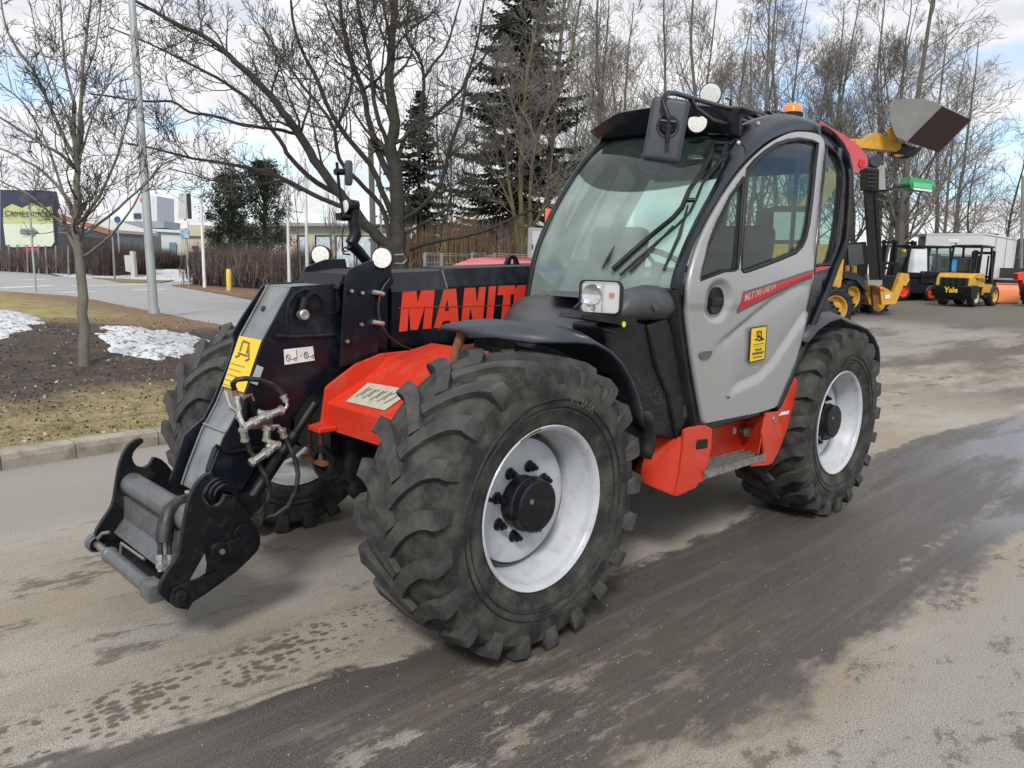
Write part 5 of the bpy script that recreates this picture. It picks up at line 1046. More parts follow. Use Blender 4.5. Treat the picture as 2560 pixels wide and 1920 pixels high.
barkb = mat('bark_wood', (.12,.108,.09), .9, dust=(.11,.11,.07), dfac=.6, dscale=2, var=.2)
def hero(name, D, limbs, seed, scale, twl, label, cat, barkm, tmat, root, ntw=1.0, tw=.004, lv=2):
    """a bare tree: main limbs measured once, each at its own distance, twigs grown from them"""
    rnd = random.Random(seed); out = []; main = []
    for pts, r0, r1, spr in limbs:
        w_ = []; off = 0; tgt = spr
        for i, (c_, a, b) in enumerate(pts): 
            t_ = i/max(1,len(pts)-1); w_.append(CAM+ray(c_, a, b)*(D+tgt*t_**.8))
        w_ = [V(q) for q in spline(w_, 3)]; n_ = len(w_); rs = [r0+(r1-r0)*(k/(n_-1)) for k in range(n_)]; rs = [r_*scale*D/FPX for r_ in rs]
        for k in range(1, n_-1): w_[k] += V((rnd.gauss(0,1), rnd.gauss(0,1), rnd.gauss(0,1)))*rs[k]*.18
        main.append((w_, rs, 3)); tot = sum((b-a).length for a, b in zip(w_, w_[1:]))
        for k in range(int(tot*ntw)):
            t_ = rnd.uniform(.12 if r0 < 12 else .35, 1); i = min(int(t_*(n_-1)), n_-2); b = w_[i].lerp(w_[i+1], t_*(n_-1)-i); ax = (w_[i+1]-w_[i]).normalized(); o = Matrix.Rotation(rnd.uniform(0,2*pi), 3, ax)@ax.orthogonal().normalized()
            grow(out, b, ax*.6+o*.7, twl*rnd.uniform(.5,1.2)*(1.15-.4*t_), max(tw*1.2, rs[i]*.38), lv, rnd, tw=tw, nb=(5,6,5), wig=.2)
    rt_ = empty(name, root, 0, label, cat); o_ = -V(root)
    for nm, mb, m in (('trunk', branch_mb(main, (3,)), barkm), ('crown', branch_mb(out, (0,1,2)), tmat)):
        mb.v = [tuple(V(q)+o_) for q in mb.v]; mb.build(nm, m, rt_, recalc=False, smooth=60 if nm == 'trunk' else None)
    return rt_
rt1 = V((-.3,-5.83,.12)); rt1 = gp(205, 968)
D1 = (V((rt1.x,rt1.y,.12))-CAM).dot(FW)
A = lambda *p: [('a', x, y) for x, y in p]
L1 = [(A((466,2140),(463,1900),(456,1650),(440,1430),(424,1300),(425,1150),(430,950),(420,850),(408,700),(412,560)), 31.2, 9.6, 0),
 (A((415,600),(395,520),(365,400),(345,210),(330,0),(320,-200)), 10.4, 3.6, .5), (A((425,850),(440,700),(452,500),(470,250),(500,20),(520,-250)), 11.7, 3.6, -.4), (A((430,960),(455,760),(450,560),(480,400),(530,260),(560,0)), 9.1, 3.6, .3),
 (A((420,1180),(350,1070),(250,960),(140,890),(0,820),(-150,780)), 11.7, 3.6, .6), (A((412,930),(330,850),(200,780),(80,700),(0,650),(-150,560)), 10.4, 3.6, -.6), (A((408,870),(340,740),(270,570),(190,400),(110,290),(40,170),(10,40),(0,-120)), 11.7, 3.6, .4),
 (A((440,1225),(520,1130),(600,980),(660,830),(700,680),(712,560),(690,420)), 9.1, 2.4, -.6), (A((455,1300),(560,1230),(700,1110),(820,1000),(900,910),(1010,870)), 9.1, 2.4, .7), (A((468,1415),(560,1350),(650,1260),(740,1140),(790,1030)), 9.1, 3, -.7),
 (A((420,1390),(350,1250),(270,1170),(150,1070),(0,1000),(-120,900)), 10.4, 3, .5), (A((405,1200),(330,1010),(280,850),(210,700),(120,560),(20,480),(-60,400)), 7.8, 3, -.3), (A((395,700),(300,470),(220,250),(160,0)), 6.5, 2.4, .2), (A((440,880),(520,620),(600,470),(700,380)), 6.5, 2.4, .3)]
hero('bare_tree', D1, L1, 11, .45, .75, 'slim young bare tree with pale ringed trunk on the grass verge', 'tree', barkg, twm, (rt1.x, rt1.y, .1), 3.6, .0030)
b_ = lambda *p: [('b', x, y) for x, y in p]
L2 = [(b_((660,1700),(652,1400),(640,1200),(640,1000),(625,800),(620,600),(605,400),(622,200),(640,0),(650,-300)), 52, 12, 0),
 (b_((625,1400),(540,1300),(440,1210),(330,1080),(230,930),(130,790),(60,680),(0,600))+A((1450,480),(1330,370),(1240,290),(1130,200),(1000,150),(850,60),(700,-20)), 32, 7, -2),
 (b_((330,1080),(200,1010),(60,880),(0,780))+A((1400,580),(1250,460),(1100,380),(950,300),(800,230),(600,150)), 16, 4, 2),
 ([('p',960,600),('p',900,540),('p',846,512),('p',780,485),('p',703,443),('p',645,425),('p',574,410),('p',480,396),('p',400,375),('p',320,360)], 16, 4, -3), ([('p',740,465),('p',700,452),('p',645,462),('p',595,467),('p',527,450),('p',480,436),('p',420,420)], 8, 3, 2),
 (A((1640,740),(1500,710),(1350,690),(1180,640),(1050,620),(950,560),(800,560),(650,540),(500,520)), 10, 4, -2),
 (b_((610,1330),(560,1140),(430,1000),(330,880),(300,720),(230,600),(130,480),(60,380),(0,300),(-100,150)), 15, 5, 2), (b_((300,720),(360,600),(400,450),(380,300),(300,150),(240,0)), 9, 4, 1),
 (b_((635,1240),(560,1050),(490,900),(370,760),(280,620),(210,450),(130,300),(80,150),(60,0)), 18, 6, -2), (b_((632,1020),(560,880),(500,700),(460,500),(400,350),(350,150),(330,0),(320,-200)), 20, 9, 1), (b_((630,900),(570,740),(520,560),(500,350),(450,150),(430,0),(420,-200)), 14, 7, -1),
 (b_((650,900),(700,740),(790,690),(880,620),(1000,500),(1050,380),(1100,200),(1130,0)), 14, 5, 2), (b_((765,870),(780,640),(795,420),(760,300),(700,200),(720,0)), 12, 5, -1), (b_((790,440),(850,350),(920,260),(970,100),(1000,0)), 9, 4, 1), (b_((620,430),(590,250),(540,120),(510,0)), 8, 4, 2),
 (b_((690,1210),(800,1130),(890,1010),(930,850),(1000,650),(1040,430),(1120,330),(1200,200)), 13, 5, -2), (b_((690,1290),(780,1245),(920,1160),(950,1085),(1050,1090),(1200,1095)), 9, 4, 1), (b_((720,1380),(850,1335),(1000,1310),(1150,1270),(1300,1200),(1420,1150)), 12, 6, -2),
 (b_((880,1380),(900,1250),(950,1085),(920,950),(980,800)), 7, 3, 1), (b_((400,1120),(250,950),(200,760),(150,560),(40,420),(-60,300)), 8, 3, 3), (b_((460,500),(560,420),(640,260),(740,150),(860,60)), 8, 4, -2), (b_((620,700),(560,480),(570,300),(600,100)), 8, 4, 2)]
rt2 = at(990, 700, 22); hero('bare_tree', 22, L2, 5, .45, 2.0, 'massive old bare tree with many spreading dark limbs behind the boom', 'tree', bark, twm, (rt2.x, rt2.y, gh(rt2.x, rt2.y)), 1.9, .0075)
L3 = [(b_((1340,1500),(1335,1230),(1330,1000),(1340,700),(1370,400),(1420,150),(1500,-50)), 16, 6, 0), (b_((1330,1400),(1290,1180),(1265,1000),(1250,800),(1220,500),(1190,300)), 12, 4, 1), (b_((1350,1400),(1385,1220),(1385,1000),(1440,700),(1550,480),(1620,250),(1660,0)), 13, 5, -1), (b_((1340,1300),(1240,1050),(1150,900),(1060,820)), 7, 3, 1), (b_((1370,1100),(1450,980),(1600,1010)), 6, 3, -1), (b_((1400,1250),(1470,1100),(1520,700),(1500,350),(1540,100)), 8, 4, 1)]
rt3 = at(1305, 690, 25); hero('bare_tree', 25, L3, 21, .45, 1.8, 'mossy multi-stemmed bare tree standing in front of the tall spruce', 'tree', mat('mossy_bark', (.09,.08,.04), .9, dust=(.15,.13,.05), dfac=.7, dscale=3, var=.25), twg, (rt3.x, rt3.y, gh(rt3.x, rt3.y)), 3.2, .007)
# wood behind the yard: four grown trees and their copies
def wood_tree(seed, H_, stems, spread, up, lean, m1, m2):
    rnd = random.Random(seed); out = []
    for s_ in range(stems):
        a = rnd.uniform(0, 2*pi); d = V((cos(a)*lean, sin(a)*lean, 1)); r0 = H_*.0105*(1 if s_ == 0 else .75); h = H_*(1 if s_ == 0 else rnd.uniform(.75,.95)); pts = []; rs = []; q = V((cos(a)*.12*s_, sin(a)*.12*s_, -.1)); dd = d.normalized(); n_ = 14
        for i in range(n_+1):
            pts.append(q.copy()); rs.append(r0*(1-.88*(i/n_)**.9)+.004); dd = (dd+V((rnd.gauss(0,.06), rnd.gauss(0,.06), .10))).normalized(); q = q+dd*h/n_
        out.append((pts, rs, 3))
        for k in range(int(20*spread+8)):
            t_ = rnd.uniform(.14, .99); i = min(int(t_*n_), n_-1); b = pts[i].lerp(pts[i+1], t_*n_-i); a2 = rnd.uniform(0, 2*pi)
            grow(out, b, V((cos(a2)*spread, sin(a2)*spread, .55+.35*t_)), h*.30*(1.12-t_)*rnd.uniform(.7,1.2)+.5, rs[i]*.42, 2, rnd, up=up, wig=.15, nb=(6,7,6), tw=.0075)
    e = empty('bare_tree', (0,0,0)); branch_mb(out, (3,)).build('trunk', m1, e, recalc=False, smooth=60); branch_mb(out, (0,1,2)).build('crown', m2, e, recalc=False); return e
protos = [wood_tree(1, 15, 2, .75, .10, .10, barkb, twg), wood_tree(2, 16, 1, .8, .06, .03, barkb, twg), wood_tree(3, 14, 3, .7, .12, .16, barkb, twg), wood_tree(4, 12, 1, 1.0, .0, .02, bark, twg)]
wood = [(0,1480,36,1.0),(2,1560,42,1.1),(1,1650,44,1.05),(0,1730,36,1.0),(2,1800,44,1.1),(1,1880,38,.95),(0,1940,46,1.2),(2,2010,40,1.05),(2,2140,38,1.0),(0,2200,44,1.1),
        (1,2243,34,1.05),(2,2268,36,1.0),(0,2340,56,1.2),(1,2385,58,1.1),(3,2500,52,.95),(3,2420,48,.75),(2,1400,48,1.0),(1,1360,34,1.05),(3,2590,56,.9),(0,1120,50,.9),(3,1010,60,.8),(0,1850,54,1.25)]
used = set()
ordn = lambda n: ('first','second','third','fourth','fifth','sixth','seventh','eighth','ninth','tenth','eleventh','twelfth','thirteenth','fourteenth','fifteenth','sixteenth','seventeenth')[n-1]
for i, (k, u, D, s_) in enumerate(wood):
    e = protos[k] if k not in used else copy_tree(protos[k]); used.add(k); q = at(u, 700, D); e.location = (q.x, q.y, gh(q.x, q.y)-.05); e.rotation_euler = (0, 0, i*1.9); e.scale = (s_,)*3
    if k == 3: tag(e, {2500:'wide bare tree with arching branches above the right end of the white cabin',2420:'wide bare tree with arching branches above the left end of the white cabin',2590:'wide bare tree with arching branches cut off by the right edge'}[u] if u > 2000 else 'small wide bare tree far behind the big old tree', 'tree', 'bare trees behind the yard')
    elif u < 1300: tag(e, 'slender bare tree far off behind the spruces', 'tree', 'bare trees behind the yard')
    elif u > 2200: tag(e, 'tall thick-stemmed bare tree behind the forklifts, %s counted from the left' % ordn(sum(1 for w_ in wood if w_[0] != 3 and 2200 < w_[1] <= u)), 'tree', 'bare trees behind the yard')
    else: tag(e, 'tall thin bare tree in the wood above the cab, %s counted from the left' % ordn(sum(1 for w_ in wood if w_[0] != 3 and 1300 < w_[1] <= u and w_[1] <= 2200)), 'tree', 'bare trees behind the yard')
# small leafless saplings beside the boom lamps
for u, v0, v1, D in ((750,640,420,30),(826,640,425,28)):
    rnd = random.Random(u); out = []; p0 = at(u, v0, D); z0 = gh(p0.x, p0.y); p0.z = z0
    grow(out, p0, V((0,0,1)), (at(u, v1, D).z-z0), .035, 3, rnd, up=.25, wig=.07, spread=.5, nb=(6,4,3), tw=.006)
    e = empty('sapling', p0, 0, 'thin leafless sapling in front of the long cream building, '+('left one' if u == 750 else 'right one'), 'tree')
    mb = branch_mb(out, (0,1,2,3)); mb.v = [tuple(V(q)-p0) for q in mb.v]; mb.build('stem', twg, e, recalc=False)
# spruces
ndl = [mat('spruce_needles', (.026,.038,.020), .85, var=.3), mat('spruce_needles_pale', (.062,.074,.038), .85, var=.3)]
def spruce(u, D, H_, w_, seed, label):
    rnd = random.Random(seed); q = at(u, 700, D); base = V((q.x, q.y, gh(q.x, q.y))); e = empty('spruce', base, 0, label, 'tree')
    MB().tube([(0,0,-.1),(0,0,H_*.5),(0,0,H_)], [H_*.014,H_*.008,.01], 8).build('trunk', bark, e, recalc=False); mb = MB(); br = MB(); z = H_*.12
    while z < H_*.985:
        f_ = (1-z/H_); R_ = w_*f_**.75*rnd.uniform(.75,1.15); nbr = rnd.choice((4,5,6))
        for k in range(nbr):
            a = rnd.uniform(0, 2*pi); l = R_*rnd.uniform(.55,1.1)
            if rnd.random() < .12: continue
            n_ = max(4, int(l/.16)); pts = [V((cos(a)*l*t_, sin(a)*l*t_, z-l*.42*t_+l*.34*t_*t_)) for t_ in [i/n_ for i in range(n_+1)]]; br.tube(pts, [.03*f_+.008]+[.006]*n_, 3, cap=False)
            for i in range(1, n_+1):
                t_ = i/n_; wd = (.10+.34*l*.5*math.sin(pi*min(1,t_*.9+.1)))*1.0
                for s_ in (-1, 1):
                    for _ in range(5):
                        o = V((-sin(a)*s_, cos(a)*s_, 0)); d = (o*rnd.uniform(.3,1)+V((cos(a),sin(a),0))*rnd.uniform(.2,.9)+V((0,0,rnd.uniform(-.75,-.1)))).normalized()*wd*rnd.uniform(.5,1.1); nn_ = d.cross(V((rnd.gauss(0,1),rnd.gauss(0,1),rnd.gauss(0,1)))).normalized()*.040*rnd.uniform(.6,1.3)
                        p = pts[i]; mb.add([p, p+d*.45+nn_, p+d, p+d*.5-nn_], [(0,1,2,3)], 0 if rnd.random() < .72 else 1)
        z += rnd.uniform(.07,.15)*(.5+f_)
    mb.build('needles', ndl, e, recalc=False); br.build('branch', bark, e, recalc=False)
spruce(1290, 31, 15.5, 3.9, 4, 'tall dark spruce with drooping branches behind the boom'); spruce(1045, 34, 8.6, 2.7, 8, 'shorter dark spruce just right of the big bare tree')
# evergreen trees beyond the road
def evergreen(u, vb, vt, D, wpx, seed, label):
    rnd = random.Random(seed); q = at(u, vb, D); base = V((q.x, q.y, gh(q.x, q.y))); top = at(u, vt, D).z-base.z; W_ = wpx*D/FPX/2; e = empty('evergreen_tree', base, 0, label, 'tree'); mb = MB(); tr_ = MB(); tr_.tube([(0,0,-.1),(.05,0,top*.5),(0,.05,top*.9)], [.16,.10,.03], 7)
    for _ in range(150):
        t_ = rnd.random()**.8; zz_ = top*(.12+.86*t_); rr__ = W_*(1-(max(0,t_-.25)/.78)**2.2)**.5*rnd.uniform(.35,1.05); a = rnd.uniform(0,2*pi); c_ = V((cos(a)*rr__, sin(a)*rr__, zz_+rnd.uniform(-.2,.2))); s_ = rnd.uniform(.22,.5)*W_*.36
        tr_.tube([(0,0,zz_*.75), c_], [.03,.012], 4, cap=False)
        for _ in range(70):
            p = c_+V((rnd.gauss(0,s_), rnd.gauss(0,s_), rnd.gauss(0,s_*.8))); n1_ = V((rnd.gauss(0,1),rnd.gauss(0,1),rnd.gauss(0,1))).normalized(); n2_ = n1_.orthogonal().normalized(); l = rnd.uniform(.05,.11); mb.add([p-n1_*l, p+n2_*l*.5, p+n1_*l, p-n2_*l*.5], [(0,1,2,3)], 0 if rnd.random() < .6 else 1)
    mb.build('crown', [mat('evergreen_leaf', (.026,.042,.018), .7, var=.3), mat('evergreen_leaf_light', (.065,.085,.030), .6, var=.3)], e, recalc=False); tr_.build('trunk', bark, e, recalc=False)
evergreen(580, 690, 425, 46, 118, 3, 'dark evergreen tree beyond the road, left and lower of the two'); evergreen(665, 690, 402, 48, 130, 6, 'dark evergreen tree beyond the road, right and taller of the two')
# leafless hedges: masses of upright twigs
def hedge(pts, hgt, dep, dens, seed, label, mats_, nm='hedge', loose=.25, lean=.18):
    rnd = random.Random(seed); P_ = [gp(*p) if len(p) == 2 else at(p[0], 700, p[2]) for p in pts]
    for q in P_: q.z = gh(q.x, q.y)
    e = empty(nm, P_[0], 0, label, 'hedge'); mb = MB(); o = P_[0]
    for a, b in zip(P_, P_[1:]):
        L_ = (b-a).length; d = (b-a).normalized(); n_ = V((-d.y, d.x, 0))
        for _ in range(int(L_*dens)):
            p = a+d*rnd.uniform(0, L_)+n_*rnd.gauss(0, dep*.4)-o; hh = hgt*(rnd.uniform(.35,1.0)+rnd.gauss(0,.05))*(1+loose*noise.noise(p*.5)); z0_ = hgt*rnd.uniform(0,.3) if rnd.random() < .5 else hgt*rnd.uniform(.3,.7); q = p+V((rnd.gauss(0,lean), rnd.gauss(0,lean), hh)); w_ = rnd.uniform(.008,.018); s_ = RT*w_
            m_ = p.lerp(q, .5)+V((rnd.gauss(0,.06), rnd.gauss(0,.06), 0)); p = p+V((0,0,min(z0_,hh*.7))); mb.add([p-s_, p+s_, m_+s_*.7, m_-s_*.7, q], [(0,1,2,3),(3,2,4)], rnd.choice(range(len(mats_))))
    mb.build('twigs', mats_, e, recalc=False)
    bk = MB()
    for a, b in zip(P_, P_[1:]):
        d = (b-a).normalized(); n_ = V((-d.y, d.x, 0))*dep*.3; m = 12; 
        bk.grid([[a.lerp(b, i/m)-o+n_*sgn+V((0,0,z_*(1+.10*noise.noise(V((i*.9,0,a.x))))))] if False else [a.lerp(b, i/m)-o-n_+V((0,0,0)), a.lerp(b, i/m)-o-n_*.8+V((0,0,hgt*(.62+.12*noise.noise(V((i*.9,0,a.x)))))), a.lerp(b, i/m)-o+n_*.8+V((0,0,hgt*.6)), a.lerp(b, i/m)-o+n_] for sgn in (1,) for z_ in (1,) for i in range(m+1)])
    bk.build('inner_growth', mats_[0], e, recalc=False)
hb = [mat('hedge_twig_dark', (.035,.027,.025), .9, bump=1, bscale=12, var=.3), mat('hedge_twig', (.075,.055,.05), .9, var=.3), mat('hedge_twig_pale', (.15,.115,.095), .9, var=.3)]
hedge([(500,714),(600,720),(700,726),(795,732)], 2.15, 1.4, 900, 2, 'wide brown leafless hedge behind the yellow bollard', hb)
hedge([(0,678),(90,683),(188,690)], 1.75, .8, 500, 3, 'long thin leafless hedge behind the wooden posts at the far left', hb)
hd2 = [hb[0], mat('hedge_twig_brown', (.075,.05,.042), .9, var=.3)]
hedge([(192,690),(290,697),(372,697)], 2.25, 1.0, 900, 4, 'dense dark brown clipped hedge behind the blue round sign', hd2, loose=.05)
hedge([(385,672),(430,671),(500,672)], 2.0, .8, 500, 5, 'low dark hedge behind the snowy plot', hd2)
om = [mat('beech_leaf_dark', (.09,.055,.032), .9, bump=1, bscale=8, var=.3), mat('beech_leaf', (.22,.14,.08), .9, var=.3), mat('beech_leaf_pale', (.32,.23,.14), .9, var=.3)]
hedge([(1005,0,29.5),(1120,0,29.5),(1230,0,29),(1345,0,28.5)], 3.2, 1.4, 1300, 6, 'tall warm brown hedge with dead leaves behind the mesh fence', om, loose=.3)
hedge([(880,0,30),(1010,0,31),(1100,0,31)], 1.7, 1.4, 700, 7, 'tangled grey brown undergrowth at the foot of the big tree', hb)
# ------------------------------------------------------------ far buildings, each a box turned a little from the camera
def frame_at(u, v, D): q = at(u, v, D); return q
def wallbox(mb, u0, u1, vt, vb, D, dep=8, m=0, turn=0):
    a, b = at(u0, vb, D), at(u1, vb, D+turn); t_ = at((u0+u1)/2, vt, D+turn/2).z; bo = min(a.z, b.z); bo = -0.2 if vb > 640 else at((u0+u1)/2, vb, D).z
    vs = [V((a.x,a.y,bo)), V((b.x,b.y,bo)), V((b.x,b.y,bo))+FH*dep, V((a.x,a.y,bo))+FH*dep]; vs += [V((q.x,q.y,t_)) for q in vs]; mb.add(vs, [(0,3,2,1),(4,5,6,7),(0,1,5,4),(1,2,6,5),(2,3,7,6),(3,0,4,7)], m); return mb
def flatq(mb, pts, D, m=0, e=0): mb.add([at(a, b, D-e) for a, b in pts], [tuple(range(len(pts)))], m); return mb
def slab(pts, D, th, name, m, par=None):   # upright panel of real thickness
    f = [at(a, b, D) for a, b in pts]; k = len(f); mb = MB(); mb.add(f+[q+FH*th for q in f], [tuple(range(k)), tuple(range(2*k-1, k-1, -1))]+[(i, (i+1)%k, k+(i+1)%k, k+i) for i in range(k)]); return mb.build(name, m, par)
glassd = mat('dark_glazing', (.02,.025,.03), .12, coat=.5); cream = mat('cream_wall', (.50,.47,.36), .8, var=.03); wallw = mat('white_wall', (.62,.65,.67), .75, var=.03); greyw = mat('grey_and_shaded_wall', (.27,.31,.35), .75); navyw = mat('navy_board', (.03,.04,.07), .5)
def bld(label, name='building'): return empty(name, (0,0,0), 0, label, name)
def shop():
    D = 82; e = bld('low building with a sloping orange eave and dark glazing behind the young tree')
    mb = wallbox(MB(), 118, 300, 575, 700, D, 10); mb.build('wall', greyw, e); f = [(60,505),(135,528),(283,574),(283,582),(135,545),(60,520)]; slab(f, D-2, 10, 'roof', mat('roof_edge', (.55,.53,.5), .6), e); slab([(135,531),(283,577),(283,590),(135,546)], D-2.3, .25, 'eave_board', mat('orange_wood', (.27,.14,.08), .7), e)
    slab([(125,560),(283,592),(283,628),(125,628)], D-.2, .1, 'window', glassd, e); slab([(135,548),(283,592),(283,600),(135,580)], D-.25, .1, 'fascia', greyw, e)
shop()
e = empty('advertising_board', (0,0,0), 0, 'big yellow green and white advertising board with a grey arrow', 'billboard'); D = 62
slab([(0,474),(120,476),(130,520),(0,520)], D+.4, 1.2, 'top_box', navyw, e); slab([(0,500),(135,500),(137,655),(0,655)], D+.3, .5, 'frame', navyw, e)
slab([(8,522),(30,510),(55,520),(80,508),(105,520),(130,515),(132,560),(8,560)], D, .1, 'upper_face', mat('board_green', (.45,.49,.22), .6), e); slab([(8,560),(132,560),(135,605),(128,616),(30,618),(14,612)], D, .1, 'lower_face', mat('board_pale', (.58,.64,.50), .6), e)
mb = text_mb('LAMEDOOR', .8, at(12, 541, D-.15), RH, (0,0,1), .01, .0); q0_ = at(12, 541, D-.15); wd = max((V(q)-q0_).dot(RH) for q in mb.v); f_ = (116*D/FPX)/wd; mb.v = [tuple(q0_+RH*((V(q)-q0_).dot(RH)*f_)+V((0,0,(q[2]-q0_.z)*.75))) for q in mb.v]; mb.build('lettering', mat('board_ink', (.07,.08,.05), .6), e, recalc=False)
slab([(50,573),(77,573),(77,566),(94,579),(77,594),(77,586),(50,584)], D-.1, .05, 'arrow', mat('arrow_grey', (.17,.19,.20), .6), e); slab([(58,620),(93,620),(93,628),(58,630)], D-.1, .05, 'red_strip', redd, e)
D = 95; e = bld('long low white building with a grey door'); wallbox(MB(), 283, 334, 577, 700, D-1, 14).build('shaded_side_wall', greyw, e); wallbox(MB(), 334, 462, 579, 700, D-1.2, 14).build('wall', wallw, e); slab([(283,566),(462,576),(462,583),(283,573)], D-1.6, 14, 'roof', mat('pale_roof', (.6,.62,.63), .6), e); slab([(423,606),(440,606),(440,645),(423,645)], D-1.5, .1, 'door', mat('door_blue', (.16,.24,.30), .6), e)  # shade on the white building's side wall is painted in as grey
slab([(290,553),(408,553),(410,570),(290,568)], D+6, 6, 'back_roof', mat('teal_roof', (.22,.27,.30), .7), e)
D = 120; e = bld('white tower box with a small red logo above the low white roof', 'tower'); slab([(333,500),(345,482),(392,490),(393,556),(333,552)], D, 6, 'wall', mat('tower_white', (.60,.64,.70), .7), e); slab([(350,495),(359,495),(359,503),(350,503)], D-.2, .1, 'red_logo', redd, e); slab([(334,533),(352,533),(352,546),(334,546)], D-.2, .1, 'window', glassd, e)
D = 90; e = bld('cream building with a dark band and a red gate beside the flagpole'); wallbox(MB(), 455, 516, 562, 700, D, 12).build('wall', cream, e); slab([(455,589),(516,590),(516,594),(455,593)], D-.2, .1, 'band', mat('band_brown', (.13,.11,.09), .7), e); slab([(472,629),(512,629),(512,660),(472,660)], D-.3, .2, 'gate', mat('gate_red', (.30,.04,.04), .6), e); slab([(480,615),(495,615),(495,623),(480,623)], D-.25, .1, 'window', glassd, e)
D = 55; e = bld('long cream office building with poster-filled windows behind the lamps'); wallbox(MB(), 716, 965, 560, 720, D, 12).build('wall', cream, e); slab([(560,560),(716,556),(965,560),(965,564),(560,566)], D-.6, 12, 'roof', mat('flat_roof_edge', (.30,.30,.30), .6), e)
wallbox(MB(), 600, 716, 566, 720, D+1, 12).build('rear_wall', cream, e)
for (u0, u1) in ((742,765),(787,828),(838,886),(890,938)): w_ = slab([(u0,588),(u1,588),(u1,672),(u0,672)], D-.08, .06, 'window', glassd, e); slab([(u0+4,592),(u1-2,592),(u1-2,668),(u0+4,668)], D-.14, .03, 'poster_pane', mat('poster_pane', (.42,.52,.56), .4, dust=(.7,.7,.7), dfac=.8, dscale=3, var=.2), w_)
# ------------------------------------------------------------ poles, signs, bollard
galv = mat('galvanised_steel', (.42,.45,.45), .45, metal=.5, dust=(.3,.33,.33), dfac=.5, dscale=3)
def pole(name, ub, vb, ut, vt, r0, r1, label, cat, m=galv, zoff=0, n_=12):
    b = gp(ub, vb); D = (b-CAM).dot(FH); t_ = at(ut, vt, D); e = empty(name, b, 0, label, cat); MB().tube([(0,0,-.05), (t_-b)*.5, t_-b], [r0, (r0+r1)/2, r1], n_).build('post', m, e, smooth=60); return e, b, D
e, b, D = pole('street_lamp', 386, 797, 321, -120, .105, .07, 'tall grey street lamp post on the verge right of the young tree', 'lamp post'); MB().tube([(0,0,0),(0,0,.25)], [.13,.12], 12).build('base_collar', galv, e)
t_ = at(321, -120, D)-b; mb = MB(); mb.tube([t_, t_+V((-.1,.6,.3)), t_+V((-.3,1.6,.35))], .045, 8); mb.box(t_+V((-.38,1.9,.33)), (.12,.3,.06), bev=.03); mb.build('lamp_arm', galv, e)
pole('flagpole', 512, 722, 490, 230, .075, .035, 'white flagpole left of the evergreen trees', 'flagpole', whitep); pole('flagpole', 724, 735, 716, 385, .075, .04, 'white flagpole right of the evergreen trees', 'flagpole', whitep); pole('flagpole', 770, 745, 762, 395, .075, .04, 'white flagpole nearest to the work lamps of the machine', 'flagpole', whitep)
pole('utility_pole', 938, 760, 926, 350, .11, .09, 'grey pole against the trunk of the big bare tree', 'pole', mat('grey_wood', (.20,.19,.17), .8)); pole('flagpole', 955, 760, 950, 400, .04, .03, 'thin grey pole just right of the grey wooden pole', 'pole')
pole('utility_pole', 2552, 735, 2557, 440, .09, .07, 'weathered pole at the right edge behind the white cabin', 'pole', mat('grey_wood', (.20,.19,.17), .8))
def disc(e, b, D, u, v, rpx, m, name, tm_=None):
    c_ = at(u, v, D)-b; mb = MB(); r_ = rpx*D/FPX; mb.lathe([(0,0),(0,r_),(.03,r_),(.03,0)], o=c_-FH*.08, ax=FH, n=24); return mb.build(name, m, e)
e, b, D = pole('road_sign', 90, 731, 71, 490, .04, .035, 'round road sign seen from behind on a thin grey pole at the far left', 'road sign'); disc(e, b, D, 66, 497, 13, mat('sign_back', (.06,.065,.07), .6), 'sign_back')
e, b, D = pole('road_sign', 303, 697, 293, 545, .045, .04, 'small blue round road sign on a grey pole before the dark hedge', 'road sign'); disc(e, b, D, 295, 549, 8, mat('sign_blue', (.03,.08,.26), .4), 'sign_face'); 
e, b, D = pole('timetable_sign', 473, 717, 463, 545, .045, .04, 'tall white display board with white and blue panels on a grey pole', 'sign')
for nm, pts, m in (('display_board', [(446,484),(466,484),(466,547),(446,547)], mat('display_grey', (.48,.49,.48), .6)), ('board_side', [(467,483),(475,483),(478,547),(469,547)], blackd), ('white_panel', [(451,552),(469,552),(469,571),(451,571)], whitep), ('blue_panel', [(452,575),(472,575),(472,595),(452,595)], mat('sign_panel_blue', (.10,.25,.55), .5, dust=(.6,.6,.6), dfac=.8, dscale=3))):
    o_ = slab(pts, D-.1, .08, nm, m, e); o_.matrix_parent_inverse = Matrix.Translation(-b)
disc(e, b, D, 456, 513, 7, mat('grey_emblem', (.35,.36,.38), .6), 'emblem')
b = gp(322, 700); D = (b-CAM).dot(FH); e = empty('cable_box', b, 0, 'pair of white service boxes in front of the dark hedge', 'utility box'); 
for pts in ([(310,638),(324,638),(328,681),(314,678)], [(324,628),(333,628),(338,703),(328,703)]): o_ = slab(pts, D, .3, 'housing', mat('service_box', (.50,.50,.48), .6), e); o_.matrix_parent_inverse = Matrix.Translation(-b)
b = gp(573, 731); e = empty('bollard', b, 0, 'short yellow bollard at the edge of the road', 'bollard'); MB().tube([(0,0,-.05),(0,0,.9),(0,0,.95)], [.10,.10,.07], 16).build('post', mat('bollard_yellow', (.70,.50,.05), .5, dust=(.4,.35,.25), dfac=.5, dscale=4), e, smooth=40)
MB().tube([(0,0,.0),(0,0,.12)], [.13,.12], 12).build('base_collar', galv, e)
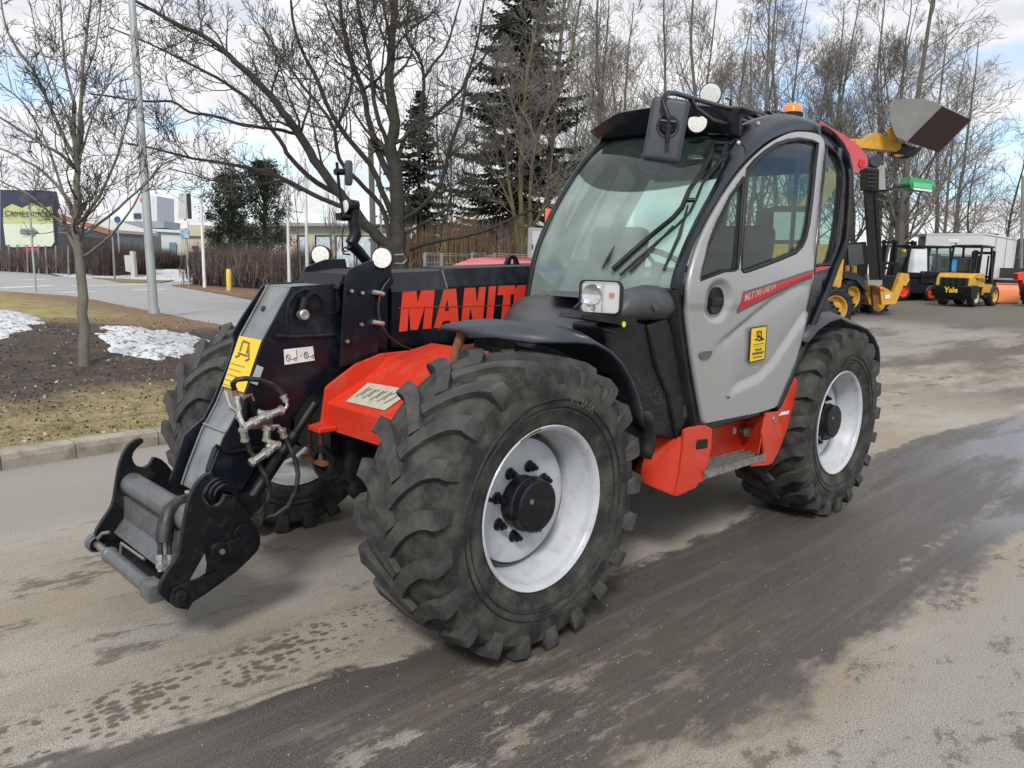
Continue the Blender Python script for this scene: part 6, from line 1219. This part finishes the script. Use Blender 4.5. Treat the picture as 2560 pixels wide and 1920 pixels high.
for i, (u, v) in enumerate(((25,676),(44,677),(70,680),(98,681),(118,683),(142,684),(172,688))):     # leaning fence posts
    b = gp(u, v+4); e = MB().tube([(0,0,-.05),(rnd.uniform(-.1,.05),rnd.uniform(-.05,.05),1.75)], [.055,.05], 8).build('fence_post', mat('grey_post', (.24,.22,.19), .8)); e.location = b; tag(e, 'leaning grey fence post by the thin hedge at the far left, %s from the left' % ordn(i+1), 'post', 'posts along the far left hedge')
b = gp(287, 700); e = MB().tube([(0,0,-.05),(0,0,2.3)], [.06,.05], 8).build('fence_post', mat('grey_post', (.24,.22,.19), .8)); e.location = b; tag(e, 'grey post at the dark hedge just left of the blue sign pole', 'post')
snow2 = MB(); c_ = gp(430, 693); rows_ = []
for r_ in range(10): rows_.append([(c_.x+cos(a/40*2*pi)*r_/9*6.5, c_.y+sin(a/40*2*pi)*r_/9*9, .05+.35*(1-(r_/9)**2)+.15*noise.noise(V((cos(a/40*2*pi)*r_*.6, sin(a/40*2*pi)*r_*.6, 2)))) for a in range(41)])
snow2.grid(rows_); tag(snow2.build('snow_patch', snowm, smooth=60), 'old snow on the plot behind the display board', 'snow', kind='stuff')
vb_ = MB(); P_ = [gp(a, b) for a, b in ((430,716),(560,738),(700,765),(830,790),(860,735),(700,725),(520,708))]; vb_.prism([(q.x,q.y) for q in P_], -.02, .06, 'z'); tag(vb_.build('leaf_strip', mat('leafy_soil', (.15,.085,.05), .95, dust=(.26,.18,.10), dfac=.8, dscale=6, bump=1, bscale=10)), kind='structure')
vb_ = MB(); P_ = [gp(a, b) for a, b in ((205,694),(270,701),(300,708),(400,709),(440,703),(380,697))]; vb_.prism([(q.x,q.y) for q in P_], -.02, .07, 'z'); tag(vb_.build('far_verge', mat('far_grass', (.17,.15,.05), .95, dust=(.22,.16,.08), dfac=.8, dscale=2)), kind='structure')
# mesh fence panels, cabinet and orange sign behind the boom
D = 24
for i, (u0, u1) in enumerate(((1062,1180),(1180,1335))):
    a, b_2 = at(u0, 640, D), at(u1, 640, D+.6); z0 = gh(a.x, a.y); z1 = at(u0, 632, D).z; e = empty('mesh_fence', (a.x,a.y,z0), 0, 'grey welded mesh fence panel behind the boom, '+('left one' if i == 0 else 'right one'), 'fence'); dl = V((b_2.x-a.x, b_2.y-a.y, 0)); hh = z1-z0; mb = MB(); n_ = int(dl.length/.10)
    for k in range(n_+1): mb.tube([dl*(k/n_), dl*(k/n_)+V((0,0,hh))], .005, 3, cap=False)
    for k in range(7): mb.tube([V((0,0,hh*k/6)), dl+V((0,0,hh*k/6))], .007, 3, cap=False)
    mb.tube([V((0,0,hh-.06)), dl+V((0,0,hh-.06))], .007, 3, cap=False); mb.build('mesh', galv, e, recalc=False)
    for k in (0, .35, 1): MB().box(dl*k+V((0,0,hh/2)), (.03,.03,hh/2)).build('post', galv, e)
D = 18; q = at(1352, 640, D); z0 = gh(q.x, q.y); h = at(1352, 570, D).z-z0; e = empty('steel_cabinet', (q.x,q.y,z0), math.atan2(RH.y, RH.x), 'grey steel cabinet with a hinged door half hidden behind the windscreen', 'cabinet')
MB().box((.12,.4,h/2),(.42,.4,h/2),bev=.01).build('body', greyp, e); MB().box((.14,-.015,h/2-.02),(.35,.012,h/2-.06),bev=.008).build('door', mat('pale_grey_door', (.42,.44,.44), .5), e); MB().box((-.20,-.04,h*.82),(.012,.02,.05)).build('hinge', blackp, e)
q = at(1373, 540, 19); e = empty('orange_sign', (q.x,q.y,gh(q.x,q.y)), math.atan2(RH.y, RH.x), 'orange square marker on a post behind the windscreen edge', 'sign'); zz_ = q.z-gh(q.x,q.y); MB().box((0,0,zz_),(.10,.015,.17),bev=.004).build('plate', mat('fluo_orange', (.80,.13,.05), .5), e); MB().tube([(0,.02,0),(0,.02,zz_)], .025, 8).build('post', galv, e)
# ------------------------------------------------------------ machines at the back of the yard
def simple_wheel(par, c, r_, w_, rimc, nm='wheel', lug=True):
    e = empty(nm, c); e.parent = par; mb = MB(); h = w_/2; mb.lathe([(-h*.7,r_*.55),(-h,r_*.62),(-h*1.05,r_*.8),(-h*.8,r_*.95),(-h*.3,r_*.965),(h*.3,r_*.965),(h*.8,r_*.95),(h*1.05,r_*.8),(h,r_*.62),(h*.7,r_*.55)], n=40)
    if lug:
        for sd_ in (-1, 1):
            for k in range(16):
                a = 2*pi*(k+.5*(sd_ > 0))/16; a2 = a+.22; vs = []
                for (aa, y_) in ((a, 0), (a2, sd_*h*1.0)):
                    for da in (-.055, .055):
                        for rr_q in (.93, 1.0): vs.append((r_*rr_q*cos(aa+da), y_, r_*rr_q*sin(aa+da)))
                mb.add(vs, [(0,1,3,2),(4,6,7,5),(0,4,5,1),(2,3,7,6),(1,5,7,3)])
    mb.build('tyre', tyrem if lug else hosem, e, smooth=35); mb = MB()
    for s_ in (-1, 1): mb.lathe([(s_*h*.95,r_*.60),(s_*h*.9,r_*.55),(s_*h*.3,r_*.50),(s_*h*.3,r_*.22),(s_*h*.6,r_*.20),(s_*h*.6,0)], n=32)
    mb.build('rim', rimc, e, smooth=35); return e
def forklift(name, loc, rz, label, c1m, c2m, mast_h=2.3, group=None, brand=False, cabglass=False, mast_dir=1):
    e = empty(name, loc, rz, label, 'forklift', group)
    mb = MB(); mb.prism([(-1.27,1.02),(-1.22,1.12),(-1.08,1.20),(-.2,1.22),(-.15,.85),(-.9,.85),(-1.0,1.02)], -.62, .62); mb.build('hood', c1m, e, bev=.04, smooth=35)
    for s_ in (-1, 1): MB().prism([(-1.30,.72),(-1.27,1.05),(-.15,1.05),(-.15,.72)], s_*.62, s_*.50).build('hood_side', c1m, e, bev=.02)
    mb = MB(); mb.prism([(-1.32,.45),(-1.31,.74),(-1.27,.78),(-.75,.78),(-.75,.30),(-1.2,.25)], -.66, .66); mb.build('counterweight', c2m, e, bev=.05, smooth=35)
    mb = MB(); mb.box((-.1,0,.60),(.75,.55,.28),bev=.03); mb.box((.75,0,.62),(.12,.55,.35),bev=.02); mb.box((.1,.58,.42),(.3,.08,.10)); mb.box((.1,-.58,.42),(.3,.08,.10)); mb.build('chassis', blackp, e)
    if brand: mb = MB(); mb.box((.15,-.60,.62),(.38,.03,.20),bev=.01); mb.box((.15,.60,.62),(.38,.03,.20),bev=.01); mb.build('side_panel', c1m, e)
    mb = MB()
    for k in range(4): mb.box((-1.30,-.33+.22*k,.90),(.03,.05,.13),bev=.02)
    mb.build('grille', blackp, e); MB().box((-1.255,0,.89),(.035,.50,.14),bev=.03).build('grille_opening', blackd, e)
    for (x, y) in ((-.55,.52),(-.55,-.52),(.60,.52),(.60,-.52)):
        mb = MB(); xt = x+(.12 if x < 0 else -.18); mb.tube([(x,y,1.1 if x < 0 else .8),(xt,y*.95,2.18)], .045, 4); mb.build('guard_post', blackp, e)
    mb = MB(); mb.box((.0,0,2.2),(.58,.54,.035),bev=.02)
    for k in range(6): mb.box((.0,-.4+.16*k,2.24),(.5,.015,.02))
    mb.build('overhead_guard', blackp, e)
    mb = MB(); mb.box((-.35,0,1.28),(.25,.25,.08),bev=.04); mb.box((-.58,0,1.52),(.06,.25,.25),bev=.04); mb.build('seat', intm, e); mb = MB(); mb.tube([(.25,.0,1.0),(.1,0,1.42)], .03, 8); mb.lathe([(0,.16),(.02,.17),(.02,.14)], o=(.1,0,1.42), ax=(-.5,0,.9), n=20); mb.build('steering_wheel', intm, e)
    for s_ in (-1, 1):
        mb = MB(); mb.box((1.02,s_*.36,mast_h/2+.06),(.05,.05,mast_h/2)); mb.box((1.10,s_*.28,mast_h/2+.10),(.045,.04,mast_h/2)); mb.build('mast_rail', blackp, e)
    mb = MB(); mb.cyl((1.05,-.17,.2),(1.05,-.17,mast_h*.95),.035,8); mb.cyl((1.05,.17,.2),(1.05,.17,mast_h*.95),.035,8); mb.box((1.08,0,mast_h),(.05,.38,.05)); mb.box((1.06,0,.35),(.05,.4,.06)); mb.box((1.05,0,mast_h*.55),(.04,.38,.04)); mb.build('mast_crossbar', blackp, e)
    mb = MB(); mb.box((1.20,0,.45),(.03,.50,.04)); mb.box((1.20,0,.80),(.03,.50,.04)); mb.box((1.2,.3,.62),(.02,.03,.2)); mb.box((1.2,-.3,.62),(.02,.03,.2)); mb.build('fork_carriage', blackp, e)
    for s_ in (-1, 1): mb = MB(); mb.box((1.26,s_*.28,.45),(.025,.05,.38)); mb.box((1.75,s_*.28,.08),(.5,.05,.02)); mb.build('fork', blackp, e)
    simple_wheel(e, (.72,.56,.40), .40, .28, c1m if not cabglass else redd, lug=False); simple_wheel(e, (.72,-.56,.40), .40, .28, c1m if not cabglass else redd, lug=False); rimp = mat('pale_rim', (.45,.42,.33), .6)
    for s_ in (-1, 1): simple_wheel(e, (-.75,s_*.52,.34), .34, .24, rimp if brand else redd, lug=False)
    if brand:
        mb = text_mb('Yale', .27, (-1.335,.27,.50), (0,-1,0), (0,0,1), .006, .008); mb.build('lettering', yeld, e, recalc=False)
        mb = MB(); mb.box((-.6,.45,2.38),(.10,.16,.07),bev=.03); mb.tube([(-.45,.40,2.2),(-.5,.42,2.33)], .04, 8); mb.build('rear_lamp', whitep, e); MB().tube([(-.9,-.45,1.1),(-.9,-.45,2.05)], .05, 8).build('exhaust_pipe', blackp, e)
    if cabglass:
        mb = MB(); mb.add([(.5,-.5,1.0),(.5,.5,1.0),(.38,.46,2.1),(.38,-.46,2.1)], [(0,1,2,3)]); mb.add([(-.5,.53,1.0),(.55,.53,1.0),(.38,.5,2.1),(-.45,.5,2.1)], [(0,1,2,3)]); mb.add([(-.5,-.53,1.0),(.55,-.53,1.0),(.38,-.5,2.1),(-.45,-.5,2.1)], [(0,1,2,3)]); mb.build('cab_glass', g_side, e, recalc=False)
        mb = MB(); mb.box((.5,.5,1.5),(.03,.03,.62)); mb.box((.5,-.5,1.5),(.03,.03,.62)); mb.box((.0,.53,1.05),(.55,.02,.10)); mb.box((.0,-.53,1.05),(.55,.02,.10)); mb.build('cab_frame', blackp, e)
        mb = MB(); mb.box((.6,.35,2.02),(.04,.06,.06),bev=.01); mb.box((.6,-.35,2.02),(.04,.06,.06),bev=.01); mb.build('head_lamp', yeld, e)
    return e
hd_ = math.atan2(FH.y, FH.x)
q = gp(2415, 764); forklift('forklift', q, hd_-R(52), 'yellow and black forklift seen from behind in front of the white cabin', yelp, blackp, 2.0, brand=True)
q = gp(2320, 748); forklift('forklift', q, hd_+R(180)+R(-28)-R(60), 'black forklift with glazed cab and red wheels, right one of the dark pair', blackp, blackp, 2.35, cabglass=True)
q = gp(2262, 750); forklift('forklift', q, hd_+R(180)-R(75), 'black forklift with cab, left one of the dark pair behind the yellow machine', blackp, blackp, 2.35, cabglass=True)
# yellow telehandler standing low at the back, front frame toward the camera's right
q = gp(2150, 790); Dq = (q-CAM).dot(FH); YT = empty('yellow_telehandler', (q.x,q.y,q.z), 0, 'yellow telehandler with big yellow wheels and black cab behind the rear tyre', 'telehandler'); o_ = -V(q)
def ys(pts, D, th, nm, m, par=YT, bev=.0): s_ = slab(pts, D, th, nm, m); s_.parent = par; s_.matrix_parent_inverse = Matrix.Translation(-par.location); 
e2 = simple_wheel(YT, (0,0,0), .56, .42, yelp); cw = at(2118, 742, Dq+.1)-q; e2.location = cw; e2.rotation_euler = (0,0,hd_-R(62)); e3 = simple_wheel(YT, (0,0,0), .56, .42, yelp); e3.location = at(2185, 752, Dq+1.6)-q; e3.rotation_euler = (0,0,hd_-R(62))
ys([(2108,640),(2115,608),(2165,604),(2172,640),(2168,690),(2112,692)], Dq+1.2, 1.2, 'cab', blackp); ys([(2120,612),(2155,610),(2160,660),(2122,665)], Dq+1.15, .03, 'cab_glass', glassd)
ys([(2092,688),(2110,678),(2140,682),(2160,700),(2170,730),(2160,722),(2140,700),(2108,694)], Dq-.1, .5, 'mudguard', gplast); ys([(2143,697),(2180,705),(2218,722),(2230,730),(2232,760),(2175,762),(2165,735)], Dq+.3, .7, 'body', yelp)
ys([(2180,715),(2200,716),(2202,760),(2184,765)], Dq+.15, .12, 'front_post', rust); ys([(2200,720),(2234,732),(2252,682),(2272,684),(2274,700),(2266,714),(2258,714),(2240,760),(2205,762)], Dq, .2, 'front_frame', yelp); ys([(2168,685),(2205,686),(2206,713),(2170,712)], Dq-.2, .1, 'grey_plate', greyp); ys([(2176,687),(2178,678),(2204,677),(2205,688)], Dq-.15, .15, 'bracket', yelp); ys([(2118,665),(2124,664),(2124,678),(2118,678)], Dq, .15, 'pivot_lug', yelp); ys([(2134,664),(2142,664),(2142,683),(2134,682)], Dq, .15, 'pivot_lug', yelp); ys([(2212,738),(2224,736),(2225,746),(2213,748)], Dq-.03, .02, 'label_plate', whited); ys([(2200,721),(2211,723),(2210,727),(2200,726)], Dq-.03, .02, 'red_reflector', redd)
ys([(2150,755),(2205,757),(2235,752),(2230,740),(2150,742)], Dq+.6, .8, 'axle', blackp)
# raised boom and bucket of a second yellow machine, mostly hidden by the cab
q = gp(2020, 770); D = 20; RB = empty('yellow_loader', (q.x,q.y,q.z), 0, 'yellow loader behind the cab holding a grey bucket high on its raised boom', 'loader')
ys([(1905,650),(1935,610),(2080,610),(2110,650),(2100,735),(1920,735)], D, 1.8, 'body', yelp, RB); ys([(1925,520),(1938,515),(2030,515),(2040,525),(2050,610),(1920,610)], D+.4, 1.2, 'cab', blackp, RB); ys([(1935,530),(2025,530),(2035,600),(1932,600)], D+.35, .03, 'cab_glass', mat('sky_glass', (.35,.42,.42), .1, coat=.5), RB)
for (u, v, dd_) in ((1940,735,-.2),(2080,738,-.2)): e4 = simple_wheel(RB, (0,0,0), .55, .42, yelp); w4 = at(u, v, D+dd_); w4.z = gh(w4.x, w4.y)+.55; e4.location = w4-q; e4.rotation_euler = (0,0,hd_-R(80))
ys([(1950,600),(1980,560),(2110,350),(2140,346),(2155,356),(2148,375),(2030,560),(1990,620)], D+.6, .35, 'boom', yelp, RB); ys([(2138,346),(2160,350),(2185,331),(2195,332),(2230,345),(2252,355),(2256,372),(2250,382),(2225,376),(2166,370),(2140,368)], D+.55, .35, 'boom_nose', yelp, RB); ys([(2222,322),(2230,316),(2237,345),(2238,352),(2228,350),(2224,334)], D+.5, .12, 'link_ear', yelp, RB)
ys([(2240,382),(2256,370),(2258,358),(2275,365),(2305,370),(2290,385),(2282,392),(2262,388)], D+.5, .5, 'tilt_head', blackp, RB); ys([(2238,385),(2262,388),(2248,392),(2240,390)], D+.45, .1, 'lower_lug', yelp, RB)
# bucket: curved side sheet, back and floor
bs_ = [(2222,262),(2232,250),(2270,246),(2310,247),(2340,256),(2355,266),(2268,354),(2240,342),(2228,310)]
bf = [at(a, b, D) for a, b in bs_]; dv = at(2425, 302, D+1.6)-at(2352, 268, D); bb_ = [p+dv for p in bf]; k = len(bf)
bucketm = mat('bucket_grey', (.16,.16,.15), .6, dust=(.24,.23,.21), dfac=.6, dscale=2); mb = MB(); mb.add(bf+bb_, [tuple(range(k)), tuple(range(2*k-1,k-1,-1))]+[(i,i+1,k+i+1,k+i) for i in list(range(0,5))+[6,7]]+[(k-1,0,k,2*k-1)]); bk_ = mb.build('bucket', bucketm, RB); bk_.matrix_parent_inverse = Matrix.Translation(-RB.location)
mb = MB(); c5, c6 = bf[5], bf[6]; mb.add([c5-FH*.02, c6-FH*.02, c6+dv-FH*.02, c5+dv-FH*.02], [(0,1,2,3)]); o2 = mb.build('bucket_inside', mat('rusty_dark', (.05,.022,.018), .8, dust=(.08,.04,.03), dfac=.6, dscale=3), RB, recalc=False); o2.matrix_parent_inverse = Matrix.Translation(-RB.location)
# red telehandler boom end
q = gp(2040, 760); RD = empty('red_telehandler', (q.x,q.y,q.z), 0, 'red telehandler behind the cab, only its glossy red boom tail showing', 'telehandler'); D = 15
ys([(2050,300),(2064,312),(2110,336),(2150,366),(2168,392),(2170,412),(2160,422),(2128,434),(2100,410),(2050,330)], D, .5, 'boom_tail', mat('glossy_red', (.50,.05,.05), .2, coat=.8), RD); ys([(2150,398),(2162,400),(2164,416),(2152,420),(2147,410)], D-.03, .03, 'end_plug', reds, RD); ys([(2100,400),(2122,420),(2118,560),(2090,660),(2075,660),(2105,560)], D+.1, .12, 'lift_post', blackp, RD); ys([(1880,660),(2060,660),(2060,765),(1880,765)], D+.2, 1.2, 'body', deepred, RD)
for u in (1905, 2040):
    for dd_ in (.1, 1.5): e4 = simple_wheel(RD, (0,0,0), .5, .38, greyp); w4 = at(u, 760, D+dd_); w4.z = gh(w4.x, w4.y)+.5; e4.location = w4-q; e4.rotation_euler = (0,0,hd_-R(88))
# forklift with tall mast; black head gear, lamp, arm with green tool box
q = gp(2185, 775); D = 19; TM = empty('tall_mast_forklift', (q.x,q.y,q.z), 0, 'tall black forklift mast with a black arm holding a green bucket', 'forklift mast')
for (a, b, c_, d_) in ((2161,2178,2180,2197),(2182,2190,2202,2210)): ys([(a,430),(b,430),(d_,700),(c_,700)], D, .14, 'mast_rail', blackp, TM)
ys([(2178,440),(2182,440),(2200,700),(2196,700)], D+.1, .03, 'chain', steel, TM)
ys([(2164,420),(2198,424),(2197,478),(2164,474)], D-.1, .3, 'head_gear', blackp, TM); ys([(2194,412),(2212,414),(2214,474),(2196,474)], D-.05, .2, 'counter_plate', greyp, TM)
for k in range(5): ys([(2168,424+10*k),(2190,425+10*k),(2190,428+10*k),(2168,427+10*k)], D-.14, .04, 'cross_bar', hosem, TM)
cc_ = at(2190, 402, D-.1); mb = MB(); mb.lathe([(0,.0),(0,.13),(.03,.15),(.10,.15),(.13,.1),(.13,0)], o=cc_, ax=FH, n=24); o_ = mb.build('round_lamp', gplast, TM, smooth=40); o_.matrix_parent_inverse = Matrix.Translation(-TM.location)
mb = MB(); mb.tube([at(2192,477,D), at(2220,475,D), at(2240,468,D), at(2275,464,D)], .03, 8); mb.build('arm', blackp, TM, smooth=40).matrix_parent_inverse = Matrix.Translation(-TM.location)
f = [at(a, b, D) for a, b in ((2277,442),(2334,451),(2332,479),(2280,472),(2273,458))]; bk2 = [p+FH*.5+V((0,0,.02)) for p in f]; k = 5; mb = MB(); mb.add(f+bk2, [tuple(range(k)), tuple(range(2*k-1,k-1,-1))]+[(i,(i+1)%k,k+(i+1)%k,k+i) for i in range(k)]); 
gb = mb.build('green_bucket', mat('green_plastic', (.03,.30,.10), .35, coat=.3, var=.1)); tag(gb, 'small green bucket held up by the black arm beside the mast', 'bucket'); gl_ = slab([(2283,455),(2330,460),(2329,474),(2284,467)], D-.05, .04, 'front_face', mat('pale_green', (.15,.50,.28), .4), gb); g2 = slab([(2284,469),(2330,475),(2330,480),(2285,474)], D-.06, .05, 'lip', whitep, gb)
mb = MB(); mb.box((0,0,.75),(.6,.5,.45),bev=.05); mb.box((0,0,1.6),(.5,.45,.04)); [mb.tube([(a*.45,b*.4,1.1),(a*.45,b*.4,1.6)], .03, 4) for a in (-1,1) for b in (-1,1)]; o_ = mb.build('body', blackp, TM); o_.rotation_euler = (0,0,hd_); o_.location = (0,0,0)
# white site cabin, blue wall, dark low wall, orange box, red machine, van
D = 42; e = empty('site_cabin', (0,0,0), 0, 'white site cabin with a grey roof edge behind the forklifts', 'cabin')
a, b, c_ = at(2316, 590, D+2), at(2462, 590, D), at(2542, 604, D+5); zb = gh(b.x, b.y)+.9; mb = MB(); zt = at(2462, 588, D).z
d4 = V((a.x+c_.x-b.x, a.y+c_.y-b.y, 0)); P4 = [V((p.x,p.y,zb)) for p in (a,b,c_,d4)]; mb.add(P4+[V((p.x,p.y,zt)) for p in (a,b,c_,d4)], [(0,1,5,4),(1,2,6,5),(2,3,7,6),(3,0,4,7),(4,5,6,7)]); mb.build('wall', mat('cabin_white', (.72,.72,.70), .5, var=.02), e); mb = MB(); mb.add([p+V((0,0,zt-zb+.0)) for p in P4]+[p+V((0,0,zt-zb+.08)) for p in P4], [(0,1,5,4),(1,2,6,5),(2,3,7,6),(3,0,4,7),(4,5,6,7)]); mb.v = [tuple((V(q)-P4[0])*1.01+P4[0]) for q in mb.v]; mb.build('roof', whitep, e)
for t_ in (.33,.66): p = P4[1].lerp(P4[2], t_); MB().box(p+V((0,0,(zt-zb)/2)), (.03,.03,(zt-zb)/2-.02)).build('joint_strip', greyp, e)
D = 40; e = empty('blue_shed', (0,0,0), 0, 'blue shed wall with white safety notices below the white cabin', 'shed'); wallbox(MB(), 2350, 2440, 636, 760, D, 1.2).build('wall', mat('blue_wall', (.03,.25,.55), .6), e); slab([(2352,634),(2442,636),(2442,642),(2352,640)], D-.2, 1, 'roof', greyp, e)
for u in (2400, 2417): sg_ = slab([(u,646),(u+14,646),(u+14,666),(u,666)], D-.15, .04, 'notice', whited, e); slab([(u+4,649),(u+10,649),(u+9,655),(u+5,655)], D-.2, .02, 'notice_symbol', blackd, e)
slab([(2346,680),(2360,679),(2366,702),(2346,702)], D-.2, .04, 'notice', mat('notice_blue', (.05,.3,.6), .5), e); slab([(2348,682),(2358,682),(2353,692)], D-.25, .02, 'notice_symbol', whited, e)
D = 46; e = empty('low_wall', (0,0,0), 0, 'long dark low wall with a pale rail at the right back of the yard', 'wall'); wallbox(MB(), 2430, 2640, 670, 760, D, .4, turn=-4).build('wall', mat('dark_wall', (.035,.04,.045), .7), e); slab([(2435,693),(2640,699),(2640,704),(2435,697)], D-3.8, .1, 'rail', greyp, e)
D = 55; e = empty('truck', (0,0,0), 0, 'dark truck or bus roof showing over the low wall at the right edge', 'truck'); wallbox(MB(), 2540, 2660, 598, 690, D, 5).build('body', mat('dark_green', (.02,.05,.045), .4), e); slab([(2545,625),(2660,625),(2660,650),(2545,650)], D-.1, .05, 'window', glassd, e)
D = 60; e = empty('flat_shed', (0,0,0), 0, 'brown flat-roofed shed between the bare trees above the white cabin', 'shed'); wallbox(MB(), 2375, 2490, 582, 640, D, 5).build('wall', mat('brown_shed', (.12,.10,.08), .8), e); slab([(2370,580),(2490,584),(2490,590),(2370,587)], D-.3, 5, 'roof', greyp, e)
q = gp(2512, 757); D = (q-CAM).dot(FH); e = empty('orange_box', q, hd_-R(25), 'orange grit bin standing beside the yellow forklift', 'bin'); MB().prism([(-.35,0),(-.35,.50),(-.22,.75),(.22,.75),(.35,.50),(.35,0)], -.42, .42, 'y').build('body', mat('orange_bin', (.75,.23,.07), .5), e, bev=.03, smooth=30); MB().box((0,0,.77),(.26,.40,.02),bev=.01).build('lid', mat('orange_bin', (.75,.23,.07), .5), e)
q = gp(2562, 765); D = (q-CAM).dot(FH); e = empty('red_tractor', q, 0, 'red machine with a dark wheel cut off by the right edge', 'vehicle')
for pts, nm, m in (([(2545,684),(2565,680),(2640,680),(2640,735),(2562,735),(2556,700),(2545,700)], 'body', redd),): o_ = slab(pts, D, .3, nm, m, e); o_.matrix_parent_inverse = Matrix.Translation(-q)
e4 = simple_wheel(e, (0,0,0), .55, .4, greyp); e4.location = at(2590, 735, D-.2)-q; e4.rotation_euler = (0,0,hd_-R(80))
q = gp(1990, 745); e = empty('white_van', q, hd_-R(80), 'white van seen through the cab glass', 'van'); prof = [(-2.2,.35),(-2.2,1.1),(-1.7,1.2),(-1.1,1.95),(1.9,2.0),(2.1,1.8),(2.15,.35)]; mb = MB(); mb.prism(prof, -.9, .9); mb.build('body', whitep, e, bev=.06, smooth=35)
MB().prism([(-1.55,1.25),(-1.08,1.82),(-.3,1.85),(-.3,1.25)], -.93, .93).build('window', glassd, e)
for x in (-1.4, 1.35):
    for y in (-.8, .8): simple_wheel(e, (x,y,.33), .33, .22, greyp, lug=False)
